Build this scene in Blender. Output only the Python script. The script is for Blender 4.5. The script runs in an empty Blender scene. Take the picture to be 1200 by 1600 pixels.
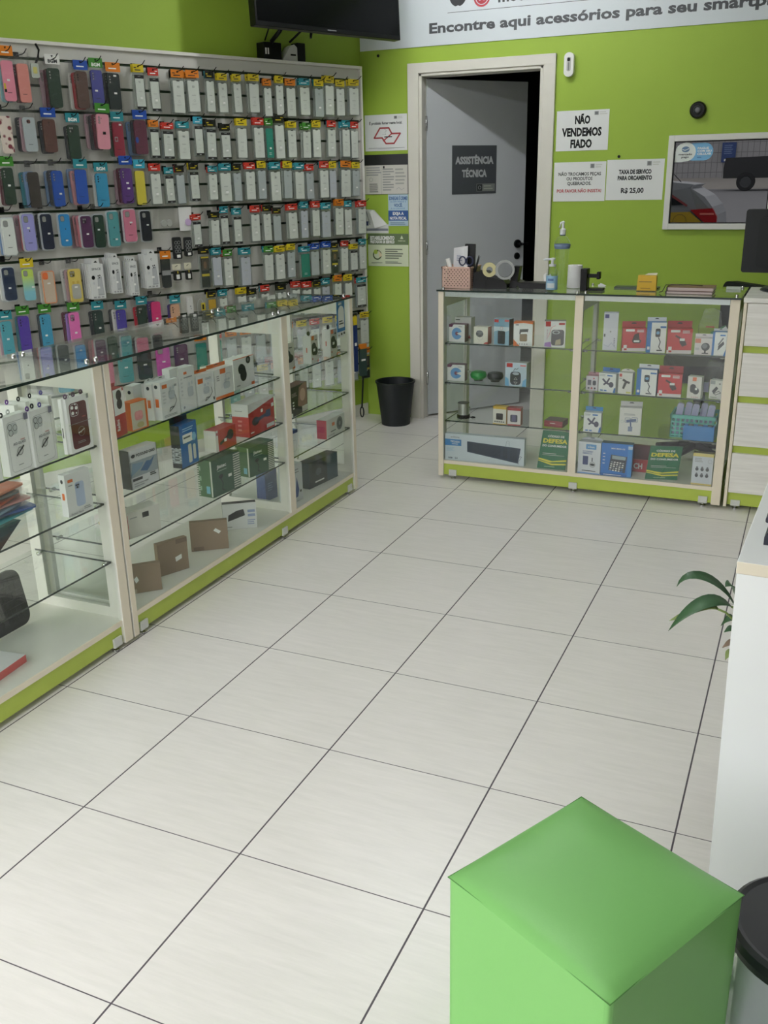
EXPOSURE, SKY, TUBE, FRONT, MIRROR = 0.96, 2.6, 50.0, 0.75, 0.10      # exposure, sky strength, strength of the added fill tubes, share of the front one, window reflectance
LX, LY = 0.25, 2.9                                         # position of the unseen back fill tube
DBG = 0
import bpy, math, random
from mathutils import Vector, Matrix
random.seed(7)
D = bpy.data
SC = bpy.context.scene
COL = SC.collection
PI = math.pi
# ------------------------------------------------------------------ camera, world, light, exposure
F_PX, YAW, PITCH, ROLL = 1474.57, -0.4231, 0.338, -0.0208          # measured from the floor tile grid (45 cm tiles)
CAM = Vector((1.9429, -1.4766, 1.4426))
cy, sy, cp, sp = math.cos(YAW), math.sin(YAW), math.cos(PITCH), math.sin(PITCH)
fwd = Vector((sy*cp, cy*cp, -sp)); r0 = Vector((cy, -sy, 0)); u0 = r0.cross(fwd)
cr, sr = math.cos(ROLL), math.sin(ROLL)
RGT, UPV = cr*r0 + sr*u0, -sr*r0 + cr*u0
cam = D.objects.new('camera', D.cameras.new('camera')); COL.objects.link(cam); SC.camera = cam
cam.matrix_world = Matrix(((RGT.x, UPV.x, -fwd.x, CAM.x), (RGT.y, UPV.y, -fwd.y, CAM.y), (RGT.z, UPV.z, -fwd.z, CAM.z), (0, 0, 0, 1)))
cam.data.sensor_fit = 'VERTICAL'; cam.data.sensor_height = 36.0
cam.data.lens = 36.0*F_PX/1600.0; cam.data.clip_start = 0.02
SC.view_settings.view_transform = 'Standard'; SC.view_settings.look = 'None'; SC.view_settings.gamma = 1.0
SC.view_settings.exposure = EXPOSURE
SC.view_settings.use_curve_mapping = False
SC.cycles.use_denoising = True
SC.cycles.max_bounces = 14; SC.cycles.diffuse_bounces = 6; SC.cycles.glossy_bounces = 6
SC.cycles.transparent_max_bounces = 48; SC.cycles.transmission_bounces = 10
SC.cycles.caustics_reflective = False; SC.cycles.caustics_refractive = False
SC.cycles.sample_clamp_indirect = 6.0
W = D.worlds.new('overcast_sky'); SC.world = W; W.use_nodes = True
wn = W.node_tree.nodes; wl = W.node_tree.links
bg = wn['Background']; bg.inputs['Strength'].default_value = SKY
tc = wn.new('ShaderNodeTexCoord'); sx_ = wn.new('ShaderNodeSeparateXYZ'); rmp = wn.new('ShaderNodeValToRGB')
wl.new(tc.outputs['Generated'], sx_.inputs[0]); wl.new(sx_.outputs['Z'], rmp.inputs[0]); wl.new(rmp.outputs[0], bg.inputs['Color'])
rmp.color_ramp.elements[0].position = 0.0; rmp.color_ramp.elements[0].color = (0.88, 0.88, 0.91, 1)
rmp.color_ramp.elements[1].position = 0.6; rmp.color_ramp.elements[1].color = (0.98, 0.98, 1.0, 1)

def area(name, loc, rot, sx, sy, power, col, portal=False):
    l = D.lights.new(name, 'AREA'); l.shape = 'RECTANGLE'; l.size = sx; l.size_y = sy; l.energy = power; l.color = col
    if portal: l.cycles.is_portal = True
    o = D.objects.new(name, l); COL.objects.link(o); o.location = loc; o.rotation_euler = rot
    return o
# daylight comes in through the open shop front behind the camera
area('shop_front_daylight', (0.4, -2.35, 1.45), (PI/2, 0, 0), 6.6, 2.7, 1.0, (1, 1, 1), portal=True)

# ------------------------------------------------------------------ measuring helpers (points on real planes)
def ray(px, py):
    return RGT*((px-600)/F_PX) - UPV*((py-800)/F_PX) + fwd
def on_z(px, py, z): d = ray(px, py); return CAM + d*((z-CAM.z)/d.z)
def on_y(px, py, y): d = ray(px, py); return CAM + d*((y-CAM.y)/d.y)
def on_x(px, py, x): d = ray(px, py); return CAM + d*((x-CAM.x)/d.x)
def project(p):
    d = p - CAM; z = d.dot(fwd)
    return 600+F_PX*d.dot(RGT)/z, 800-F_PX*d.dot(UPV)/z
def height_at(p, py):
    lo, hi = 0.0, 1.5
    for _ in range(40):
        m = (lo+hi)/2
        if project(p+Vector((0, 0, m)))[1] > py: lo = m
        else: hi = m
    return lo
WA = math.radians(24.0)                                              # the slat wall stands at 24 degrees to the cabinets
WT = Vector((math.sin(WA), math.cos(WA), 0)); WN = Vector((math.cos(WA), -math.sin(WA), 0))
WO = Vector((-0.577, 3.918, 0)); WROT = PI/2 - WA
YB = 4.012                                                           # back wall
def on_wall(px, py, off=0.0):
    d = ray(px, py); o = WO + WN*off
    p = CAM + d*((o-CAM).dot(WN)/d.dot(WN))
    return (p-WO).dot(WT), p.z
def wall_pt(s, z, off=0.0):
    p = WO + WT*s + WN*off; return Vector((p.x, p.y, z))

# ------------------------------------------------------------------ materials
def lin(c):
    c = c/255.0
    return c/12.92 if c <= 0.04045 else ((c+0.055)/1.055)**2.4
def rgb(c): return (lin(c[0]), lin(c[1]), lin(c[2]), 1)
MATS = {}
def mat(c, rough=0.5, metal=0.0, spec=0.5, name=None, noise=0.0, nscale=60.0, bump=0.0, emit=0.0):
    key = (tuple(c), rough, metal, spec, noise, nscale, bump, emit)
    if key in MATS: return MATS[key]
    m = D.materials.new(name or 'paint_%d_%d_%d' % tuple(int(v) for v in c)); m.use_nodes = True
    nt = m.node_tree; b = nt.nodes['Principled BSDF']
    b.inputs['Base Color'].default_value = rgb(c); b.inputs['Roughness'].default_value = rough
    b.inputs['Metallic'].default_value = metal; b.inputs['Specular IOR Level'].default_value = spec
    if noise or bump:
        t = nt.nodes.new('ShaderNodeTexCoord'); n = nt.nodes.new('ShaderNodeTexNoise')
        n.inputs['Scale'].default_value = nscale; n.inputs['Detail'].default_value = 5
        nt.links.new(t.outputs['Object'], n.inputs['Vector'])
        if noise:
            mx = nt.nodes.new('ShaderNodeMix'); mx.data_type = 'RGBA'
            k = 1-noise
            mx.inputs[6].default_value = (lin(c[0])*k, lin(c[1])*k, lin(c[2])*k, 1)
            mx.inputs[7].default_value = (min(1, lin(c[0])*(1+noise*.6)), min(1, lin(c[1])*(1+noise*.6)), min(1, lin(c[2])*(1+noise*.6)), 1)
            nt.links.new(n.outputs['Fac'], mx.inputs[0]); nt.links.new(mx.outputs[2], b.inputs['Base Color'])
        if bump:
            bp = nt.nodes.new('ShaderNodeBump'); bp.inputs['Strength'].default_value = bump; bp.inputs['Distance'].default_value = 0.002
            nt.links.new(n.outputs['Fac'], bp.inputs['Height']); nt.links.new(bp.outputs[0], b.inputs['Normal'])
    if emit:
        b.inputs['Emission Color'].default_value = rgb(c); b.inputs['Emission Strength'].default_value = emit
    MATS[key] = m
    return m
def glass(name, tint, refl=1.0, rough=0.0, wrinkle=0.0, haze=None):
    m = D.materials.new(name); m.use_nodes = True; nt = m.node_tree; N = nt.nodes; L = nt.links
    N.remove(N['Principled BSDF']); out = N['Material Output']
    tr = N.new('ShaderNodeBsdfTransparent'); tr.inputs[0].default_value = (*tint, 1)
    gl = N.new('ShaderNodeBsdfGlossy'); gl.inputs['Roughness'].default_value = rough; gl.inputs[0].default_value = (1, 1, 1, 1)
    lw = N.new('ShaderNodeLayerWeight'); lw.inputs[0].default_value = 0.5
    pw = N.new('ShaderNodeMath'); pw.operation = 'POWER'; pw.inputs[1].default_value = 5
    ma = N.new('ShaderNodeMath'); ma.operation = 'MULTIPLY_ADD'; ma.inputs[1].default_value = 0.95*refl; ma.inputs[2].default_value = 0.043*refl
    L.new(lw.outputs['Facing'], pw.inputs[0]); L.new(pw.outputs[0], ma.inputs[0])
    base = tr
    if haze:
        df = N.new('ShaderNodeBsdfDiffuse'); df.inputs[0].default_value = rgb(haze[0])
        mh = N.new('ShaderNodeMixShader'); mh.inputs[0].default_value = haze[1]
        L.new(tr.outputs[0], mh.inputs[1]); L.new(df.outputs[0], mh.inputs[2]); base = mh
    mx = N.new('ShaderNodeMixShader')
    L.new(ma.outputs[0], mx.inputs[0]); L.new(base.outputs[0], mx.inputs[1]); L.new(gl.outputs[0], mx.inputs[2]); L.new(mx.outputs[0], out.inputs[0])
    if wrinkle:
        t = N.new('ShaderNodeTexCoord'); n = N.new('ShaderNodeTexNoise'); n.inputs['Scale'].default_value = 22; n.inputs['Detail'].default_value = 3
        bp = N.new('ShaderNodeBump'); bp.inputs['Strength'].default_value = wrinkle; bp.inputs['Distance'].default_value = 0.01
        L.new(t.outputs['Object'], n.inputs['Vector']); L.new(n.outputs['Fac'], bp.inputs['Height'])
        L.new(bp.outputs[0], gl.inputs['Normal']); L.new(bp.outputs[0], lw.inputs['Normal'])
    return m
GLASS = glass('clear_glass', (0.968, 0.985, 0.974), 0.6)
GLASS_TOP = glass('counter_glass', (0.90, 0.935, 0.91), 1.25)
GLASS_EDGE = mat((22, 42, 36), 0.15, name='glass_edge')
BLISTER = glass('blister_plastic', (0.93, 0.95, 0.94), 0.9, 0.10, haze=((205, 208, 205), 0.05))
BAG = glass('cellophane_bag', (0.975, 0.975, 0.975), 0.8, 0.06, 0.8, haze=((225, 228, 228), 0.015))
CLEAR = glass('clear_plastic', (0.95, 0.97, 0.98), 1.2, 0.05)
WHITE = mat((226, 226, 222), 0.45, name='white_print')
PURE = mat((240, 240, 238), 0.4, name='white_card')
BLACK = mat((11, 12, 13), 0.42, spec=0.25, name='black_plastic')
INK = mat((38, 40, 42), 0.5, name='dark_ink')
GREYT = mat((150, 152, 152), 0.5, name='grey_ink')
CHROME = mat((205, 205, 205), 0.18, 1.0, name='chrome')
LAMIN = mat((222, 220, 212), 0.38, noise=0.05, nscale=9, name='white_laminate')
CREAM = mat((232, 222, 202), 0.45, name='cream_edge_band')
LIME = mat((182, 200, 84), 0.42, noise=0.08, nscale=14, name='lime_kickboard')
WALLG = mat((150, 178, 58), 0.62, noise=0.05, nscale=5, bump=0.05, name='lime_wall_paint')
PRICE = mat((236, 236, 232), 0.5, name='price_sticker')

# ------------------------------------------------------------------ mesh builder
TXT = {}
def text_geo(s, bold):
    k = (s, bold)
    if k in TXT: return TXT[k]
    c = D.curves.new('lettering', 'FONT'); c.body = s; c.size = 1.0; c.resolution_u = 2
    if bold: c.offset = 0.022*bold
    o = D.objects.new('lettering', c); COL.objects.link(o)
    dg = bpy.context.evaluated_depsgraph_get()
    me = D.meshes.new_from_object(o.evaluated_get(dg))
    vs = [(v.co.x, v.co.y) for v in me.vertices]; fs = [tuple(p.vertices) for p in me.polygons]
    D.objects.remove(o); D.curves.remove(c); D.meshes.remove(me)
    xs = [v[0] for v in vs] or [0, 1]; x0, x1 = min(xs), max(xs)
    TXT[k] = ([(x-x0, y) for x, y in vs], fs, x1-x0)
    return TXT[k]

class MB:
    def __init__(s): s.v = []; s.f = []; s.mi = []; s.m = []; s.T = Matrix.Identity(4); s.lay = 0; s.sm = []
    def slot(s, m):
        if m not in s.m: s.m.append(m)
        return s.m.index(m)
    def add(s, vs, fs, m, smooth=False):
        b = len(s.v); s.v += [tuple(s.T @ Vector(p)) for p in vs]; k = s.slot(m)
        for f in fs: s.f.append(tuple(b+i for i in f)); s.mi.append(k); s.sm.append(smooth)
    def box(s, x0, x1, y0, y1, z0, z1, m, mt=None, ms=None, mf=None):
        vs = [(x0, y0, z0), (x1, y0, z0), (x1, y1, z0), (x0, y1, z0), (x0, y0, z1), (x1, y0, z1), (x1, y1, z1), (x0, y1, z1)]
        if not (mt or ms or mf): s.add(vs, [(0, 3, 2, 1), (4, 5, 6, 7), (0, 1, 5, 4), (1, 2, 6, 5), (2, 3, 7, 6), (3, 0, 4, 7)], m); return
        b = len(s.v); s.v += [tuple(s.T @ Vector(p)) for p in vs]
        for f, mm in (((0, 3, 2, 1), mt or m), ((4, 5, 6, 7), mt or m), ((0, 1, 5, 4), mf or m), ((1, 2, 6, 5), ms or m), ((2, 3, 7, 6), m), ((3, 0, 4, 7), ms or m)):
            s.f.append(tuple(b+i for i in f)); s.mi.append(s.slot(mm)); s.sm.append(False)
    def prism(s, pts, y0, y1, m, mc=None):                          # outline in x,z; extruded along y
        n = len(pts)
        vs = [(p[0], y0, p[1]) for p in pts] + [(p[0], y1, p[1]) for p in pts]
        s.add(vs, [tuple(range(n)), tuple(range(2*n-1, n-1, -1))], mc or m)
        s.add(vs, [(i, i+n, (i+1) % n+n, (i+1) % n) for i in range(n)], m)
    def flat(s, pts, y, m): s.add([(p[0], y, p[1]) for p in pts], [tuple(range(len(pts)))], m)
    def lathe(s, prof, m, seg=24, cx=0, cy=0, mats=None, smooth=True):
        n = len(prof); vs = []
        for i in range(seg):
            a = 2*PI*i/seg
            vs += [(cx+r*math.cos(a), cy+r*math.sin(a), z) for r, z in prof]
        for k in range(n-1):
            s.add(vs, [(i*n+k, ((i+1) % seg)*n+k, ((i+1) % seg)*n+k+1, i*n+k+1) for i in range(seg)], mats[k] if mats else m, smooth)
    def tube(s, pts, r, m, seg=8, closed=False):
        pts = [Vector(p) for p in pts]; n = len(pts); vs = []; up = Vector((0.13, 0.21, 0.97))
        for i, p in enumerate(pts):
            a = pts[(i-1) % n] if (closed or i > 0) else p; b = pts[(i+1) % n] if (closed or i < n-1) else p
            t = (b-a).normalized(); x = t.cross(up)
            if x.length < 1e-4: x = t.cross(Vector((1, 0, 0)))
            x.normalize(); y = t.cross(x); rr = r[i] if isinstance(r, (list, tuple)) else r
            for k in range(seg):
                q = 2*PI*k/seg; vs.append(p + x*(rr*math.cos(q)) + y*(rr*math.sin(q)))
        fs = [(i*seg+k, i*seg+(k+1) % seg, ((i+1) % n)*seg+(k+1) % seg, ((i+1) % n)*seg+k) for i in range(n if closed else n-1) for k in range(seg)]
        if not closed: fs += [tuple(range(seg-1, -1, -1)), tuple(range((n-1)*seg, n*seg))]
        s.add(vs, fs, m, True)
    def text(s, t, cx, cz, size, m, y=0.0, bold=0, sx=1.0, align='C', fit=None, rot=0.0):
        vs, fs, w = text_geo(t, bold)
        kx = size*sx
        if fit: kx = fit/max(w, 1e-6)
        ox = {'C': -w*kx/2, 'L': 0, 'R': -w*kx}[align]; ca, sa = math.cos(rot), math.sin(rot)
        pts = []
        for x, z in vs:
            X, Z = ox+x*kx, z*size - size*0.36
            pts.append((cx+X*ca-Z*sa, y, cz+X*sa+Z*ca))
        s.add(pts, fs, m)
    def decals(s, w, h, dec, x0=0.0, z0=0.0, y=0.0, step=0.00022):
        """flat print on a front face; u,v in 0..1 from the lower left corner"""
        st = math.copysign(min(abs(step), 0.0024/max(1, len(dec))), step)
        for i, d in enumerate(dec):
            Y = y - st*(i+1); k = d[0]
            X = lambda u: x0+u*w
            Z = lambda v: z0+v*h
            if k == 'r': s.flat([(X(d[1]), Z(d[2])), (X(d[3]), Z(d[2])), (X(d[3]), Z(d[4])), (X(d[1]), Z(d[4]))], Y, d[5])
            elif k == 'p': s.flat([(X(a), Z(b)) for a, b in d[1]], Y, d[2])
            elif k == 'e':
                s.flat([(X(d[1])+d[3]*w*math.cos(q*PI/10), Z(d[2])+d[4]*h*math.sin(q*PI/10)) for q in range(20)], Y, d[5])
            elif k == 'o':                                           # ring: cu,cv,radius and line in metres
                n = 24; R, t = d[3], d[4]
                vs = [(X(d[1])+R*math.cos(2*PI*q/n), Y, Z(d[2])+R*math.sin(2*PI*q/n)) for q in range(n)] + [(X(d[1])+(R-t)*math.cos(2*PI*q/n), Y, Z(d[2])+(R-t)*math.sin(2*PI*q/n)) for q in range(n)]
                s.add(vs, [(q, (q+1) % n, (q+1) % n+n, q+n) for q in range(n)], d[5])
            elif k == 'rr': s.flat(rrect(X(d[1]), Z(d[2]), X(d[3]), Z(d[4]), d[5]), Y, d[6])
            elif k == 'rl':                                          # rounded outline
                a = rrect(X(d[1]), Z(d[2]), X(d[3]), Z(d[4]), d[5]); q = d[6]
                b = rrect(X(d[1])+q, Z(d[2])+q, X(d[3])-q, Z(d[4])-q, max(d[5]-q, 0.0005)); n = len(a)
                s.add([(p[0], Y, p[1]) for p in a+b], [(j, (j+1) % n, (j+1) % n+n, j+n) for j in range(n)], d[7])
            elif k == 'l':                                           # polyline: points, width in metres
                P = [Vector((X(a), Z(b))) for a, b in d[1]]; t = d[2]/2; vs = []; fs = []
                for a, b in zip(P[:-1], P[1:]):
                    q = (b-a).normalized(); nn = Vector((-q.y, q.x))*t; c0 = len(vs)
                    vs += [(p.x, Y, p.y) for p in (a-nn-q*t*.6, b-nn+q*t*.6, b+nn+q*t*.6, a+nn-q*t*.6)]; fs.append((c0, c0+1, c0+2, c0+3))
                s.add(vs, fs, d[3])
            elif k == 't':                                           # text, cu, cv, size as share of h, material, dict
                o = d[6] if len(d) > 6 else {}
                fit = o.get('fit'); s.text(d[1], X(d[2]), Z(d[3]), d[4]*h, d[5], Y, o.get('b', 0), o.get('sx', 1), o.get('al', 'C'), fit*w if fit else None, o.get('rot', 0))
            elif k == 'txt':                                         # small print: u0,v0,u1,v1,rows,material
                n = d[5]; rs = random.Random(n*7+int(d[1]*100))
                for q in range(n):
                    va = d[4] - (q+0.75)*(d[4]-d[2])/n; vb = va + 0.45*(d[4]-d[2])/n
                    ue = d[1]+(d[3]-d[1])*rs.uniform(0.65, 1)
                    s.flat([(X(d[1]), Z(va)), (X(ue), Z(va)), (X(ue), Z(vb)), (X(d[1]), Z(vb))], Y, d[6])
    def build(s, name, parent=None, loc=None, rz=None, bevel=0.0, seg=2):
        me = D.meshes.new(name); me.from_pydata(s.v, [], s.f)
        for m in s.m: me.materials.append(m)
        me.polygons.foreach_set('material_index', s.mi); me.polygons.foreach_set('use_smooth', s.sm); me.update()
        o = D.objects.new(name, me); COL.objects.link(o)
        if parent: o.parent = parent
        if loc is not None: o.location = loc
        if rz is not None: o.rotation_euler = (0, 0, rz)
        if bevel:
            b = o.modifiers.new('bevel', 'BEVEL'); b.width = bevel; b.segments = seg; b.limit_method = 'ANGLE'; b.angle_limit = 0.9
        return o
def rrect(x0, z0, x1, z1, r, n=5):
    pts = []
    for cx, cz, a0 in ((x1-r, z0+r, -PI/2), (x1-r, z1-r, 0), (x0+r, z1-r, PI/2), (x0+r, z0+r, PI)):
        pts += [(cx+r*math.cos(a0+PI/2*i/n), cz+r*math.sin(a0+PI/2*i/n)) for i in range(n+1)]
    return pts
def tag(o, label, cat, group=None):
    o['label'] = label; o['category'] = cat
    if group: o['group'] = group
    return o
def struct(o, label=None, cat=None):
    o['kind'] = 'structure'
    if label: o['label'] = label; o['category'] = cat or 'structure'
    return o
def thing(name, label, cat, loc=(0, 0, 0), rz=0.0, group=None):
    o = D.objects.new(name, None); COL.objects.link(o); o.empty_display_size = 0.05
    o.location = loc; o.rotation_euler = (0, 0, rz)
    return tag(o, label, cat, group)
def copy_tree(root):
    r = root.copy(); COL.objects.link(r)
    for ch in list(root.children):
        c = ch.copy(); COL.objects.link(c); c.parent = r
        for g in list(ch.children):
            d = g.copy(); COL.objects.link(d); d.parent = c
    return r
def ordinal(n):
    return ['first', 'second', 'third', 'fourth', 'fifth', 'sixth', 'seventh', 'eighth', 'ninth', 'tenth', 'eleventh', 'twelfth', 'thirteenth', 'fourteenth', 'fifteenth', 'sixteenth', 'seventeenth', 'eighteenth', 'nineteenth', 'twentieth', 'twenty-first', 'twenty-second'][n]
# ------------------------------------------------------------------ the room
def floor_mat():
    m = D.materials.new('porcelain_floor_tiles'); m.use_nodes = True; nt = m.node_tree; N = nt.nodes; L = nt.links; b = N['Principled BSDF']
    tc = N.new('ShaderNodeTexCoord'); sep = N.new('ShaderNodeSeparateXYZ'); L.new(tc.outputs['Object'], sep.inputs[0])
    def math_(op, a, bb=None, c=None):
        n = N.new('ShaderNodeMath'); n.operation = op
        for i, v in enumerate((a, bb, c)):
            if v is None: continue
            if isinstance(v, (int, float)): n.inputs[i].default_value = v
            else: L.new(v, n.inputs[i])
        return n.outputs[0]
    gx = math_('PINGPONG', sep.outputs['X'], 0.225); gy = math_('PINGPONG', sep.outputs['Y'], 0.225)
    # pingpong is 0 on every multiple of 0.45
    lx = math_('LESS_THAN', gx, 0.0021); ly = math_('LESS_THAN', gy, 0.0013)
    g = math_('MAXIMUM', lx, ly)
    ix = math_('FLOOR', math_('DIVIDE', sep.outputs['X'], 0.45)); iy = math_('FLOOR', math_('DIVIDE', sep.outputs['Y'], 0.45))
    comb = N.new('ShaderNodeCombineXYZ'); L.new(ix, comb.inputs[0]); L.new(iy, comb.inputs[1])
    wn_ = N.new('ShaderNodeTexWhiteNoise'); wn_.noise_dimensions = '3D'; L.new(comb.outputs[0], wn_.inputs['Vector'])
    mp = N.new('ShaderNodeMapping'); mp.inputs['Scale'].default_value = (5, 46, 1); L.new(tc.outputs['Object'], mp.inputs['Vector'])
    va = N.new('ShaderNodeVectorMath'); va.operation = 'ADD'; L.new(mp.outputs[0], va.inputs[0])
    vs = N.new('ShaderNodeVectorMath'); vs.operation = 'SCALE'; vs.inputs['Scale'].default_value = 9; L.new(wn_.outputs['Color'], vs.inputs[0]); L.new(vs.outputs[0], va.inputs[1])
    ns = N.new('ShaderNodeTexNoise'); ns.inputs['Scale'].default_value = 1.5; ns.inputs['Detail'].default_value = 6; ns.inputs['Roughness'].default_value = 0.65; L.new(va.outputs[0], ns.inputs['Vector'])
    big = N.new('ShaderNodeTexNoise'); big.inputs['Scale'].default_value = 3.2; big.inputs['Detail'].default_value = 3; L.new(tc.outputs['Object'], big.inputs['Vector'])
    f = math_('ADD', math_('MULTIPLY', ns.outputs['Fac'], 0.7), math_('MULTIPLY', big.outputs['Fac'], 0.3))
    cr_ = N.new('ShaderNodeValToRGB'); L.new(f, cr_.inputs[0])
    cr_.color_ramp.elements[0].position = 0.3; cr_.color_ramp.elements[0].color = rgb((222, 219, 214))
    cr_.color_ramp.elements[1].position = 0.72; cr_.color_ramp.elements[1].color = rgb((236, 232, 228))
    mx = N.new('ShaderNodeMix'); mx.data_type = 'RGBA'; L.new(g, mx.inputs[0]); L.new(cr_.outputs[0], mx.inputs[6]); mx.inputs[7].default_value = rgb((84, 78, 84))
    L.new(mx.outputs[2], b.inputs['Base Color'])
    rr = math_('MULTIPLY_ADD', ns.outputs['Fac'], 0.06, 0.27); L.new(math_('MAXIMUM', rr, math_('MULTIPLY', g, 0.8)), b.inputs['Roughness'])
    bp = N.new('ShaderNodeBump'); bp.inputs['Strength'].default_value = 0.25; bp.inputs['Distance'].default_value = 0.0015; bp.invert = True
    L.new(g, bp.inputs['Height']); L.new(bp.outputs[0], b.inputs['Normal'])
    return m
b = MB(); b.box(-5.5, 3.4, -2.4, 7.0, -0.05, 0, floor_mat()); struct(b.build('floor'), 'pale beige square floor tiles with dark grout lines', 'floor')
CEILM = mat((225, 226, 224), 0.8)
b = MB(); b.box(-5.5, 3.4, -2.4, 7.0, 2.85, 2.95, CEILM); struct(b.build('ceiling'), 'plain white ceiling of the shop', 'ceiling')
DX0, DX1, DZ = -0.251, 0.476, 2.012                                   # door opening
b = MB()
b.box(-5.5, DX0-0.005, YB, YB+0.12, 0, 2.85, WALLG); b.box(DX1+0.005, 3.4, YB, YB+0.12, 0, 2.85, WALLG); b.box(DX0-0.005, DX1+0.005, YB, YB+0.12, DZ+0.005, 2.85, WALLG)
struct(b.build('wall_back'), 'lime green painted back wall around the open door', 'wall')
b = MB(); o0 = -0.08
a = [wall_pt(0.0671, 0, -0.08), wall_pt(-6.6, 0, -0.08), wall_pt(-6.6, 0, -0.2), wall_pt(0.2, 0, -0.2)]
vs = [(p.x, p.y, z) for z in (0, 2.85) for p in a]
b.add(vs, [(0, 1, 2, 3), (4, 5, 6, 7), (0, 1, 5, 4), (1, 2, 6, 5), (2, 3, 7, 6), (3, 0, 4, 7)], WALLG)
struct(b.build('wall_left'), 'lime green painted wall carrying the slat panel', 'wall')
b = MB(); a = [wall_pt(0.062, 0, -0.08), wall_pt(-6.6, 0, -0.08), wall_pt(-6.6, 0, -0.07), wall_pt(0.055, 0, -0.07)]
vs = [(p.x, p.y, z) for z in (0.001, 0.075) for p in a]
b.add(vs, [(0, 1, 2, 3), (4, 5, 6, 7), (0, 1, 5, 4), (1, 2, 6, 5), (2, 3, 7, 6), (3, 0, 4, 7)], mat((206, 204, 196), 0.4)); struct(b.build('baseboard_left'), 'pale tile skirting along the left wall', 'baseboard')
b = MB(); b.box(2.95, 3.05, -2.4, YB, 0, 2.85, mat((130, 128, 124), 0.7)); struct(b.build('wall_right'), 'plain wall on the right side of the shop', 'wall')
b = MB(); b.box(-5.5, 3.4, -2.4, -2.3, 2.72, 2.85, LAMIN); b.box(1.75, 3.05, -2.4, -2.3, 0, 2.72, mat((150, 150, 146), .7)); struct(b.build('trim_front'), 'lintel above the open shop front, with an added pier blocking light', 'lintel')  # pier at right is unseen, added to keep light off the stool's right face
b = MB(); T = wall_pt(-2.09, 0, -0.078); b.box(-0.45, 0, -0.028, 0, 2.09, 2.85, mat((206, 200, 186), 0.5)); struct(b.build('trim_1', loc=(T.x, T.y, 0), rz=WROT), 'pale vertical board on the green wall above the slat panel', 'trim')
# dark workshop behind the door
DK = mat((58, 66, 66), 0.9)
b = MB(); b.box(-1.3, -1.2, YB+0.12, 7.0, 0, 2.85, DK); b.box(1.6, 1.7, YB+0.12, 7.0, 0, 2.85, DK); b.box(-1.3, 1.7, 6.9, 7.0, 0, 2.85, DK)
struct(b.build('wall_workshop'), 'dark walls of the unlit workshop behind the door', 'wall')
# door frame and leaf
FRM = mat((214, 211, 200), 0.45, noise=0.04, nscale=12)
d = thing('door_1', 'light grey workshop door standing open in its white frame', 'door', (DX0, YB, 0)); d['kind'] = 'structure'
b = MB(); w_ = DX1-DX0; fw = 0.068
b.box(-fw, 0, -0.018, 0.001, 0, DZ+0.052, FRM); b.box(w_, w_+fw, -0.018, 0.001, 0, DZ+0.052, FRM); b.box(-fw, w_+fw, -0.0185, 0.001, DZ, DZ+0.054, FRM)
b.box(0, 0.018, -0.01, 0.118, 0, DZ, FRM); b.box(w_-0.018, w_, -0.01, 0.118, 0, DZ, FRM); b.box(0, w_, -0.01, 0.118, DZ-0.016, DZ, FRM)
b.build('door_frame', d, bevel=0.003)
LEAFW, LEAFA = 0.70, math.radians(50.0)
LEAF = mat((186, 190, 192), 0.45, noise=0.03, nscale=4)
b = MB(); b.box(0, LEAFW, -0.0, 0.034, 0.012, 1.988, LEAF)
leaf = b.build('door_leaf', d, (0.024, 0.055, 0), LEAFA, bevel=0.002)
b = MB()
b.lathe([(0, 0.012), (0.024, 0.012), (0.026, 0.008), (0.026, 0)], BLACK, 18); b.lathe([(0.009, 0), (0.009, 0.05), (0, 0.05)], BLACK, 12)
b.tube([(0, 0, 0.045), (0.02, 0, 0.047), (0.055, 0, 0.042)], 0.008, BLACK)
b.lathe([(0, 0.008), (0.018, 0.008), (0.022, 0.0)], BLACK, 18, 0, -0.075)
h = b.build('handle', leaf); h.rotation_euler = (PI/2, 0, PI); h.rotation_euler = (PI/2, 0, 0); h.location = (LEAFW-0.05, 0.0, 1.045)
b = MB()
for z in (0.25, 1.05, 1.75): b.tube([(0, 0, z-0.04), (0, 0, z+0.04)], 0.007, CHROME)
b.build('hinge', d, (0.022, 0.05, 0))
# sign on the door leaf
DG = mat((66, 70, 73), 0.5); DL = mat((172, 175, 176), 0.5)
s = MB(); s.box(0, 0.30, -0.0012, 0, 0, 0.275, DG)
s.decals(0.30, 0.275, [('t', 'ASSISTÊNCIA', .5, .70, .20, DL, {'b': 2.2, 'fit': .86}), ('t', 'TÉCNICA', .5, .43, .20, DL, {'b': 2.2, 'fit': .56}), ('r', .55, .05, .97, .21, mat((120, 124, 120), .5)), ('r', .56, .06, .68, .20, INK), ('o', .62, .13, .010, .002, DL), ('txt', .71, .08, .95, .19, 2, mat((160, 164, 150), .5))], y=-0.0012)
P = on_y(706, 303, YB+0.25)
sg = s.build('door_sign'); tag(sg, 'dark grey ASSISTÊNCIA TÉCNICA sign stuck on the open door leaf', 'sign')
def leaf_pt(px, py):                                                # where the view meets the plane of the leaf
    h0 = Vector((DX0+0.024, YB+0.055, 0)); dr = Vector((math.cos(LEAFA), math.sin(LEAFA), 0)); n = Vector((dr.y, -dr.x, 0))
    r = ray(px, py); p = CAM + r*((h0-CAM).dot(n)/r.dot(n)); return (p-h0).dot(dr), p
(sa, pa), (sb, pb) = leaf_pt(706, 304), leaf_pt(776, 227)
n = Vector((math.sin(LEAFA), -math.cos(LEAFA), 0))
sg.location = pa + n*0.0008; sg.rotation_euler = (0, 0, LEAFA); sg.scale = ((sb-sa)/0.30, 1, (pb.z-pa.z)/0.275)

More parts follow.
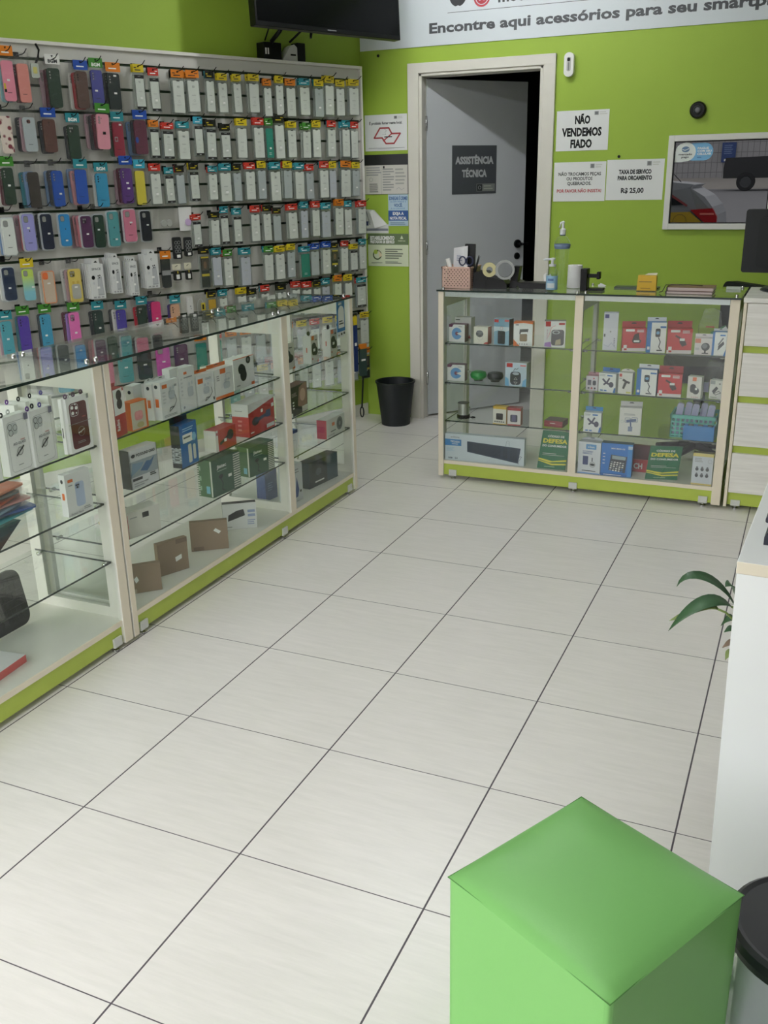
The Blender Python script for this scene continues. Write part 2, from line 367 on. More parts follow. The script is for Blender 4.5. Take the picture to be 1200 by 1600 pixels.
# ------------------------------------------------------------------ slat wall panel
SLAT = mat((203, 202, 194), 0.45, noise=0.03, nscale=8, name='slat_board'); GROOVE = mat((30, 52, 26), 0.6, name='slat_groove')
PZ0, PZ1, PS0 = 0.30, 2.06, -3.3
o = WO
sl = thing('slat_wall_panel', 'long white slat wall panel full of hanging phone accessories', 'display panel', (WO.x, WO.y, 0), WROT)
b = MB(); b.box(PS0, -0.012, 0.012, 0.0785, PZ0+.01, PZ1-.01, SLAT)
zg = 1.985; grooves = []
while zg > PZ0+0.03: grooves.append(zg); zg -= 0.1085
prev = PZ1-0.012
for g in grooves:
    b.box(PS0, -0.012, 0.0, 0.012, g+0.006, prev, SLAT); prev = g-0.006
b.box(PS0, -0.012, 0.0, 0.012, PZ0+.012, prev, SLAT)
b.build('slat_board', sl)
b = MB()
for g in grooves: b.box(PS0, -0.013, 0.0085, 0.0118, g-0.0058, g+0.0058, GROOVE)
b.build('groove_strip', sl)
b = MB(); b.box(PS0, 0, -0.016, 0.0785, PZ1-0.016, PZ1, LAMIN); b.build('top_trim', sl, bevel=0.002)
b = MB(); b.box(-0.016, 0, -0.016, 0.0785, PZ0, PZ1-0.016, LAMIN); b.build('side_trim', sl, bevel=0.002)
b = MB(); b.box(PS0, -0.016, -0.016, 0.0785, PZ0, PZ0+0.02, LAMIN); b.build('bottom_trim', sl, bevel=0.002)

# ------------------------------------------------------------------ banner, signs and things on the back wall
def on_back(name, label, cat, x0, z0, x1, z1, dec, m=PURE, th=0.001, off=0.0015, group=None, border=None):
    b = MB(); w, h = x1-x0, z1-z0
    b.box(0, w, -th, 0, 0, h, m)
    b.decals(w, h, dec, y=-th)
    return tag(b.build(name, loc=(x0, YB-off, z0)), label, cat, group)
BAN = mat((206, 213, 216), 0.5)
GINK = mat((66, 69, 72), 0.5)
b = MB(); x0, x1, z0, z1 = -0.618, 2.62, 2.149, 2.72; b.box(0, x1-x0, -0.004, 0, 0, z1-z0, BAN)
bt = 'Encontre aqui acessórios para seu smartphone'
part = text_geo('Encontre aqui acessórios para seu smartp', 1.6)[2]; full = text_geo(bt, 1.6)[2]
span = 1.548 + 0.187 + 0.028
b.text(bt, -0.187-x0, 2.213-z0+0.0255, 0.071, GINK, -0.0046, 1.6, align='L', fit=span*full/part)
b.box(0.54, 2.1, -0.0047, -0.0041, 2.306-z0, 2.3085-z0, GINK)
ax, az = 0.600, 2.380-z0                                           # round fruit mark, red ring mark
b.flat([(ax+0.048*math.cos(t)*(1-0.1*math.sin(t)**2), az+0.047*math.sin(t)*(1.0-0.14*math.exp(-(math.cos(t)/0.22)**2))) for t in [2*PI*i/40 for i in range(40)]], -0.0046, INK)
b.flat([(ax+0.05+0.018*math.cos(t), az+0.008+0.02*math.sin(t)) for t in [2*PI*i/20 for i in range(20)]], -0.0049, BAN)
b.flat([(ax+0.002, az+0.05), (ax+0.02, az+0.055), (ax+0.03, az+0.08), (ax+0.012, az+0.075)], -0.0049, INK)
RED = mat((168, 40, 52), 0.5)
b.decals(1, 1, [('o', 0.738, az-0.012, 0.047, 0.010, RED), ('o', 0.738, az-0.012, 0.033, 0.033, RED), ('t', 'M', 0.738, az-0.010, 0.045, BAN, {'b': 1.5})], y=-0.0046)
tx = 0.83
for wd in ('motorola',):
    b.text(wd, tx, az-0.012, 0.085, GINK, -0.0046, 1.4, align='L'); tx += text_geo(wd, 1.4)[2]*0.085 + 0.10
tag(b.build('wall_banner', loc=(x0, YB-0.0015, z0)), 'long pale banner with ENCONTRE AQUI ACESSÓRIOS lettering above the door', 'banner')
def logo(u0, v0, u1, v1): return [('r', u0, v0, u0+(u1-u0)*.32, v1, GREYT), ('r', u0+(u1-u0)*.05, v0+(v1-v0)*.12, u0+(u1-u0)*.27, v1-(v1-v0)*.12, mat((110, 112, 112), .5)), ('txt', u0+(u1-u0)*.4, v0, u1, v1, 2, mat((196, 198, 190), .5))]
PAP = mat((222, 224, 222), 0.35, name='laminated_paper')
on_back('wall_sign', 'white NÃO VENDEMOS FIADO notice, the upper one right of the door', 'sign', .557, 1.574, .842, 1.778,
        [('t', 'NÃO', .5, .77, .27, BLACK, {'b': 2.2, 'fit': .29}), ('t', 'VENDEMOS', .49, .47, .28, BLACK, {'b': 2.2, 'fit': .76}), ('t', 'FIADO', .49, .18, .28, BLACK, {'b': 2.2, 'fit': .41})] + logo(.72, .87, .97, .96), PAP)
on_back('wall_sign', 'white notice with red POR FAVOR NÃO INSISTA line beside the door frame', 'sign', .553, 1.311, .840, 1.516,
        [('t', 'NÃO TROCAMOS PEÇAS', .5, .70, .115, INK, {'b': 1.2, 'fit': .82}), ('t', 'OU PRODUTOS', .5, .58, .115, INK, {'b': 1.2, 'fit': .5}), ('t', 'QUEBRADOS.', .5, .46, .115, INK, {'b': 1.2, 'fit': .46}), ('t', 'POR FAVOR NÃO INSISTA!', .5, .27, .115, mat((176, 52, 58), .5), {'b': 1.2, 'fit': .86})] + logo(.70, .84, .95, .95), PAP)
on_back('wall_sign', 'white TAXA DE SERVIÇO notice with R$ 25,00 price, left of the mirrored window', 'sign', .845, 1.315, 1.148, 1.522,
        [('t', 'TAXA DE SERVIÇO', .5, .70, .14, INK, {'b': 2.8, 'fit': .57}), ('t', 'PARA ORÇAMENTO', .5, .55, .14, INK, {'b': 2.8, 'fit': .6}), ('t', 'R$ 25,00', .47, .24, .17, INK, {'b': 1.8, 'fit': .4})] + logo(.70, .84, .95, .95), PAP)
SMR = mat((170, 58, 60), 0.5)
SPM = [(.22, .36), (.36, .63), (.57, .63), (.64, .47), (.84, .47), (.69, .20), (.50, .20), (.41, .36)]
on_back('wall_sign', 'white no smoking notice with red outlined emblem left of the door', 'sign', -.600, 1.607, -.329, 1.806,
        [('t', 'É proibido fumar neste local.', .5, .77, .10, INK, {'b': 1.5, 'fit': .78}), ('l', SPM+[SPM[0]], .0085, SMR), ('l', [(.64, .47), (.44, .28)], .007, SMR), ('l', [(.47, .385), (.64, .385)], .006, INK), ('l', [(.42, .46), (.50, .44), (.48, .52), (.52, .55), (.47, .60)], .0016, GREYT), ('r', .08, .075, .94, .083, INK), ('r', .3, .05, .7, .056, GREYT)] + logo(.70, .87, .92, .95), PAP)
b = MB(); b.box(0, .292, -.001, 0, 0, .225, mat((30, 32, 34), .35)); b.box(.002, .286, -.0016, -.0011, 0.002, .165, mat((205, 203, 194), .4))
b.decals(.284, .165, [('txt', .05, .62, .42, .95, 4, GREYT), ('r', .395, .0, .40, .98, GREYT), ('o', .16, .5, .012, .002, GREYT), ('txt', .12, .05, .36, .38, 5, mat((120, 122, 120), .5)), ('txt', .43, .1, .70, .9, 9, mat((150, 152, 148), .5)), ('txt', .72, .3, .96, .9, 5, mat((165, 166, 160), .5)), ('r', .44, .88, .48, .96, INK), ('l', [(.74, .16), (.80, .22), (.86, .14), (.92, .2)], .002, GREYT)], x0=.002, z0=.002, y=-.0016)
tag(b.build('document_pouch', loc=(-.614, YB-.0015, 1.362)), 'black wall pouch holding printed documents below the no smoking notice', 'documents')
BLU = mat((38, 84, 150), .45); LBL = mat((176, 200, 214), .45)
on_back('wall_sign', 'blue and white EXIJA A NOTA FISCAL notice beside the door frame', 'sign', -.457, 1.180, -.327, 1.361,
        [('t', 'SONEGAR É CRIME!', .5, .88, .15, BLU, {'b': 1.5, 'fit': .92}), ('t', 'QUEM PERDE É', .5, .77, .07, mat((90, 130, 180), .5), {'fit': .8}), ('t', 'VOCÊ.', .5, .66, .13, BLU, {'b': 1.5, 'fit': .42}), ('t', 'E A CIDADE', .5, .56, .06, mat((90, 130, 180), .5), {'fit': .7}), ('r', 0, .17, 1, .49, BLU), ('t', 'EXIJA A', .5, .40, .13, PURE, {'b': 1.5, 'fit': .55}), ('t', 'NOTA FISCAL', .5, .25, .13, PURE, {'b': 1.5, 'fit': .85}), ('txt', .1, .03, .9, .13, 2, mat((120, 150, 170), .5))], LBL)
b = MB()
b.flat([(0, 0), (.148, 0), (.148, .052), (.14, .052), (.055, .136), (0, .14)], -.0012, mat((210, 212, 208), .5))
b.add([(.045, -.0016, .135), (.14, -.0016, .052), (.06, -.012, .03), (.028, -.008, .125)], [(0, 1, 2, 3)], mat((226, 227, 224), .5))
b.decals(.15, .14, [('r', 0, .1, .97, .2, mat((120, 124, 134), .5)), ('r', 0, .32, .1, .5, mat((40, 50, 96), .5)), ('l', [(.02, .9), (.16, .36)], .006, mat((120, 126, 128), .5)), ('l', [(.08, .95), (.2, .42)], .003, GREYT)], y=-.0013)
tag(b.build('torn_poster', loc=(-.606, YB-.0012, 1.137)), 'torn white poster with its corner curling down beside the slat panel', 'poster')
SAG = mat((94, 112, 76), .5); PGR = mat((208, 216, 186), .45)
on_back('wall_sign', 'pale green ESTABELECIMENTO PRESTADOR DE SERVIÇO notice, lowest left of the door', 'sign', -.598, .942, -.328, 1.135,
        [('r', 0, .66, 1, 1, SAG), ('t', 'ESTABELECIMENTO', .06, .87, .15, PURE, {'b': 2, 'fit': .60, 'al': 'L'}), ('t', 'PRESTADOR DE SERVIÇO', .06, .75, .12, PURE, {'b': 2, 'fit': .60, 'al': 'L'}), ('t', 'PREFEITURA', .84, .78, .05, PGR, {'b': 1, 'fit': .18}), ('p', [(.80, .84), (.84, .95), (.88, .84)], PGR), ('o', .23, .35, .030, .008, mat((70, 84, 50), .5)), ('e', .19, .44, .05, .07, mat((164, 186, 70), .5)), ('p', [(.26, .5), (.36, .34), (.28, .26)], mat((220, 206, 170), .5)), ('txt', .43, .22, .88, .56, 5, mat((90, 98, 84), .5)), ('txt', .43, .08, .9, .16, 2, mat((100, 108, 94), .5)), ('txt', .08, .08, .36, .13, 1, mat((130, 140, 120), .5))], PGR)
# motion detector, round camera, screws
t = thing('motion_detector', 'white wall motion detector to the right of the door top', 'sensor', (.618, YB, 1.945))
b = MB(); b.prism(rrect(-.026, 0, .026, .118, .024, 6), -.034, 0, mat((226, 226, 222), .4)); b.build('housing', t, bevel=.006, seg=3)
b = MB(); b.prism(rrect(-.011, .026, .011, .096, .009, 5), -.0362, -.034, mat((188, 188, 182), .25)); b.build('lens_window', t)
b = MB(); b.prism(rrect(-.008, .074, .008, .092, .007, 5), -.0368, -.036, BLACK); b.prism(rrect(-.004, .03, .004, .07, .003, 4), -.0366, -.036, mat((120, 122, 120), .3)); b.build('sensor_eye', t)
t = thing('dome_camera', 'round black dome camera on the green wall above the mirrored window', 'camera', (1.296, YB, 1.752))
b = MB(); b.lathe([(0, .030), (.034, .030), (.040, .022), (.042, 0)], BLACK, 28); o = b.build('housing', t); o.rotation_euler = (PI/2, 0, 0)
b = MB(); b.lathe([(.017, .037), (.020, .034), (.021, .029)], mat((60, 62, 64), .3), 24); b.lathe([(0, .034), (.010, .033), (.017, .029)], mat((96, 98, 100), .12), 24); o = b.build('lens', t); o.rotation_euler = (PI/2, 0, 0)
b = MB(); b.lathe([(0, .006), (.007, .005), (.008, 0)], BLACK, 12); o = b.build('wall_plug', loc=(.905, YB, 1.538)); o.rotation_euler = (PI/2, 0, 0); tag(o, 'small black plug in the green wall below NÃO VENDEMOS FIADO', 'wall plug')
b = MB(); b.lathe([(0, .006), (.007, .005), (.008, 0)], BLACK, 12); o = b.build('wall_plug', loc=(-.505, YB, 2.12)); o.rotation_euler = (PI/2, 0, 0); tag(o, 'small black plug in the green wall under the banner left end', 'wall plug')
# mirrored window
def mirror_mat():
    m = D.materials.new('mirrored_glass'); m.use_nodes = True; nt = m.node_tree; N = nt.nodes; N.remove(N['Principled BSDF'])
    df = N.new('ShaderNodeBsdfDiffuse'); df.inputs[0].default_value = rgb((10, 12, 14)); gl = N.new('ShaderNodeBsdfGlossy'); gl.inputs[0].default_value = (1, 1, 1, 1); gl.inputs['Roughness'].default_value = 0.0
    mx = N.new('ShaderNodeMixShader'); mx.inputs[0].default_value = MIRROR
    nt.links.new(df.outputs[0], mx.inputs[1]); nt.links.new(gl.outputs[0], mx.inputs[2]); nt.links.new(mx.outputs[0], N['Material Output'].inputs[0]); return m
wd = thing('window_1', 'white framed mirrored window reflecting the street', 'window', (1.163, YB, 1.162)); wd['kind'] = 'structure'
ww, wh = .548, .472
b = MB(); q = .030
for x0, x1, z0, z1 in ((0, q, 0, wh), (ww-q, ww, 0, wh), (q, ww-q, 0, q), (q, ww-q, wh-q, wh)): b.box(x0, x1, -.022, 0, z0, z1, mat((218, 218, 212), .4))
b.build('window_frame', wd, bevel=.002)
b = MB()
for x0, x1, z0, z1 in ((q, q+.006, q, wh-q), (ww-q-.006, ww-q, q, wh-q), (q, ww-q, q, q+.006), (q, ww-q, wh-q-.006, wh-q)): b.box(x0, x1, -.012, -.004, z0, z1, BLACK)
b.build('gasket', wd)
b = MB(); b.flat([(q, q), (ww-q, q), (ww-q, wh-q), (q, wh-q)], -.006, mirror_mat()); b.build('pane', wd)
SB = mat((112, 172, 214), .45); SW = mat((220, 226, 222), .45)
b = MB(); b.T = Matrix.Translation((1.163+q+.004, YB-.0065, 1.162+wh-q-.108))
b.decals(.2, .1, [('p', [(p[0]/.2, p[1]/.1) for p in rrect(.05, .012, .192, .098, .042)], SB), ('e', .27, .55, .26, .47, SW), ('p', [(.012, .06), (.012, .55), (.25, .08), (.18, .06)], SW), ('e', .27, .68, .10, .145, mat((90, 120, 150), .5)), ('l', [(.19, .68), (.25, .63), (.29, .66), (.35, .71)], .004, SW), ('t', 'mercado', .27, .44, .13, INK, {'b': 1, 'fit': .34}), ('t', 'pago', .27, .31, .13, INK, {'b': 1, 'fit': .19}), ('t', 'PAGUE', .57, .72, .14, PURE, {'b': 1.6, 'fit': .28, 'al': 'L'}), ('t', 'COM SEU', .57, .58, .14, PURE, {'b': 1.6, 'fit': .35, 'al': 'L'}), ('t', 'CELULAR', .57, .44, .14, PURE, {'b': 1.6, 'fit': .35, 'al': 'L'}), ('txt', .57, .24, .7, .31, 1, BLU)])
tag(b.build('window_sticker'), 'white and light blue payment sticker in the corner of the mirrored window', 'sticker')

# ------------------------------------------------------------------ television and the boxes on the slat panel's top edge
TVOFF = 0.34
sA, zA = on_wall(400, 39, TVOFF); sB, zB = on_wall(626, 61, TVOFF)
p = wall_pt(sA, zA, TVOFF); TW = sB-sA
t = thing('television', 'large black television hung high in the corner above the slat panel', 'television', p, WROT)
t.rotation_euler = (math.radians(-3), 0, WROT)
b = MB(); b.box(0, TW, 0, .05, 0, .57, mat((10, 11, 12), .3, spec=.25)); b.build('housing', t, bevel=.004)
b = MB(); b.flat([(.012, .022), (TW-.012, .022), (TW-.012, .558), (.012, .558)], -.0006, mat((5, 6, 7), .15, spec=.2)); b.build('screen', t)
b = MB(); b.decals(TW, .57, [('txt', .465, .012, .535, .03, 1, mat((120, 122, 124), .4))], y=-.0008); b.build('badge', t)
b = MB(); b.box(TW*.42, TW*.58, .051, .09, .18, .42, BLACK); b.box(TW*.46, TW*.54, .09, TVOFF+.06, .26, .34, BLACK); b.build('wall_mount', t)
def on_top(px, py, off): s_, z_ = on_wall(px, py, off); return s_
Z = PZ1
t = thing('converter_box', 'black converter box with white stickers on the panel top under the television', 'electronics', wall_pt(-.665, Z, -.035), WROT)
b = MB(); b.box(0, .115, -.03, .04, 0, .085, BLACK); b.build('casing', t, bevel=.004)
b = MB(); b.decals(.115, .085, [('r', .06, .3, .14, .66, PURE), ('r', .19, .3, .27, .66, PURE)], y=-.0302); b.build('sticker', t)
t = thing('power_adapter', 'white power adapter lying on the panel top beside the converter box', 'adapter', wall_pt(-.492, Z, -.03), WROT)
b = MB(); b.prism([(-.05, 0), (.05, 0), (.05, .07), (.03, .085), (.0, .07), (-.03, .03)], -.02, .03, mat((200, 200, 196), .4)); b.build('casing', t, bevel=.006)
b = MB(); b.box(.004, .04, -.021, .031, .028, .036, BLACK); b.build('band', t)
b = MB(); b.box(0, .055, -.025, .035, 0, .095, BLACK); tag(b.build('signal_box', loc=wall_pt(-.44, Z, -.035), rz=WROT, bevel=.004), 'narrow upright black box on the panel top nearest the corner', 'electronics')
cable = MB()
def wp(s, z, off): return tuple(wall_pt(s, z, off))
cable.tube([wp(-.62, 2.145, .0), wp(-.60, 2.19, .05), wp(-.57, 2.27, .1), wp(-.56, 2.32, .2)], .011, BLACK)
tag(cable.build('power_cable'), 'thick black cable rising from the converter box to the television', 'cable')
cable = MB(); pts = [wp(-.50, 2.15, .0), wp(-.46, 2.20, .05), wp(-.47, 2.25, .08), wp(-.42, 2.20, .1), wp(-.40, 2.17, .06), wp(-.43, 2.23, .1), wp(-.50, 2.30, .2)]
cable.tube(pts, .006, BLACK); tag(cable.build('signal_cable'), 'thin looped black cable hanging beside the thick cable below the television', 'cable')
cable = MB(); cable.tube([wp(-.85, 2.28, .25), wp(-.80, 2.235, .2), wp(-.72, 2.225, .15), wp(-.66, 2.15, 0)], .004, BLACK); tag(cable.build('antenna_cable'), 'thin black cable drooping under the left half of the television', 'cable')
cable = MB(); cable.tube([wp(-1.925, 2.045, .02), wp(-1.918, 2.02, .03), wp(-1.925, 1.99, .03), wp(-1.945, 1.955, .03), wp(-1.965, 1.93, .03)], .005, BLACK); tag(cable.build('loose_wire'), 'short black wire dangling over the top of the slat panel', 'wire')
# ------------------------------------------------------------------ display cabinets
FLOORZ = 0.098                                                       # top of the cabinet's base board
TOPZ = 0.945
def cabinet(label, L, depth, posts, frames, loc, rz, feet, SH):
    """front runs along local x at y=0, depth goes to +y"""
    c = thing('display_cabinet', label, 'display cabinet', loc, rz)
    b = MB()
    b.box(-.0035, L+.0035, -.022, depth+.01, TOPZ-.008, TOPZ, GLASS_TOP, ms=GLASS_EDGE, mf=GLASS_EDGE); top = b.build('top_glass', c)
    for z in SH:
        for a, e in zip(posts[:-1], posts[1:]):
            b = MB(); b.box(a[1]+.002, e[0]-.002, .012, depth-.03, z-.006, z, GLASS, ms=GLASS_EDGE, mf=GLASS_EDGE); b.build('glass_shelf', c)
    b = MB(); b.box(0.002, L-.002, .004, depth, FLOORZ-.018, FLOORZ, LAMIN); b.build('base_board', c)
    b = MB(); b.box(.004, L-.004, -.001, .004, FLOORZ-.018, FLOORZ, CREAM); b.build('edge_trim', c)
    b = MB(); b.box(.006, L-.006, .006, .022, .02, FLOORZ-.018, LIME); b.build('kickboard', c, bevel=.002)
    for k, (a, e) in enumerate(posts):
        zb = .016 if k in (0, len(posts)-1) else FLOORZ
        b = MB(); b.box(a, e, -.006, .012, zb, TOPZ-.009, CREAM, ms=LAMIN); b.build('post', c, bevel=.0015)
    for k, (a, e) in enumerate(posts):                              # open side frames behind the posts
        if not frames[k]: continue
        b = MB(); m = (a+e)/2; t = .009
        for y0, y1, z0, z1 in ((.012, .052, FLOORZ, TOPZ-.009), (depth-.045, depth, FLOORZ, TOPZ-.009), (.052, depth-.045, TOPZ-.085, TOPZ-.009), (.052, depth-.045, FLOORZ, FLOORZ+.035)):
            b.box(m-t, m+t, y0, y1, z0, z1, LAMIN)
        b.build('side_frame', c)
        b = MB(); b.box(m-.002, m+.002, .052, depth-.045, FLOORZ+.035, TOPZ-.085, GLASS); b.build('side_glass', c)
    b = MB(); b.box(.01, L-.01, depth-.012, depth, TOPZ-.04, TOPZ-.009, LAMIN); b.build('rear_rail', c)
    for a, e in zip(posts[:-1], posts[1:]):
        b = MB(); b.box(a[1]+.001, e[0]-.001, .001, .005, FLOORZ+.001, TOPZ-.009, GLASS); b.build('front_glass', c)
        for x in (a[1], e[0]):                                       # shelf supports
            for z in SH:
                for y in (.028, depth-.06):
                    b = MB(); s = 1 if x == a[1] else -1
                    b.tube([(x, y, z-.0085), (x+s*.022, y, z-.0085)], .0066, CHROME, 10); b.build('shelf_clip', c)
    for a, e in posts:
        for y in (.03, depth-.04):
            for x in ({a, e} if (a > .05 and e < L-.05) else {(a+e)/2}):
                b = MB(); b.lathe([(0, .009), (.004, .0085), (.0065, .005), (.007, 0)], CHROME, 12); b.build('glass_screw', top, (x, y, TOPZ))
    for x in feet:
        b = MB(); b.box(x-.02, x+.02, -.002, .0055, .018, .05, mat((206, 208, 204), .3)); fb = b.build('foot_bracket', c, bevel=.001)
        b = MB(); b.lathe([(0, 0), (.012, 0), (.012, .006), (.005, .008), (.005, .03)], CHROME, 12); b.build('levelling_foot', fb, (x, .014, 0.0005))
    return c
DEP = 0.36
PY0 = 0.775                                                         # where the two left cabinets meet
cabL2 = cabinet('long glass display cabinet with middle post in front of the slat wall', 1.742, DEP, [(0, .026), (1.082, 1.128), (1.712, 1.742)], [1, 1, 1], (0, PY0, 0), PI/2, [.06, 1.03, 1.67], (.690, .498, .326))
cabL1 = cabinet('glass display cabinet at the left edge, nearest the shop entrance', 1.36, DEP, [(0, .03), (1.32, 1.36)], [1, 1], (0, PY0-.008-1.36, 0), PI/2, [.06, 1.29], (.692, .503, .306))
BX0, BY0 = 0.306, 2.85
cabB = cabinet('glass display counter with green base in front of the workshop door', 1.366, 0.40, [(0, .027), (.662, .700), (1.326, 1.366)], [1, 1, 1], (BX0, BY0, 0), 0, [.075, .69, 1.29], (.690, .495, .303))
# tinted top film of the bright rail seen under the counter's front edge
b = MB(); b.box(.03, .66, .006, .010, TOPZ-.034, TOPZ-.0095, mat((196, 200, 200), .25, .6)); b.build('light_rail', cabB)
b = MB(); b.box(.702, 1.324, .006, .010, TOPZ-.034, TOPZ-.0095, mat((196, 200, 200), .25, .6)); b.build('light_rail', cabB)
# drawer unit to the right of the back counter
t = thing('drawer_unit', 'white wood grain drawer unit with lime green gaps right of the counter', 'drawer unit', (1.686, BY0, 0))
GRAIN = D.materials.new('white_wood_grain'); GRAIN.use_nodes = True
nt = GRAIN.node_tree; N = nt.nodes; tc_ = N.new('ShaderNodeTexCoord'); mp = N.new('ShaderNodeMapping'); mp.inputs['Scale'].default_value = (2.5, 8, 55)
nz = N.new('ShaderNodeTexNoise'); nz.inputs['Scale'].default_value = 1.6; nz.inputs['Detail'].default_value = 7; rp = N.new('ShaderNodeValToRGB')
rp.color_ramp.elements[0].position = .35; rp.color_ramp.elements[0].color = rgb((226, 224, 218)); rp.color_ramp.elements[1].position = .68; rp.color_ramp.elements[1].color = rgb((240, 238, 233))
nt.links.new(tc_.outputs['Object'], mp.inputs[0]); nt.links.new(mp.outputs[0], nz.inputs['Vector']); nt.links.new(nz.outputs['Fac'], rp.inputs[0]); nt.links.new(rp.outputs[0], N['Principled BSDF'].inputs['Base Color']); N['Principled BSDF'].inputs['Roughness'].default_value = .4
DW = .62
b = MB(); b.box(.0, DW, .016, .42, .02, TOPZ-.02, LIME); b.build('carcass', t)
b = MB(); b.box(-.002, DW, -.012, .43, TOPZ-.02, TOPZ, GRAIN); b.build('top_panel', t, bevel=.002)
b = MB(); b.box(0, .014, -.006, .016, .014, TOPZ-.021, CREAM); b.build('side_edge', t, bevel=.003)
b = MB(); b.box(DW-.014, DW, -.006, .016, .014, TOPZ-.021, CREAM); b.build('side_edge', t, bevel=.003)
for z0, z1 in ((.742, .922), (.524, .712), (.300, .494), (.082, .266)):
    b = MB(); b.box(.016, DW-.016, -.002, .016, z0, z1, GRAIN); b.build('drawer_front', t, bevel=.002)
for x in (.05, DW-.05):
    b = MB(); b.box(x-.02, x+.02, .008, .0155, .018, .045, mat((206, 208, 204), .3)); fb = b.build('foot_bracket', t)
    b = MB(); b.lathe([(0, 0), (.012, 0), (.012, .006), (.005, .008), (.005, .03)], CHROME, 12); b.build('levelling_foot', fb, (x, .022, .0005))

# ------------------------------------------------------------------ waste bin, broom, stool, desk, plant
BN = mat((14, 21, 25), 0.5)
t = thing('waste_bin', 'round black plastic waste bin on the floor beside the door frame', 'waste bin', (-.352, 3.83, 0))
b = MB(); b.lathe([(0, .006), (.088, .006), (.118, .262), (.124, .264), (.124, .272), (.114, .272), (.084, .012), (0, .012)], BN, 40); b.build('bucket', t)
b = MB(); b.lathe([(.0885, 0), (.09, .012), (.0, .012)], BN, 40); b.build('base_ring', t)
t = thing('broom_handle', 'thin black pole with a hanging loop leaning at the end of the slat panel', 'pole', (0, 0, 0))
b = MB(); P0 = on_y(566, 652, 3.83); P1 = on_y(573, 436, 3.965)
b.tube([tuple(P0+Vector((0, 0, .06))), tuple(P1)], .0055, BN); b.build('pole', t)
b = MB(); q = P0 + Vector((0, 0, .035)); b.tube([(q.x+.012*math.cos(a), q.y, q.z+.032*math.sin(a)) for a in [2*PI*i/16 for i in range(16)]], .0045, BN, 6, True); b.build('loop', t)

# padded cube stool
ST = D.materials.new('green_vinyl'); ST.use_nodes = True; nt = ST.node_tree; N = nt.nodes; bs = N['Principled BSDF']
bs.inputs['Base Color'].default_value = rgb((120, 182, 100)); bs.inputs['Roughness'].default_value = .42
tcs = N.new('ShaderNodeTexCoord'); nz = N.new('ShaderNodeTexNoise'); nz.inputs['Scale'].default_value = 420; nz.inputs['Detail'].default_value = 3; bp = N.new('ShaderNodeBump'); bp.inputs['Strength'].default_value = .10; bp.inputs['Distance'].default_value = .001
nz2 = N.new('ShaderNodeTexNoise'); nz2.inputs['Scale'].default_value = 7; bp2 = N.new('ShaderNodeBump'); bp2.inputs['Strength'].default_value = .25; bp2.inputs['Distance'].default_value = .01
nt.links.new(tcs.outputs['Object'], nz.inputs['Vector']); nt.links.new(nz.outputs['Fac'], bp.inputs['Height']); nt.links.new(tcs.outputs['Object'], nz2.inputs['Vector']); nt.links.new(nz2.outputs['Fac'], bp2.inputs['Height']); nt.links.new(bp2.outputs[0], bp.inputs['Normal']); nt.links.new(bp.outputs[0], bs.inputs['Normal'])
SEAM = mat((82, 138, 66), .6)
HS = 0.402; cor = [on_z(px, py, HS) for px, py in ((698, 1359), (957, 1563), (1163, 1394), (910, 1238))]
cen = sum(cor, Vector())/4; ang = math.atan2(cor[1].y-cor[0].y, cor[1].x-cor[0].x); side = sum((cor[i]-cor[i-1]).length for i in range(4))/4
st = thing('cube_stool', 'bright green vinyl padded cube stool in the foreground', 'stool', (cen.x, cen.y, 0), ang)
hs = side/2
b = MB(); n = 20                                                   # soft box: top crowned, sides slightly hollow and wrinkled
def stool_side(u, v, ax):
    z = .004 + v*(HS-.016); puff = -.004*math.sin(PI*u) - .0015*math.sin(9*u+ax*2)*math.sin(PI*u)*(1-v)
    r = .009; x = -hs + u*side; edge = min(u, 1-u)*side
    inset = max(0, r-edge); dy = r - math.sqrt(max(0, r*r-inset*inset)) if inset > 0 else 0
    return x, hs-dy+puff*0.6, z
us = [0, .006, .014, .028] + [.028+.944*i/14 for i in range(1, 14)] + [.972, .986, .994, 1]
for k in range(4):
    R = Matrix.Rotation(k*PI/2, 4, 'Z'); vs = []
    for j in range(13):
        for u in us:
            x, y, z = stool_side(u, j/12, k)
            if j == 12: z = HS-.010
            vs.append(R @ Vector((x, y, z)))
    m = len(us); b.add(vs, [(j*m+i, j*m+i+1, (j+1)*m+i+1, (j+1)*m+i) for j in range(12) for i in range(m-1)], ST, True)
b.add([(-hs+.01, -hs+.01, .006), (hs-.01, -hs+.01, .006), (hs-.01, hs-.01, .006), (-hs+.01, hs-.01, .006)], [(3, 2, 1, 0)], ST)
b.build('side_cover', st)
b = MB(); vs = []; m = 25
def warp(t): return math.copysign(abs(t)**0.8, t)
for j in range(m):
    for i in range(m):
        a, c = warp(-1+2*i/(m-1)), warp(-1+2*j/(m-1))
        e = max(abs(a), abs(c)); z = HS-.010 + .017*(1-abs(a)**4)*(1-abs(c)**4) + (.004 if e < .999 else 0) + .004*(1-a*a)*(1-c*c)
        vs.append((a*hs*1.0, c*hs*1.0, z))
b.add(vs, [(j*m+i, j*m+i+1, (j+1)*m+i+1, (j+1)*m+i) for j in range(m-1) for i in range(m-1)], ST, True); b.build('seat_pad', st)
b = MB(); pts = []
for k in range(4):
    R = Matrix.Rotation(k*PI/2, 4, 'Z'); pts += [R @ Vector((-hs+side*i/10, hs+.0006-.0024*math.sin(PI*i/10), HS-.0098)) for i in range(10)][::1]
ordered = []
for k in range(4):
    R = Matrix.Rotation(-k*PI/2, 4, 'Z'); ordered += [R @ Vector((-hs+side*i/10, hs-.0003-.0022*math.sin(PI*i/10), HS-.0098)) for i in range(10)]
b.tube(ordered, .0010, SEAM, 6, True); b.build('seam', st)

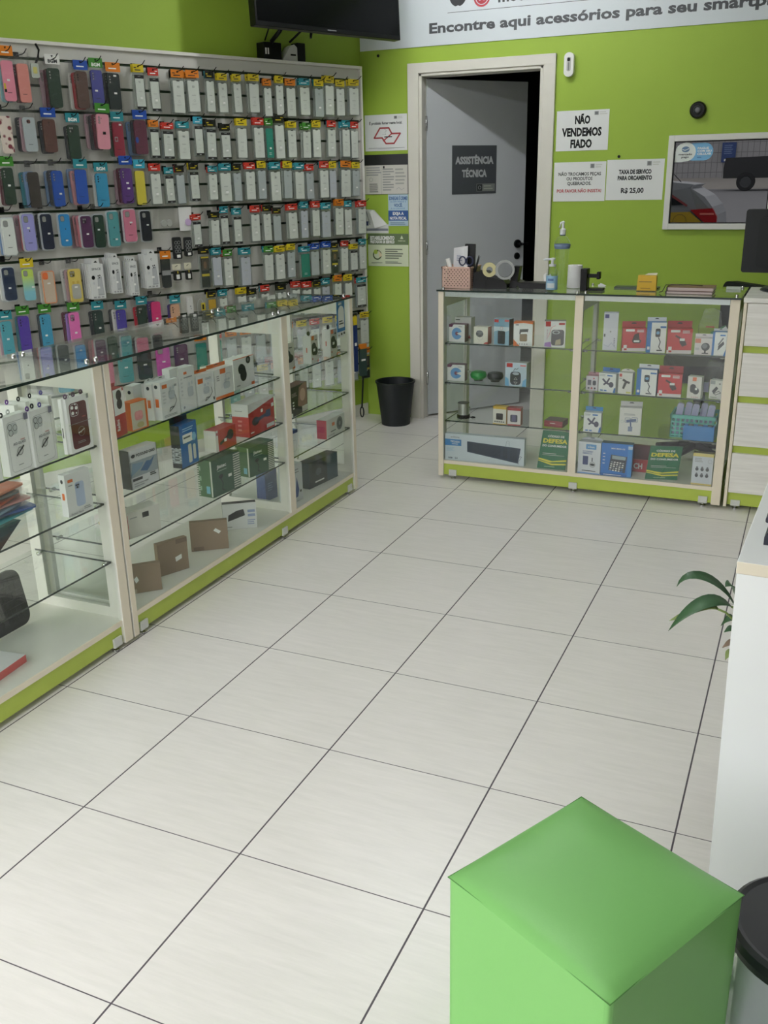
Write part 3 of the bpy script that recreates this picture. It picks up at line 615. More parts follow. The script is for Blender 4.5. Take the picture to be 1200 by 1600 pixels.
# white desk
DH = .75; dk = mat((240, 242, 243), .4, noise=.02, nscale=5, name='white_desk_laminate')
c0 = on_z(1151.5, 877, DH); c1 = on_z(1197, 760, DH); da = math.atan2(c1.y-c0.y, c1.x-c0.x) - PI/2
t = thing('reception_desk', 'plain white desk with a solid end panel at the right edge', 'desk', (c0.x, c0.y, 0), da)
b = MB(); b.box(0, .95, 0, 1.9, DH-.025, DH, dk, mf=CREAM); b.build('desktop', t, bevel=.0015)
b = MB(); b.prism([(.014, 0), (.93, 0), (.95, DH-.0255), (.0015, DH-.0255)], .002, .024, dk); b.build('end_panel', t)
b = MB(); b.prism([(.30, 0), (.93, 0), (.93, DH-.026), (.30, DH-.026)], 1.86, 1.88, dk); b.build('end_panel', t)
b = MB(); b.box(.80, .82, .025, 1.85, .25, DH-.026, dk); b.build('modesty_panel', t)
NV = mat((38, 42, 56), .5)
P = on_z(1191, 851, DH)
t = thing('charger_stack', 'dark grey ridged electronic device standing on the white desk', 'electronics', (P.x+.002, P.y, DH), da)
b = MB(); b.prism([(0, 0), (.16, 0), (.16, .042), (.022, .042), (.008, .03), (0, .016)], 0, .09, NV); b.build('base', t, bevel=.003)
b = MB()
for k in range(3): b.prism(rrect(-.002+.004*k, .0425+.014*k, .15, .0545+.014*k, .004, 3), .01, .085, mat((50, 50, 64), .4))
b.build('ridge', t, bevel=.002)
b = MB(); b.box(.03, .14, .02, .075, .085, .098, mat((70, 160, 110), .45)); b.build('cover', t)

# plant under the desk, leaves reaching out past its corner
PL = mat((58, 92, 60), .45, noise=.25, nscale=16, name='leaf_green'); PLD = mat((124, 140, 84), .5, noise=.15, nscale=16, name='pale_leaf'); STEM = mat((126, 146, 82), .5)
t = thing('potted_plant', 'green leafy houseplant peeking out past the white desk corner', 'plant', (1.985, .60, 0))
b = MB(); b.lathe([(0, .004), (.075, .004), (.095, .17), (.1, .172), (.1, .185), (.088, .185), (.08, .02), (0, .02)], mat((70, 56, 48), .6), 24); b.build('pot', t)
b = MB(); b.lathe([(0, .165), (.088, .165)], mat((46, 36, 28), .9), 24); b.build('soil', t)
def leaf_strip(b, pts, wid, m, roll=0.0, fold=.25):
    pts = [Vector(p) for p in pts]; n = len(pts); vs = []
    for i, p in enumerate(pts):
        a = (pts[min(i+1, n-1)]-pts[max(i-1, 0)]).normalized(); s = a.cross(Vector((0, 0, 1)))
        s = s.normalized() if s.length > .05 else Vector((0, 1, 0)); nn = s.cross(a); s = (s*math.cos(roll)+nn*math.sin(roll)).normalized(); nn = s.cross(a)
        tt = i/(n-1); w = wid*(math.sin(PI*min(1, tt**.75*.97+.03)))**.8
        vs += [p - s*w + nn*w*fold, p, p + s*w + nn*w*fold]
    b.add(vs, [(i*3+k, i*3+k+1, i*3+k+4, i*3+k+3) for i in range(n-1) for k in (0, 1)], m, True)
def bez(p0, p1, p2, p3, n=12):
    p0, p1, p2, p3 = map(Vector, (p0, p1, p2, p3))
    return [((1-t)**3)*p0+3*t*(1-t)**2*p1+3*t*t*(1-t)*p2+t**3*p3 for t in [i/n for i in range(n+1)]]
O = Vector((1.985, .60, 0))
def pt(px, py, y): return on_y(px, py, y) - O
root = Vector((0, 0, .166))
leaves = [((1152, 955, .56), (1130, 905, .53), (1075, 880, .5), (1057, 917, .5), .016, PL, (1160, 955)),
          ((1143, 948, .5), (1115, 925, .46), (1075, 950, .44), (1044, 986, .44), .018, PL, (1150, 965)),
          ((1122, 952, .46), (1105, 938, .46), (1070, 962, .45), (1045, 970, .45), .012, PLD, (1145, 975)),
          ((1150, 968, .52), (1144, 962, .5), (1138, 965, .5), (1126, 978, .5), .010, PL, (1152, 975)),
          ((1150, 982, .52), (1144, 980, .5), (1138, 983, .5), (1131, 988, .5), .008, PL, (1152, 990)),
          ((1150, 1000, .52), (1142, 1002, .5), (1135, 1008, .5), (1128, 1012, .5), .007, mat((120, 100, 84), .6), (1150, 1000)),
          ((1148, 1018, .52), (1142, 1018, .5), (1136, 1022, .5), (1133, 1032, .5), .009, PLD, (1150, 1015)),
          ((1151, 935, .6), (1146, 912, .58), (1140, 908, .56), (1133, 917, .56), .014, PL, (1155, 950))]
for a, c, e, f, wv, m, sb in leaves:
    b = MB(); P = [pt(*q) for q in (a, c, e, f)]; leaf_strip(b, bez(*P), wv, m, .35); o = b.build('leaf', t); s = o.modifiers.new('thick', 'SOLIDIFY'); s.thickness = .0006
    b = MB(); b.tube(bez(root, root+Vector((-.01, 0, .14)), P[0]+Vector((.05, .01, .0)), P[0], 10), .0026, STEM, 6); b.build('leaf_stalk', o)

# pedal bin with a plastic liner in front of the desk
PC = on_z(1258, 1455, .25)
t = thing('pedal_bin', 'black lidded bin with white plastic liner between stool and desk', 'bin', (PC.x+.014, PC.y+.012, -.05))
b = MB(); b.lathe([(0, .0505), (.10, .0505), (.11, .06), (.112, .25), (0, .25)], BN, 36); b.build('body', t)
b = MB(); b.lathe([(.122, .262), (.134, .266), (.136, .28), (.134, .296), (.126, .302), (.118, .299), (.06, .300), (0, .301)], mat((24, 26, 30), .35), 48); b.build('lid', t)
b = MB(); vs = []; sg = 48; rows = 9
rs = random.Random(3); ph = [rs.uniform(0, 6.28) for _ in range(6)]
for j in range(rows):
    for i in range(sg):
        a = 2*PI*i/sg; v = j/(rows-1); rr = .119 + .026*v*(.5+.5*math.sin(7*a+ph[0])) + .012*math.sin(15*a+ph[1]+4*v)*v
        vs.append((rr*math.cos(a), rr*math.sin(a), .262-.15*v-.03*v*math.sin(3*a+ph[2])))
b.add(vs, [(j*sg+i, j*sg+(i+1) % sg, (j+1)*sg+(i+1) % sg, (j+1)*sg+i) for j in range(rows-1) for i in range(sg)], glass('bin_liner', (.9, .92, .94), 1.3, .15, .4, haze=((214, 220, 224), .6)), True); b.build('liner', t)
# ------------------------------------------------------------------ stock hanging on the slat wall
HC = {'yellow': (206, 184, 36), 'red': (190, 54, 42), 'orange': (214, 124, 34), 'teal': (44, 132, 142), 'black': (28, 30, 24), 'green': (62, 128, 44), 'blue': (34, 74, 160), 'cyan': (60, 160, 184), 'white': (222, 222, 218), 'grey': (120, 124, 124)}
def hm(c): return mat(HC[c], .35, name='header_'+c)
HOOKZ = [1.985-.217*i for i in range(8)]
MESH = {}
def cached(key, maker):
    if key not in MESH: MESH[key] = maker()
    return MESH[key]
def inst(name, me, parent, loc=None):
    o = D.objects.new(name, me); COL.objects.link(o); o.parent = parent
    if loc: o.location = loc
    return o
def mesh_of(b, name):
    o = b.build(name); me = o.data; D.objects.remove(o); return me
FW, FH = .066, .145
FILMC = {'n': (226, 228, 220), 'b': (222, 225, 217), 'l': (190, 196, 196), 'v': (200, 202, 212), 't': (22, 138, 118), 'd': (34, 42, 36), 'y': (204, 160, 34), 'w': (196, 198, 194)}
def film_mesh(style, var):
    b = MB(); fm = mat(FILMC[style], .22, name='film_'+style); hw = FW/2
    out = rrect(-hw, 0, hw, FH, .006, 4)
    b.prism(out, -.0042, -.002, fm)
    ln = mat((60, 64, 60), .4)
    D_ = [('rl', .0, .0, 1, 1, .006, .0015, ln)]
    if style == 'b': D_ += [('rr', 0, .0, 1, .085, .004, BLACK), ('rr', 0, .90, 1, 1, .004, BLACK), ('r', .0, 0, .035, 1, BLACK), ('r', .965, 0, 1, 1, BLACK), ('r', .36, .958, .64, .972, GREYT), ('rr', .38, .02, .62, .045, .0015, GREYT)]
    elif style in 'nlvw': D_ += [('p', [(.32, 1), (.68, 1), (.62, .965), (.38, .965)], ln)]
    if style in 'nblv':
        if var % 3 != 2: D_ += [('t', '3D' if var % 2 == 0 else '9D', .5, .80, .085, mat((150, 154, 150), .4), {'b': 1.5})]
        D_ += [('txt', .3, .50, .7, .56, 1, mat((186, 188, 182), .4)), ('o', .5, .36, .006, .0012, mat((178, 180, 176), .4)), ('txt', .28, .22, .72, .27, 2, mat((186, 188, 182), .4))]
    if style == 't': D_ += [('txt', .3, .1, .7, .2, 2, mat((160, 200, 190), .4))]
    if style == 'd': D_ += [('r', .1, .55, .9, .92, mat((60, 54, 40), .3)), ('e', .5, .72, .2, .12, mat((120, 90, 60), .4)), ('r', .05, .36, .95, .44, hm('yellow')), ('r', .05, .94, .95, .99, hm('yellow'))]
    if var % 4 in (1, 2): D_ += [('r', .42, .30, .68, .36, PRICE)]
    b.decals(FW, FH, D_, x0=-hw, y=-.0042)
    return mesh_of(b, 'film')
def header_mesh(col, var):
    b = MB(); b.box(-.037, .037, -.0032, -.002, .157, .191, hm(col))
    ink = hm('yellow') if col == 'black' else INK if col in ('yellow', 'orange', 'white') else PURE
    b.decals(.074, .034, [('txt', .18, .14, .86, .42, 1, ink), ('p', [(.4, .62), (.5, .88), (.6, .62)], BLACK), ('r', .1, .5, .3, .62, ink) if var % 2 else ('r', .66, .5, .9, .6, ink)], x0=-.037, z0=.157, y=-.0032)
    return mesh_of(b, 'header_card')
def blister_mesh():
    b = MB(); b.box(-.038, .038, -.0055, .0055, -.006, .157, BLISTER); b.box(-.037, .037, -.0014, -.0006, .157, .1925, BLISTER)
    return mesh_of(b, 'blister')
def hook_mesh():
    b = MB(); b.tube([(0, .045, 0), (0, -.03, 0), (0, -.05, .004), (.004, -.066, .018)], .0021, BLACK, 6); b.box(-.012, .012, .041, .045, -.012, .014, BLACK)
    return mesh_of(b, 'display_hook')
def film_pack(s, z, off, sx, sz, style, var, header, label, group, tilt=0.0):
    t = thing('film_pack', label, 'phone screen film pack', wall_pt(s, z, off), WROT, group)
    t.rotation_euler = (0, tilt, WROT); t.scale = (sx, 1, sz)
    inst('film', cached(('f', style, var % 12), lambda: film_mesh(style, var % 12)), t)
    inst('header_card', cached(('h', header, var % 2), lambda: header_mesh(header, var % 2)), t)
    inst('blister', cached('bl', blister_mesh), t)
    return t
FOFF = .062
ROWN = ['top', 'second', 'third', 'fourth', 'fifth', 'sixth', 'seventh', 'lowest']
FILMS = [
 [(209,229,117,171,'yellow','b'),(233,252,122,174,'red','b'),(268,290,125,177,'orange','n'),(292,314,125,175,'orange','n'),(321,337,126,175,'black','n'),(340,357,129,176,'yellow','n'),(364,379,130,176,'yellow','n'),(388,406,130,176,'yellow','n'),(412,426,137,182,'orange','n'),(430,444,133,180,'yellow','n'),(447,463,137,182,'orange','n'),(468,485,136,180,'teal','n'),(491,506,138,183,'yellow','l'),(507,522,133,180,'yellow','n'),(525,539,138,181,'yellow','n'),(545,561,137,180,'yellow','n')],
 [(236,248,202,247,'orange','b'),(253,273,205,248,'red','b'),(277,298,204,249,'teal','n'),(303,319,197,243,'cyan','b'),(321,339,202,249,'black','b'),(345,362,207,249,'black','b'),(369,387,200,247,'yellow','n'),(396,414,199,247,'red','n'),(415,428,200,247,'green','t'),(429,446,195,248,'black','n'),(449,464,203,246,'yellow','n'),(472,486,205,247,'green','n'),(488,502,202,246,'yellow','n'),(511,525,202,245,'red','n'),(534,547,202,245,'teal','n'),(548,560,204,247,'red','n')],
 [(234,254,271,319,'red','n'),(258,274,275,317,'teal','b'),(275,291,273,318,'black','l'),(296,313,269,314,'black','b'),(325,341,272,312,'teal','n'),(343,363,270,315,'teal','n'),(364,379,270,314,'black','l'),(383,400,268,312,'red','n'),(402,417,266,311,'yellow','l'),(422,440,268,314,'teal','n'),(442,457,266,310,'yellow','l'),(460,476,268,311,'teal','n'),(478,491,270,311,'red','l'),(499,514,266,309,'red','n'),(514,526,266,309,'yellow','v'),(532,548,265,308,'orange','n'),(550,562,266,306,'yellow','l')],
 [(301,316,347,385,'red','b'),(328,344,344,383,'black','n'),(344,359,337,381,'teal','b'),(364,379,339,381,'teal','b'),(391,407,335,377,'red','n'),(411,425,334,376,'black','n'),(426,440,337,376,'black','l'),(450,466,332,373,'red','n'),(469,482,329,372,'teal','v'),(487,500,328,369,'red','n'),(502,517,330,371,'teal','v'),(523,537,325,367,'orange','n'),(538,550,327,367,'teal','n'),(559,572,326,365,'red','n')],
 [(312,329,401,449,'black','d'),(331,348,402,446,'teal','v'),(349,365,404,446,'green','n'),(375,393,402,446,'teal','v'),(412,428,398,438,'green','n'),(430,446,397,436,'yellow','n'),(448,462,394,433,'yellow','l'),(470,485,397,433,'teal','t'),(485,499,393,430,'blue','l'),(503,517,390,428,'blue','n'),(517,528,391,427,'black','d'),(532,544,388,423,'red','n'),(547,559,392,424,'yellow','b'),(561,572,385,420,'teal','n')],
 [(325,339,468,506,'black','y'),(343,358,466,506,'teal','n'),(371,387,463,503,'yellow','n'),(389,403,464,503,'black','n'),(408,423,459,499,'red','n'),(434,449,457,497,'black','n'),(456,470,453,492,'red','n'),(473,488,453,491,'red','n'),(490,502,451,489,'black','n'),(503,516,448,487,'teal','v'),(522,534,443,482,'orange','n'),(539,551,442,481,'yellow','n'),(557,572,445,479,'teal','b')]]
def lean(px, va, vb): return (687-px)/(4995-va)*(vb-va)
nvar = 0
def hook_for(s, z, off, label):
    o = D.objects.new('display_hook', cached('hook', hook_mesh)); COL.objects.link(o); o.location = wall_pt(s, z, off); o.rotation_euler = (0, 0, WROT)
    return tag(o, label, 'hook', 'black display hooks')
def hang(row, k, n, a, d, vt, vb, hc, stl):
    global nvar
    nvar += 1; ln = lean(a, vt, vb)
    s0, zt = on_wall(a, vt, FOFF); s1, _ = on_wall(d-ln, vt, FOFF); sb, zb = on_wall((a+d+ln)/2, vb, FOFF)
    sc = (s0+s1)/2; sx = max(.7, min(1.25, (s1-s0)/FW)); sz = max(.8, min(1.2, (zt-zb)/FH))
    what = {'b': 'black bordered screen film', 'n': 'clear screen film', 'l': 'greyish screen film', 'v': 'lilac grey screen film', 't': 'teal backed screen film', 'd': 'dark printed screen film', 'y': 'yellow backed screen film'}[stl]
    pos = '%s film pack from the left, %s row' % (ordinal(k), ROWN[row])
    zb = max(zt, 0) - FH*sz
    film_pack(sc, zb, FOFF, sx, sz, stl, nvar, hc, '%s under %s header, %s' % (what, hc, pos), 'film packs in the %s row' % ROWN[row], random.uniform(-.02, .02))
    hook_for(sc, zb+.184*sz, FOFF-.002, 'black hook holding the %s' % pos)
    rs = random.Random(nvar)
    film_pack(sc+rs.uniform(-.007, .004), zb+rs.uniform(-.004, .002), FOFF-.014, sx*.98, sz*.99, rs.choice('nnlw'), nvar+3, hc if rs.random() < .6 else rs.choice(['yellow', 'teal', 'red', 'black']), 'pack hanging directly behind the %s' % pos, 'film packs in the %s row' % ROWN[row], rs.uniform(-.03, .03))
for r, row in enumerate(FILMS):
    for k, it in enumerate(row): hang(r, k, len(row), *it)
for r in (6, 7):                                                    # lower rows, seen past and through the cabinets
    ss = [-.075-.097*i for i in range(13 if r == 6 else 11)][::-1]
    for k, s in enumerate(ss):
        nvar += 1; rs = random.Random(100+nvar); hc = rs.choice(['yellow', 'teal', 'red', 'black', 'orange', 'blue']); stl = rs.choice('nnnlvbt')
        if k == len(ss)-1: hc, stl = 'yellow' if r == 6 else 'orange', 'n' if r == 6 else 'd'
        z = HOOKZ[r]-.184-.005; pos = '%s film pack from the left, %s row' % (ordinal(k), ROWN[r])
        film_pack(s, z, FOFF, 1, 1, stl, nvar, hc, 'screen film under %s header, %s' % (hc, pos), 'film packs in the %s row' % ROWN[r])
        hook_for(s, z+.184, FOFF-.002, 'black hook holding the %s' % pos)

# ---- phone cases
def case_body(w, h, color, cam, text=True, mottle=None, sticker=None, mark=False, grad=None):
    b = MB(); m = mat(color, .5) if not mottle else mottle
    b.prism(rrect(-w/2, 0, w/2, h, .011, 5), -.005, .005, m)
    lt = mat((150, 150, 145), .35); dkm = mat(tuple(max(0, int(c*.62)) for c in color), .4); X = []
    if cam == 'sq': X = [('rr', .10, .77, .50, .95, .007, dkm), ('rr', .125, .782, .475, .938, .006, lt)]
    elif cam == 'v3': X = [('e', .2, .90-.075*i, .085, .036, dkm) for i in range(3)] + [('e', .2, .90-.075*i, .055, .024, lt) for i in range(3)] + [('e', .36, .875, .04, .018, dkm)]
    elif cam == 'd3': X = [('e', .2, .90-.07*i, .06, .026, BLACK) for i in range(3)] + [('e', .36, .86, .03, .013, BLACK)]
    elif cam == 'q4': X = [('rr', .10, .76, .52, .95, .008, dkm), ('e', .22, .90, .07, .031, lt), ('e', .40, .90, .07, .031, lt), ('e', .22, .81, .07, .031, lt), ('e', .40, .81, .05, .022, BLACK)]
    elif cam == 'c1': X = [('rr', .30, .82, .62, .93, .006, mat((90, 52, 44), .4)), ('e', .40, .875, .06, .027, BLACK)]
    elif cam == 'e2': X = [('e', .5, .90, .07, .03, dkm), ('e', .5, .82, .05, .022, dkm)]
    if grad: X += grad
    if mark:
        X += [('e', .5, .54, .052, .024, INK), ('p', [(.5, .565), (.53, .595), (.51, .57)], INK)]
    if text: X += [('txt', .25, .19, .8, .235, 1, dkm)]
    for sx, sz in sticker or []: X += [('r', sx-.12, sz-.025, sx+.12, sz+.025, PRICE)]
    b.decals(w, h, X, x0=-w/2, y=-.005)
    return b
CASEOFF = .058
def phone_case(px, color, cam, style, label, header=None, htext=None, sticker=None, mottle=None, mark=False, tilt=0, off=CASEOFF, behind=(), grad=None, group=None, hookn=None, text=True):
    a, d, vt, vb = px; ln = lean(a, vt, vb)
    s0, zt = on_wall(a, vt, off); s1, _ = on_wall(d-ln, vt, off); sc = (s0+s1)/2; w = max(.05, min(.095, s1-s0)); h = max(.12, min(.178, zt-on_wall((a+ln), vb, off)[1])); zb = zt-h
    t = thing('phone_case', label, 'phone case', wall_pt(sc, zb, off), WROT, group); t.rotation_euler = (0, tilt, WROT)
    case_body(w, h, color, cam, text, mottle, sticker, mark, grad).build('case_shell', t, bevel=.002)
    if style == 'box':
        b = MB(); b.prism(rrect(-w/2-.006, -.006, w/2+.006, h+.006, .014, 5), -.0065, .011, CLEAR); b.build('clear_tray', t)
        b = MB(); b.prism(rrect(-w/2-.006, -.006, w/2+.006, h+.006, .014, 5), .0115, .0125, PURE); b.build('tray_card', t)
    else:
        b = MB(); b.box(-w/2-.007, w/2+.007, -.0075, .0075, -.008, h+.045, BAG); b.build('bag', t)
    if header:
        hc, hz = header; b = MB(); b.box(-w/2-.006, w/2+.006, -.0085, -.0078, h+.006+hz, h+.046+hz, hm(hc))
        dd = [('p', [(.42, .9), (.5, .66), (.58, .9)], BLACK)]
        dd += [('t', htext, .5, .32, .5, PURE if hc != 'white' else INK, {'b': 1.6, 'fit': .62})] if htext else [('txt', .2, .2, .8, .5, 1, PURE)]
        b.decals(w+.012, .04, dd, x0=-w/2-.006, z0=h+.006+hz, y=-.0085); b.build('header_card', t)
    hook_for(sc, zb+h+.036, off-.004, 'black hook above the ' + label.split(',')[0])
    for i, c in enumerate(behind):                                   # the next cases on the same hook
        rs = random.Random(int(a*7+vt+i*31))
        q = thing('phone_case', '%s case half hidden %s the %s' % (c[1], ['behind', 'further behind', 'furthest behind'][i], label.split(',')[0]), 'phone case', wall_pt(sc-.010*(i+1)+rs.uniform(-.003, .003), zb+rs.uniform(-.006, .004), off-(.0205 if style == 'box' else .0165)*(i+1)), WROT, group)
        q.rotation_euler = (0, rs.uniform(-.03, .03), WROT)
        case_body(w, h, c[0], 'v3', False).build('case_shell', q)
        if style == 'box':
            b = MB(); b.prism(rrect(-w/2-.006, -.006, w/2+.006, h+.006, .014, 5), -.0065, .0075, CLEAR); b.build('clear_tray', q)
        else:
            b = MB(); b.box(-w/2-.007, w/2+.007, -.0075, .0075, -.008, h+.045, BAG); b.build('bag', q)
FLOR = D.materials.new('floral_print'); FLOR.use_nodes = True; nt = FLOR.node_tree; vo = nt.nodes.new('ShaderNodeTexVoronoi'); vo.inputs['Scale'].default_value = 38; tcf = nt.nodes.new('ShaderNodeTexCoord'); rf = nt.nodes.new('ShaderNodeValToRGB')
rf.color_ramp.elements[0].position = .30; rf.color_ramp.elements[0].color = rgb((122, 34, 52)); rf.color_ramp.elements[1].position = .44; rf.color_ramp.elements[1].color = rgb((222, 208, 196)); nt.links.new(tcf.outputs['Object'], vo.inputs['Vector']); nt.links.new(vo.outputs['Distance'], rf.inputs[0]); nt.links.new(rf.outputs[0], nt.nodes['Principled BSDF'].inputs['Base Color'])
GRD = D.materials.new('lime_to_aqua'); GRD.use_nodes = True; nt = GRD.node_tree; tcf = nt.nodes.new('ShaderNodeTexCoord'); sp_ = nt.nodes.new('ShaderNodeSeparateXYZ'); rf = nt.nodes.new('ShaderNodeValToRGB'); mpn = nt.nodes.new('ShaderNodeMapRange'); mpn.inputs['From Max'].default_value = .15
rf.color_ramp.elements[0].position = .25; rf.color_ramp.elements[0].color = rgb((126, 190, 204)); rf.color_ramp.elements[1].position = .75; rf.color_ramp.elements[1].color = rgb((190, 216, 92)); nt.links.new(tcf.outputs['Object'], sp_.inputs[0]); nt.links.new(sp_.outputs['Z'], mpn.inputs['Value']); nt.links.new(mpn.outputs[0], rf.inputs[0]); nt.links.new(rf.outputs[0], nt.nodes['Principled BSDF'].inputs['Base Color'])
PK, DGN, BRN, NVY = (196, 128, 140), (26, 52, 36), (84, 60, 50), (24, 32, 54)
G1, G2, G3, G4, G5, G6 = ['phone cases in the %s row' % n for n in ('top', 'second', 'third', 'fourth', 'fifth', 'sixth')]
a_ = ((90, 40, 52), 'dark red'); b_ = ((60, 62, 66), 'charcoal'); c_ = ((182, 150, 160), 'pale pink'); d_ = ((120, 150, 190), 'pale blue'); e_ = ((60, 130, 140), 'teal'); f_ = ((220, 220, 214), 'white')
phone_case((1, 26, 94, 158), (226, 138, 158), 'n', 'bag', 'bright pink phone case with yellow strip, leftmost in the top row', ('orange', .012), None, [(.45, .52)], grad=[('r', 0, .30, .16, .44, hm('yellow')), ('r', 0, .22, .2, .30, BLACK)], group=G1, behind=(((120, 170, 180), 'aqua'),))
phone_case((25, 50, 99, 160), (216, 138, 128), 'n', 'bag', 'salmon pink phone case, second in the top row', group=G1, behind=(a_,))
phone_case((72, 99, 106, 168), DGN, 'v3', 'bag', 'dark green phone case under a white header, top row', ('white', .01), 'BGM', group=G1, behind=(a_, c_), tilt=0)
phone_case((116, 141, 111, 169), BRN, 'd3', 'bag', 'dark brown phone case with a broad blue header, top row', ('blue', .0), None, group=G1, behind=(((170, 60, 66), 'red'), f_))
phone_case((140, 164, 109, 165), (64, 66, 140), 'v3', 'bag', 'indigo phone case with green header, top row', ('green', .004), 'BGM', [(.35, .42)], group=G1)
phone_case((166, 191, 114, 171), (20, 34, 32), 'v3', 'bag', 'black phone case with orange and teal header, top row', ('orange', .0), None, [(.62, .93), (.55, .45)], group=G1, behind=(b_,))
t = thing('charm_strap', 'small white charm in a clear pouch hanging between pink and green cases, top row', 'phone charm', wall_pt(on_wall(56, 122, .05)[0], on_wall(56, 122, .05)[1], .05), WROT)
b = MB(); b.prism(rrect(-.018, 0, .018, .06, .008), -.004, .004, mat((190, 196, 186), .4)); b.prism(rrect(-.009, .018, .009, .045, .004), -.005, -.004, mat((214, 206, 120), .4)); b.build('charm', t)
b = MB(); b.box(-.03, .03, -.006, .006, -.13, .085, BAG); b.build('pouch', t)
phone_case((-2, 23, 181, 240), (200, 180, 170), 'n', 'bag', 'floral printed phone case with red roses, leftmost in the second row', None, None, mottle=FLOR, group=G2, text=False)
phone_case((34, 60, 183, 237), (170, 180, 182), 'c1', 'bag', 'silver grey phone case with a dark camera window, second row', group=G2, behind=(c_, b_))
phone_case((65, 91, 186, 238), (88, 54, 46), 'e2', 'bag', 'reddish brown phone case, second row', ('blue', .002), None, group=G2, behind=(b_,))
phone_case((104, 128, 195, 248), DGN, 'q4', 'bag', 'dark green phone case with lettered teal header, second row', ('teal', .004), 'BGM', group=G2, behind=(b_,))
phone_case((148, 173, 178, 233), (218, 146, 160), 'v3', 'bag', 'pale pink phone case hanging forward, second row', ('green', .0), None, grad=[('r', .42, .42, .66, .50, BLACK)], group=G2, off=.085, behind=(a_, b_, c_), tilt=.03, text=False)
phone_case((174, 196, 191, 245), (140, 28, 52), 'n', 'bag', 'crimson phone case with teal header, second row', ('teal', .0), None, [(.75, .93)], grad=[('rr', .12, .44, .42, .58, .003, GREYT), ('r', .18, .47, .36, .55, mat((140, 28, 52), .5))], group=G2, behind=(((60, 90, 70), 'dark green'),))
phone_case((208, 232, 188, 241), (92, 36, 56), 'e2', 'bag', 'maroon phone case with small blue header, second row', ('blue', .0), None, grad=[('e', .14, .42, .13, .09, hm('blue'))], group=G2, behind=(b_, d_))
phone_case((2, 26, 262, 320), DGN, 'v3', 'bag', 'dark green phone case with green header, leftmost in the third row', ('green', .0), None, [(.5, .52)], group=G3, behind=(a_,))
phone_case((42, 66, 269, 325), (52, 46, 40), 'n', 'bag', 'very dark brown phone case, third row', None, group=G3, behind=(d_, e_))
phone_case((79, 103, 267, 323), (22, 74, 164), 'v3', 'bag', 'royal blue phone case with white lens rings, third row', None, None, [(.62, .36)], group=G3, behind=(b_, d_))
phone_case((115, 139, 265, 319), (24, 78, 172), 'n', 'bag', 'blue phone case with teal header, third row', ('teal', .0), None, group=G3, behind=(((196, 140, 140), 'pink'), d_), tilt=.02)
phone_case((148, 172, 271, 324), (46, 146, 186), 'd3', 'bag', 'sky blue phone case with lettered teal header, third row', ('teal', .002), 'BGM', group=G3, behind=(f_,))
phone_case((187, 210, 263, 318), (86, 46, 120), 'v3', 'bag', 'purple phone case with two price stickers, third row', ('blue', .01), None, [(.52, .58), (.58, .43)], group=G3, behind=(a_, c_))
phone_case((212, 227, 267, 320), (214, 200, 66), 'n', 'bag', 'yellow phone case, third row', ('cyan', .006), None, group=G3, off=.045, text=False)
phone_case((1, 28, 342, 399), (226, 228, 220), 'sq', 'box', 'white silicone phone case in a clear tray, fourth row', mark=True, group=G4, behind=(d_,))
phone_case((33, 59, 335, 392), (160, 156, 214), 'sq', 'box', 'lilac silicone phone case in a clear tray, fourth row', mark=True, sticker=[(.42, .62)], group=G4, behind=(((216, 130, 130), 'coral'), c_))
phone_case((62, 86, 335, 390), NVY, 'sq', 'box', 'navy silicone phone case in a clear tray, fourth row', sticker=[(.6, .45)], group=G4, behind=(b_,))
phone_case((91, 113, 335, 385), (46, 140, 200), 'sq', 'box', 'bright blue silicone phone case in a clear tray, fourth row', mark=True, sticker=[(.5, .18)], group=G4)
phone_case((126, 146, 338, 387), (78, 34, 74), 'q4', 'box', 'plum silicone phone case in a clear tray, fourth row', sticker=[(.5, .43)], group=G4, behind=(((214, 130, 140), 'coral pink'), ((220, 160, 166), 'light pink'), c_))
phone_case((147, 164, 336, 387), (30, 58, 44), 'sq', 'box', 'dark green silicone phone case in a clear tray, fourth row', sticker=[(.4, .55)], group=G4, off=.045)
phone_case((167, 189, 331, 385), (84, 156, 158), 'sq', 'box', 'teal silicone phone case in a clear tray, fourth row', mark=True, sticker=[(.62, .2)], group=G4)
phone_case((192, 215, 328, 378), (214, 124, 146), 'sq', 'box', 'rose pink silicone phone case in a clear tray, fourth row', mark=True, sticker=[(.55, .6)], group=G4, off=.07, behind=(b_,))
phone_case((219, 238, 330, 377), (20, 24, 34), 'sq', 'box', 'black silicone phone case in a clear tray, fourth row', sticker=[(.62, .54)], group=G4)
def small(name, label, cat, px, off=.05):
    a, d, vt, vb = px; s0, zt = on_wall(a, vt, off); s1, zb = on_wall(d, vb, off)
    return thing(name, label, cat, wall_pt((s0+s1)/2, zb, off), WROT), s1-s0, zt-zb
for px, lb, col in (((245, 275, 323, 363), 'clear bag with silver phone grips right of the black case, fourth row', (160, 162, 156)), ((276, 304, 322, 361), 'white card bag with a round lilac phone grip, fourth row', (196, 172, 208))):
    t, w, h = small('phone_grip', lb, 'phone grip', px)
    b = MB(); b.box(-w*.46, w*.46, -.006, .006, 0, h, BAG); b.build('bag', t)
    if col[0] > 180: b = MB(); b.box(-w*.4, w*.4, .002, .003, .004, h*.95, PURE); b.build('backing_card', t)
    for q in range(1 if col[0] > 180 else 2):
        b = MB(); b.lathe([(0, .006), (.015, .006), (.018, .002), (.018, 0), (0, 0)], mat(col, .35), 20); o = b.build('grip_disc', t, (.012-.03*q, -.001, h*.36)); o.rotation_euler = (PI/2, 0, 0)
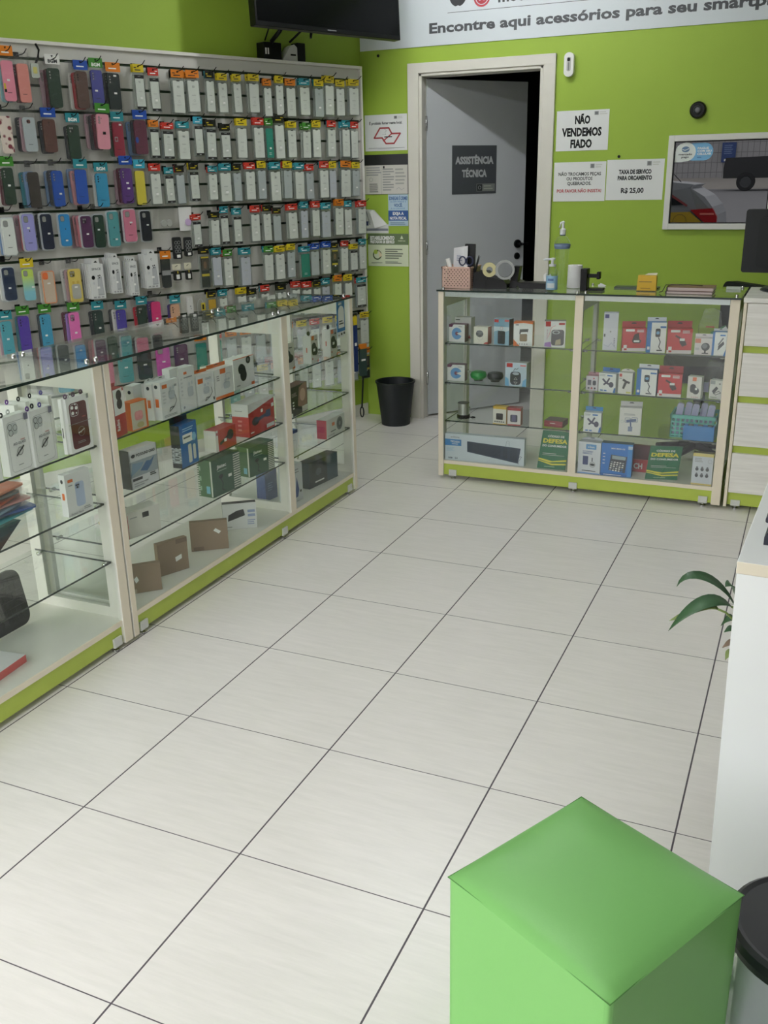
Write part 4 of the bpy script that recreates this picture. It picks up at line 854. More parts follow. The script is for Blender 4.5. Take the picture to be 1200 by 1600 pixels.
# fifth row
phone_case((2, 28, 419, 470), (24, 40, 70), 'sq', 'box', 'dark blue silicone phone case in a clear tray, leftmost in the fifth row', sticker=[(.45, .38)], group=G5, behind=(f_,))
phone_case((33, 57, 421, 470), (150, 200, 160), 'sq', 'bag', 'lime to aqua shaded phone case, fifth row', ('yellow', .002), None, mottle=GRD, sticker=[(.85, .42)], group=G5, text=False)
phone_case((63, 90, 424, 475), (196, 178, 156), 'sq', 'bag', 'clear phone case with orange rim and orange camera patch, fifth row', None, None, grad=[('rl', .0, .0, 1, 1, .011, .004, mat((222, 132, 80), .4)), ('rr', .08, .74, .5, .96, .009, mat((224, 110, 50), .4))], sticker=[(.5, .62)], group=G5, behind=(f_,), text=False)
phone_case((105, 131, 421, 473), (216, 194, 96), 'q4', 'bag', 'yellow rimmed clear phone case with silver lower half, fifth row', None, None, grad=[('rr', .14, .1, .86, .55, .012, mat((176, 176, 166), .4)), ('e', .32, .60, .10, .05, mat((202, 170, 70), .4)), ('e', .68, .60, .10, .05, mat((202, 170, 70), .4))], sticker=[(.5, .46)], group=G5, behind=(c_, f_), text=False)
def space_box(px, lb, txt, n, nm):
    a, d, vt, vb = px; off = .075; ln = lean(a, vt, vb)
    s0, zt = on_wall(a, vt, off); s1, _ = on_wall(d-ln, vt, off); h = zt-on_wall(a+ln, vb, off)[1]; w = s1-s0; zb = zt-h; sc = (s0+s1)/2
    for k in range(n):
        q = thing('boxed_phone_case', lb if k == 0 else 'white carton edge showing behind the %s, %s from the front' % (nm, ordinal(k)), 'boxed phone case', wall_pt(sc-.0035*k, zb+.001*k, off-.0125*k), WROT, 'white phone case cartons on the slat wall')
        b = MB(); b.box(-w/2, w/2, -.0055, .0055, 0, h-.016, mat((206, 208, 206), .4))
        if k == 0:
            gy = mat((160, 163, 165), .4)
            b.decals(w, h-.016, [('t', txt, .5, .86, .085, mat((110, 113, 116), .4), {'b': 1.5, 'fit': .66 if len(txt) > 2 else .12}), ('p', [(.46, .10), (.90, .10), (.82, .64), (.52, .60)], gy), ('p', [(.50, .14), (.85, .14), (.78, .60), (.55, .57)], mat((176, 179, 181), .4)), ('e', .22, .62, .12, .06, BLACK), ('e', .58, .66, .045, .022, INK), ('e', .70, .67, .045, .022, INK), ('e', .64, .61, .045, .022, INK), ('e', .22, .46, .08, .04, mat((190, 192, 194), .4))] + [('r', .1+.28*i, .035, .28+.28*i, .075, GREYT) for i in range(3)] + ([('r', .4, .3, .62, .36, PRICE)] if txt in ('SPACE', 'C') else []), x0=-w/2, y=-.0055)
        b.build('carton', q)
        b = MB(); b.prism([(-w*.30, h-.016), (w*.30, h-.016), (w*.24, h+.006), (-w*.24, h+.006)], -.0055, -.0045, mat((206, 208, 206), .4)); b.decals(w*.3, .012, [('p', [(0, .2), (1, .2), (.5, 1)], INK)], x0=-w*.15, z0=h-.012, y=-.0055); b.build('hang_tab', q)
space_box((137, 166, 408, 468), 'white hanging carton with grey phone picture, first of four in the fifth row', 'SPACE', 5, 'leftmost hanging carton')
space_box((170, 192, 399, 459), 'white hanging carton with grey phone picture, second of four in the fifth row', 'SPACE', 5, 'second hanging carton')
space_box((199, 218, 404, 462), 'narrow white hanging carton, third of four in the fifth row', 'SPACE', 4, 'narrow hanging carton')
space_box((224, 250, 393, 451), 'white hanging carton with letter C, last of four in the fifth row', 'C', 4, 'letter C carton')
phone_case((253, 266, 403, 450), (34, 40, 40), 'n', 'bag', 'dark phone case with orange corner beside the white cartons, fifth row', ('orange', -.012), None, grad=[('rr', .0, .42, 1, .58, .004, GREYT)], group=G5, off=.05)
for px, lb in (((268, 285, 371, 404), 'black camera lens protector card, left of two below the phone grips'), ((286, 301, 371, 400), 'black camera lens protector card, right of two below the phone grips')):
    t, w, h = small('lens_protector', lb, 'camera lens protector', px, .06)
    b = MB(); b.prism(rrect(-w*.46, 0, w*.46, h, .008), -.006, .006, mat((30, 32, 34), .35)); b.build('case', t, bevel=.002)
    b = MB(); b.decals(w, h, [('o', .35+.32*i, .35+.2*j, .0085, .002, GREYT) for i in range(2) for j in range(3)] + [('r', .35, .06, .75, .2, PRICE)], x0=-w/2, y=-.0062); b.build('lens_rings', t)
for px, lb in (((268, 285, 413, 441), 'small ring holder pack with pale card, left of two, fifth row'), ((287, 301, 411, 440), 'small ring holder pack with pale card, right of two, fifth row')):
    t, w, h = small('ring_holder_pack', lb, 'ring holder', px, .06)
    b = MB(); b.box(-w*.46, w*.46, -.001, .001, h*.68, h, mat((206, 202, 180), .4)); b.decals(w, h, [('l', [(.35, .85), (.6, .92)], .003, INK)], x0=-w/2, y=-.0011); b.build('header_card', t)
    b = MB(); b.prism(rrect(-w*.38, .012, w*.38, h*.62, .006), -.009, .004, BLACK); b.build('ring_case', t)
    b = MB(); b.decals(w, h, [('rr', .32, .2, .68, .44, .003, PRICE), ('r', .45, .5, .55, .64, hm('yellow'))], x0=-w/2, y=-.0092); b.build('sticker', t)
    b = MB(); b.box(-w*.46, w*.46, -.0105, .005, 0, h*.68, BAG); b.build('pouch', t)
# sixth row, above the cabinet glass
phone_case((1, 24, 503, 560), (74, 160, 174), 'd3', 'bag', 'aqua phone case, leftmost in the sixth row', ('teal', .002), None, [(.5, .52)], group=G6, behind=(c_,))
phone_case((27, 52, 495, 552), (76, 50, 156), 'd3', 'bag', 'violet phone case with green header, sixth row', ('green', .002), None, group=G6, behind=(e_,))
phone_case((62, 85, 492, 548), (60, 150, 184), 'd3', 'bag', 'sky blue phone case with green header, sixth row', ('green', .002), None, [(.38, .42)], group=G6, behind=(b_,))
phone_case((107, 129, 489, 545), (224, 110, 178), 'q4', 'bag', 'hot pink phone case with green header, sixth row', ('green', .002), None, [(.5, .44)], group=G6, off=.075, behind=(((150, 120, 190), 'lilac'), a_))
phone_case((145, 165, 486, 540), (30, 52, 48), 'v3', 'bag', 'blackish green phone case with teal header, sixth row', ('teal', .0), None, [(.55, .5)], group=G6, behind=(b_,))
phone_case((181, 201, 485, 538), (70, 58, 150), 'v3', 'bag', 'blue violet phone case with teal header, sixth row', ('teal', .0), None, group=G6, behind=(f_, b_))
phone_case((214, 232, 478, 530), (26, 50, 40), 'q4', 'bag', 'deep green phone case beside the magenta one, sixth row', ('teal', .0), None, group=G6, behind=(((190, 40, 60), 'red'),))
phone_case((236, 254, 472, 524), (206, 44, 112), 'n', 'bag', 'magenta phone case, sixth row', None, None, [(.5, .5)], group=G6, behind=(((70, 50, 120), 'purple'),))
phone_case((266, 284, 476, 526), (204, 160, 130), 'd3', 'bag', 'beige phone case with teal header, sixth row', ('teal', .0), None, group=G6, behind=(((70, 50, 130), 'purple'),))
t, w, h = small('earphone_box', 'slim white earphone box hanging right of the beige case, sixth row', 'earphone box', (291, 303, 464, 500), .06)
b = MB(); b.box(-w*.45, w*.45, -.008, .008, 0, h, mat((204, 204, 200), .4)); b.decals(w, h, [('e', .5, .6, .12, .04, GREYT), ('e', .55, .5, .1, .03, GREYT)], x0=-w/2, y=-.008); b.build('carton', t)
t, w, h = small('wired_earphones', 'coiled clear earphones in a pouch right of the slim white box, sixth row', 'earphones', (305, 323, 461, 505), .05)
b = MB(); b.tube([(w*.4*math.cos(a), -.003, h*.55+h*.3*math.sin(a)) for a in [2*PI*i/20 for i in range(20)]], .0022, mat((170, 172, 168), .4), 6, True); b.build('cable_coil', t)
b = MB(); b.decals(w, h, [('rr', .5, .45, .95, .72, .003, hm('yellow')), ('r', .6, .5, .8, .66, BLACK)], x0=-w/2, y=-.006); b.build('brand_sticker', t)
b = MB(); b.box(-w*.5, w*.5, -.008, .004, 0, h, BAG); b.build('pouch', t)
# seventh row of cases, seen through the cabinet
LOW = [((78, 34, 74), 'plum'), ((198, 82, 168), 'orchid pink'), ((40, 50, 52), 'charcoal'), ((84, 156, 158), 'sea green'), ((200, 120, 140), 'dusty pink'), ((28, 34, 36), 'jet black'), ((60, 150, 184), 'turquoise'), ((120, 122, 124), 'mid grey')]
for i, (c, nme) in enumerate(LOW):
    s = -1.36-.108*i; p0 = wall_pt(s, HOOKZ[6]-.19, CASEOFF)
    t = thing('phone_case', '%s phone case in the seventh row, seen through the long cabinet' % nme, 'phone case', p0, WROT, 'phone cases in the seventh row')
    case_body(.077, .152, c, ['v3', 'sq', 'd3'][i % 3], True, None, [(.5, .5)]).build('case_shell', t, bevel=.002)
    b = MB(); b.box(-.046, .046, -.0075, .0075, -.008, .197, BAG); b.build('bag', t)
    hook_for(s, HOOKZ[6]-.003, CASEOFF-.004, 'black hook above the %s phone case, seventh row' % nme)
# two long packages at the bottom right end
for px, lb, c, hd in (((551, 559, 500, 580), 'tall dark blue cable package at the bottom right end of the slat wall', (24, 44, 96), 'yellow'), ((561, 573, 541, 586), 'dark green phone case in an orange topped card, bottom right end of the slat wall', (46, 66, 62), 'orange')):
    t, w, h = small('hanging_package', lb, 'package', px, .105)
    b = MB(); b.prism(rrect(-w/2, 0, w/2, h, .006), -.006, .006, mat(c, .45)); b.decals(w, h, [('r', .2, .5, .8, .56, PRICE)], x0=-w/2, y=-.006); b.build('pack', t)
    b = MB(); b.box(-w/2, w/2, -.0065, .0065, h*.9, h*1.06, hm(hd)); b.build('header_card', t)
# ------------------------------------------------------------------ boxes inside the cabinets
def M(r, g, b, ro=.4): return mat((r, g, b), ro)
ORG, REDB, BLUB, NAVY, TEALG = M(216, 108, 42), M(176, 44, 40), M(44, 110, 176), M(30, 44, 96), M(58, 88, 70)
PALE = M(222, 223, 221)
def pbox(name, cat, label, bl, br, vt, z, d, front=PURE, side=None, top=None, dec=(), tab=None, group=None, rz=None, extra=None, lid=None, sdec=()):
    """box standing on the plane z, measured from the two lower corners of its front in the photograph"""
    a, e = on_z(bl[0], bl[1], z), on_z(br[0], br[1], z); w = (e-a).length; ang = math.atan2(e.y-a.y, e.x-a.x) if rz is None else rz
    h = height_at(a, vt)
    ux, uy = Vector((math.cos(ang), math.sin(ang), 0)), Vector((-math.sin(ang), math.cos(ang), 0))
    cs = [a, a+ux*w, a+uy*d, a+ux*w+uy*d]                            # keep the box on its shelf, behind the front glass
    if a.x < .2:
        hi, lo = max(c.x for c in cs), min(c.x for c in cs); sh = Vector((min(0, -.009-hi), 0, 0)); sh.y = sh.x*(a.y-CAM.y)/(a.x-CAM.x)
    else:
        lo = min(c.y for c in cs); sh = Vector((0, max(0, BY0+.011-lo), 0)); sh.x = sh.y*(a.x-CAM.x)/(a.y-CAM.y)
    if DBG: print('SHIFT', label[:60], round(sh.x, 3), round(sh.y, 3), 'x %.3f..%.3f y %.3f..%.3f w %.3f h %.3f' % (min(c.x for c in cs), max(c.x for c in cs), min(c.y for c in cs), max(c.y for c in cs), w, h))
    a = a+sh; kk = 1+max(0, min(.03, sh.length/(a-CAM).length)); w *= kk; h *= kk
    t = thing(name, label, cat, (a.x, a.y, z+.0006), ang, group)
    b = MB(); b.box(0, w, 0, d, 0, h, side or front, mt=top or side or front, mf=front, ms=side or front); b.decals(w, h, dec)
    if sdec:                                                         # print on the left end of the box
        b.T = Matrix.Translation((0, d, 0)) @ Matrix.Rotation(-PI/2, 4, 'Z'); b.decals(d, h, sdec); b.T = Matrix.Identity(4)
    b.build('carton', t)
    if tab:
        m, th = tab[:2]; b = MB(); b.prism([(w*.04, h+.0004), (w*.96, h+.0004), (w*.94, h+th*.5), (w*.72, h+th), (w*.28, h+th), (w*.06, h+th*.5)] if len(tab) > 2 else [(0, h+.0004), (w, h+.0004), (w, h+th), (0, h+th)], d-.0015, d-.0005, m)
        b.flat([(w*.38, h+th*.55), (w*.62, h+th*.55), (w*.56, h+th*.8), (w*.44, h+th*.8)], d-.0018, INK); b.build('hang_tab', t)
    if extra: extra(t, w, h, d)
    return t
C1, C2, C3 = .692, .503, .306; S1, S2, S3 = .690, .498, .326; F0 = FLOORZ
OR = lambda u0, v0, u1, v1: ('r', u0, v0, u1, v1, ORG)
def ring_tag(c, fx):
    def f(t, w, h, d):
        for i, (u, cc) in enumerate(zip(fx, c)):
            b = MB(); b.tube([(.0055*math.cos(a), 0, .0055*math.sin(a)) for a in [2*PI*k/14 for k in range(14)]], .0022, M(*cc), 6, True)
            b.build('ring_tag', t, (u*w, d*(.3+.4*(i % 2)), h+.0072))
    return f
PU, BK, WH, VI, DP = (110, 60, 150), (24, 26, 32), (226, 226, 226), (70, 60, 150), (96, 62, 96)
def ag_dec(): return [('rl', .10, .05, .92, .90, .012, .0009, GREYT), ('rr', .13, .68, .52, .88, .008, M(206, 210, 210)), ('o', .23, .82, .0088, .0013, INK), ('o', .43, .79, .0088, .0013, INK), ('o', .24, .72, .0088, .0013, INK), ('t', 'AG-GLASS', .52, .52, .062, GREYT, {'b': 1.5, 'fit': .52}), ('t', 'matte', .66, .57, .035, M(190, 90, 84), {'b': 1, 'fit': .18}), ('o', .5, .38, .0115, .0016, INK), ('l', [(.34, .32), (.66, .45)], .0045, INK), ('txt', .36, .14, .66, .17, 1, GREYT), ('r', .82, .87, .98, .98, M(120, 118, 140))]
MAR = M(88, 26, 34)
gC1 = 'white phone case boxes on the top shelf of the left cabinet'
pbox('phone_case_box', 'phone case box', 'white box with dark case print cut by the photo edge, left cabinet top shelf', (-22, 762), (6, 752), 668, C1, .022, PURE, PURE, dec=[('rr', .1, .05, .8, .86, .01, NAVY), ('r', .8, .88, 1, .98, GREYT)], group=gC1)
pbox('phone_case_box', 'phone case box', 'white case box with three lens rings, the left one of the pair', (18, 748.5), (55, 733), 657, C1, .026, PURE, PURE, dec=ag_dec(), extra=ring_tag((BK, WH), (.05, .45)), group=gC1)
pbox('phone_case_box', 'phone case box', 'white case box with three lens rings, the right one of the pair', (57.5, 732), (91, 717), 645, C1, .026, PURE, PURE, dec=ag_dec(), extra=ring_tag((PU, BK, VI), (.05, .4, .6)), group=gC1)
pbox('phone_case_box', 'phone case box', 'white box printed with a maroon phone case beside the cabinet post', (113.5, 713), (147, 700), 627.5, C1, .012, PURE, PURE, dec=[('rr', .10, .06, .88, .90, .012, MAR), ('rl', .15, .66, .50, .88, .009, .001, PURE), ('e', .24, .82, .06, .032, PURE), ('e', .42, .80, .06, .032, PURE), ('e', .24, .72, .06, .032, PURE), ('e', .38, .87, .03, .016, PURE), ('e', .40, .71, .03, .016, PURE), ('r', 0, .52, 1, .528, GREYT), ('t', 'matte', .7, .62, .035, M(190, 90, 84), {'b': 1, 'fit': .16}), ('o', .52, .36, .0145, .0012, GREYT), ('t', 'Magnetic', .52, .37, .04, PURE, {'b': 1, 'fit': .3, 'rot': .3}), ('txt', .3, .15, .72, .2, 2, GREYT), ('r', .9, .92, 1, 1, GREYT)], extra=ring_tag((DP, WH, DP, DP), (.05, .2, .4, .8)), group=gC1)
pbox('phone_case_box', 'phone case box', 'white box right behind the maroon printed one, only its spine showing', (106.3, 711), (140, 698), 625, C1, .012, PURE, PURE, group=gC1, sdec=[('txt', .3, .2, .6, .6, 1, INK)])
for k in range(4):
    P0 = on_z(18+9*k, 706-3.6*k, C1)
    b = MB(); b.box(0, .016, 0, .075, 0, .150, PURE); t = thing('phone_case_box', 'white box standing edge on in the back row, %s of four from the left' % ordinal(k), 'phone case box', (-.15, P0.y-.02+.0195*k, C1+.0006), PI/2+.12, gC1)
    b.build('carton', t); b = MB(); b.tube([(.0055*math.cos(a), 0, .0055*math.sin(a)) for a in [2*PI*q/14 for q in range(14)]], .0022, M(*[PU, BK, BK, VI][k]), 6, True); b.build('ring_tag', t, (.008, .03, .1572))
# power bank and bagged cases on the second shelf of the near cabinet
pbox('power_bank_box', 'power bank box', 'white power bank box with a pale blue phone picture beside the cabinet post', (109, 812.5), (147, 797.5), 747, C2, .026, PALE, PALE, top=PALE, dec=[('rr', .36, .18, .72, .76, .008, M(176, 190, 214)), ('rr', .38, .60, .56, .74, .005, M(150, 164, 190)), ('e', .43, .69, .04, .022, INK), ('e', .50, .69, .04, .022, INK), ('e', .46, .64, .04, .022, INK), OR(.10, .80, .30, .87), ('txt', .1, .70, .3, .76, 1, GREYT), ('txt', .62, .07, .92, .15, 2, GREYT), ('t', 'Power Bank', .34, .055, .06, GREYT, {'b': 1, 'fit': .5})], sdec=[('r', .3, .40, .7, .56, ORG), ('e', .5, .84, .2, .05, INK)])
for i, (c, lb) in enumerate([((60, 170, 180), 'teal'), ((40, 90, 170), 'blue'), ((150, 190, 220), 'pale blue'), ((214, 150, 150), 'pink'), ((206, 90, 52), 'orange red'), ((120, 130, 136), 'grey'), ((210, 110, 70), 'rust')]):
    t = thing('bagged_phone_case', '%s bagged phone case, %s from the bottom of the flat pile' % (lb, ordinal(i)), 'phone case', (-.205-.004*i, .515-.015*(i % 3)+.02*(i == 1), C2+.0008+.0125*i), PI/2+[.1, -.3, .2, -.1, .3, .0, .15][i], 'bagged phone cases piled in the left cabinet')
    b = MB(); b.T = Matrix.Translation((0, 0, .0035)); vs = [(p[0], p[1], z) for z in (0, .007) for p in rrect(-.08, -.038, .08, .038, .01, 4)]; n = len(vs)//2
    b.add(vs, [tuple(range(n)), tuple(range(n, 2*n))]+[(k, (k+1) % n, (k+1) % n+n, k+n) for k in range(n)], M(*c)); b.build('case_shell', t)
    b = MB(); b.box(-.105, .10, -.05, .05, .0012, .0115, BAG); b.build('bag', t)
t = thing('tablet_keyboard_case', 'black folded tablet flap at the left edge, third shelf of the near cabinet', 'tablet case', (-.27, 0, 0))
pp = [on_x(px, py, -.27) for px, py in ((33, 812), (0, 809), (-12, 808), (-12, 872), (0, 862))]; zmin = min(p.z for p in pp)
b = MB(); b.T = Matrix.Rotation(PI/2, 4, 'Z'); b.prism([(p.y, max(p.z, C3+.002)) for p in pp], 0, .006, mat((30, 32, 32), .6)); b.build('flap', t)
ke = on_x(31, 930, -.30)
t = thing('black_keyboard', 'black keyboard leaning inside the near cabinet, cut by the left photo edge', 'keyboard', (-.262, ke.y, F0+.010), PI/2)
t.rotation_euler = (math.radians(-10), 0, PI/2); b = MB(); b.prism(rrect(-.42, 0, 0, .188, .035, 6), 0, .016, mat((34, 36, 40), .5, spec=.3)); b.build('body', t, bevel=.003)
b = MB()
for r_ in range(6):
    for c_i in range(20): b.box(-.408+.0198*c_i, -.391+.0198*c_i, -.004, .0005, .024+.025*r_, .045+.025*r_, mat((24, 25, 28), .45, spec=.3))
b.build('keys', t)
t = thing('plastic_pouch', 'empty crumpled clear plastic pouch on the lowest shelf of the near cabinet', 'plastic bag', (-.17, .56, C3+.001), PI/2)
b = MB(); rs = random.Random(5); vs = [(.12*i/8-.03, .10*j/6, .003+.012*rs.random()) for j in range(7) for i in range(9)]; b.add(vs, [(j*9+i, j*9+i+1, (j+1)*9+i+1, (j+1)*9+i) for j in range(6) for i in range(8)], BAG, True); b.build('film', t)
a, e = on_z(-10, 1066, F0), on_z(42, 1034, F0)
t = thing('coral_box', 'flat coral and white box on the floor of the near cabinet', 'box', (e.x, e.y, F0+.0006), PI/2+.10)
CRL = M(216, 88, 84); b = MB(); b.box(-.20, 0, 0, .10, 0, .024, CRL, mt=M(206, 204, 204)); b.T = Matrix.Translation((-.20, .10, .0243)) @ Matrix.Rotation(-PI/2, 4, 'X')
b.decals(.20, .10, [('r', 0, 0, 1, .12, CRL), ('r', .30, .2, .55, .8, BLACK), ('r', .6, .3, .8, .7, PURE)], y=0, step=.0003); b.build('carton', t)

# long cabinet, top shelf
EAR = mat((26, 28, 34), .4)
def tws(x=.56, z=.52): return [('rr', x-.17, z-.06, x+.17, z+.16, .008, M(190, 196, 200)), ('e', x-.06, z+.22, .06, .05, M(196, 202, 206)), ('e', x+.12, z+.24, .05, .045, M(196, 202, 206)), ('rl', x-.17, z-.06, x+.17, z+.16, .008, .0008, M(160, 166, 172))]
def strap(x=.62, z=.30): return [('l', [(x+.16, z+.28), (x+.22, z+.12), (x+.06, z-.02), (x-.22, z-.12), (x-.16, z-.02), (x+.06, z-.02)], .0022, INK)]
gE = 'white earbud boxes on the top shelf of the long cabinet'
pbox('earbuds_box', 'earbuds box', 'red and white earbuds box beside the left post of the long cabinet', (184, 687), (200, 679), 613, S1, .03, REDB, REDB, dec=[('r', 0, .46, 1, 1, PURE), ('e', .52, .86, .26, .11, EAR), ('e', .52, .68, .26, .11, EAR), ('r', .85, .93, .97, .99, REDB), ('t', 'Redmi', .2, .25, .17, PURE, {'b': 1, 'rot': PI/2, 'sx': .55})], tab=(REDB, .012))
pbox('earbuds_box', 'earbuds box', 'orange framed earbuds box with a pink picture, long cabinet top shelf', (208, 676.5), (233, 668), 632, S1, .034, ORG, ORG, dec=[('r', 0, .04, .88, .97, M(196, 190, 168)), ('rr', .2, .34, .7, .66, .01, M(214, 136, 134)), ('e', .36, .55, .12, .1, M(222, 150, 146)), ('e', .58, .55, .12, .1, M(222, 150, 146)), ('e', .5, .17, .22, .1, M(176, 166, 110))])
pbox('earbuds_box', 'earbuds box', 'tall white earbuds box leaning behind the pair with black strap picture', (213, 659), (226, 653), 604, S1, .03, PALE, PALE, sdec=[('r', .3, .08, .7, .4, ORG), ('e', .5, .82, .2, .05, INK)], group=gE)
pbox('earbuds_box', 'earbuds box', 'tall white earbuds box tucked left of the one with black strap picture', (242, 658), (256, 652), 601, S1, .03, PALE, PALE, tab=(PALE, .012, 1), sdec=[('r', .3, .34, .7, .56, ORG), ('e', .5, .88, .2, .05, INK)], group=gE)
pbox('earbuds_box', 'earbuds box', 'tall white earbuds box with black wrist strap picture, front one of the pair', (255, 658.5), (282, 648.5), 599.5, S1, .034, PALE, PALE, dec=[OR(.10, .82, .38, .92), ('txt', .1, .4, .3, .76, 4, M(196, 198, 198)), ('r', .78, .80, .92, .86, GREYT), ('txt', .1, .05, .9, .12, 2, GREYT)] + tws(.60, .56) + strap(), tab=(PALE, .012, 1), sdec=[('r', .3, .34, .7, .56, ORG), ('e', .5, .88, .2, .05, INK)], group=gE)
pbox('earbuds_box', 'earbuds box', 'tall white earbuds box partly hidden left of the widest white one', (271, 650), (284, 645), 578, S1, .03, PALE, PALE, group=gE)
pbox('earbuds_box', 'earbuds box', 'widest tall white earbuds box with grey charging case picture', (284, 645.5), (308, 637), 577.5, S1, .038, PALE, PALE, dec=[OR(.32, .84, .52, .90), ('txt', .1, .35, .24, .8, 5, M(196, 198, 198)), ('txt', .3, .74, .9, .8, 1, GREYT), ('e', .2, .1, .06, .03, GREYT)] + tws(.66, .38), group=gE)
pbox('earbuds_box', 'earbuds box', 'white earbuds box with orange badge and raised orange tab', (310.5, 636.5), (336.5, 628), 589, S1, .032, PALE, PALE, dec=[OR(.06, .72, .36, .88), ('txt', .5, .80, .9, .88, 2, GREYT), ('r', .9, .08, .98, .18, INK)] + tws(.52, .42) + strap(.64, .24), tab=(ORG, .012), group=gE)
pbox('earbuds_box', 'earbuds box', 'white earbuds box with an orange foot band and orange top tab', (338, 627.5), (366, 617.5), 580.5, S1, .034, PALE, PALE, top=PALE, dec=[('r', 0, 0, 1, .10, ORG), OR(.30, .82, .60, .98), ('txt', .1, .6, .3, .8, 3, GREYT)] + tws(.62, .36) + [('rl', .58, .58, .86, .80, .008, .002, M(176, 182, 186))], tab=(ORG, .014), group=gE)
pbox('earbuds_box', 'earbuds box', 'large white earbuds box with big black earbuds picture before the middle post', (367, 611), (398.5, 600), 563, S1, .045, PALE, PALE, top=PALE, dec=[('r', 0, .975, 1, 1, ORG), ('e', .38, .63, .16, .17, EAR), ('e', .46, .42, .16, .20, EAR), ('p', [(.24, .5), (.6, .5), (.54, .72), (.26, .66)], EAR), ('e', .72, .87, .11, .12, EAR), ('e', .71, .88, .05, .06, M(120, 122, 124)), OR(.82, .02, .98, .12), ('txt', .1, .08, .3, .16, 1, GREYT)], group=gE)
def mouse_dec(): return [('rr', .10, .28, .72, .74, .02, mat((40, 43, 46), .5)), ('p', [(.6, .28), (.92, .34), (.9, .48), (.7, .6)], mat((40, 43, 46), .5)), ('e', .64, .42, .28, .16, mat((40, 43, 46), .5)), ('r', .30, .42, .58, .52, PRICE), OR(.10, .84, .44, .99), ('txt', .6, .78, .95, .86, 1, INK), ('e', .15, .17, .07, .04, REDB), ('p', [(.85, .0), (1, .0), (1, .10), (.78, .03)], ORG)]
gM = 'boxed computer mice on the top shelf behind the middle post'
CRD = M(206, 204, 194)
def hook_ring(t, w, h, d):
    b = MB(); b.prism(rrect(w*.1, h+.0005, w*.42, h+.018, .008), d*.4, d*.5, BLACK); b.build('cable_loop', t)
pbox('mouse_box', 'computer mouse box', 'boxed black mouse nearest the middle post, facing the front', (440, 582), (461, 575.5), 540, S1, .03, CRD, PALE, dec=mouse_dec(), group=gM, extra=hook_ring)
pbox('mouse_box', 'computer mouse box', 'boxed black mouse turned sideways, the middle one of the three', (487, 569), (497.3, 564.5), 526, S1, .04, CRD, PALE, dec=mouse_dec(), group=gM, rz=PI/2+.05, sdec=[('txt', .4, .3, .6, .7, 1, M(200, 120, 110))], extra=hook_ring)
pbox('mouse_box', 'computer mouse box', 'boxed black mouse turned sideways, nearest the cabinet end', (517, 558), (526.5, 553.5), 516, S1, .04, CRD, PALE, dec=mouse_dec(), group=gM, rz=PI/2+.05, sdec=[('txt', .4, .3, .6, .7, 1, M(200, 120, 110))], extra=hook_ring)
# stuff at the back of the top shelf
for i, (c, z) in enumerate([((70, 74, 80), 0), ((90, 110, 150), .011), ((150, 154, 160), .021)]):
    b = MB(); b.box(-.07, .07, -.045, .045, 0, .0095, M(*c)); tag(b.build('bagged_phone_case', loc=(-.25, 1.0+.01*i, S1+.001+z), rz=PI/2+.2*i), '%s bagged case lying flat behind the white earbud boxes' % ['dark', 'blue grey', 'pale grey'][i], 'phone case', 'flat bagged cases behind the earbud boxes')
for i, (c, z) in enumerate([((150, 190, 214), 0), ((214, 204, 120), .016), ((200, 204, 196), .03)]):
    b = MB(); b.box(-.06, .06, -.04, .04, 0, .0135, M(*c)); tag(b.build('bagged_phone_case', loc=(-.27, 1.78+.004*i, S1+.001+z), rz=PI/2-.1*i), '%s bagged case stacked at the back left of the middle post' % ['pale blue', 'yellow', 'off white'][i], 'phone case', 'bagged cases stacked near the middle post')
# second shelf
pbox('sound_card_box', 'sound card box', 'black and white PC sound card box on the second shelf of the long cabinet', (207, 767.5), (249, 750.5), 707, S2, .04, M(206, 208, 208), mat((22, 23, 25), .4), top=PALE, dec=[('r', 0, .30, 1, .70, M(150, 160, 166)), ('p', [(.35, .42), (.6, .62), (.74, .6), (.9, .68), (.78, .5), (.6, .36)], M(70, 104, 144)), ('p', [(.0, .34), (.4, .5), (.5, .62), (.1, .66)], M(120, 146, 168)), ('t', 'PCI SOUND CARD', .60, .84, .10, INK, {'b': 1.6, 'fit': .68}), ('e', .14, .84, .07, .045, INK), ('r', .05, .20, .40, .27, INK), ('txt', .08, .04, .6, .16, 2, GREYT), ('txt', .68, .20, .95, .30, 2, INK), ('r', .0, .0, .012, 1, INK), ('r', .988, .0, 1, 1, INK)])
pbox('microphone_box', 'microphone box', 'blue boxed wireless microphone set with black sides and hang tab', (285.5, 735), (311.5, 722), 669, S2, .038, M(34, 104, 170), mat((24, 26, 32), .4), top=M(34, 84, 140), dec=[('rr', .42, .06, .62, .50, .006, M(214, 214, 200)), ('rr', .70, .10, .86, .46, .006, M(214, 214, 200)), ('rr', .15, .56, .72, .76, .003, PRICE), ('r', .2, .66, .6, .70, M(90, 96, 104)), ('e', .80, .64, .12, .10, M(120, 180, 210)), ('txt', .15, .82, .9, .92, 2, M(170, 206, 226))], tab=(mat((24, 26, 32), .4), .02), sdec=[('t', 'MICROPHONE', .5, .3, .35, M(190, 196, 200), {'b': 1.5, 'rot': PI/2, 'sx': .16})])
pbox('microphone_box', 'microphone box', 'smaller red box with white end and a hand microphone picture', (339, 712), (370, 698), 679, S2, .052, REDB, M(216, 214, 208), top=REDB, dec=[('r', .0, .0, .12, 1, M(216, 214, 208)), ('l', [(.22, .34), (.62, .56)], .012, mat((40, 44, 54), .4)), ('e', .72, .60, .16, .24, mat((40, 40, 46), .4)), ('r', .40, .36, .52, .50, PRICE), ('r', .04, .78, .1, .9, REDB)])
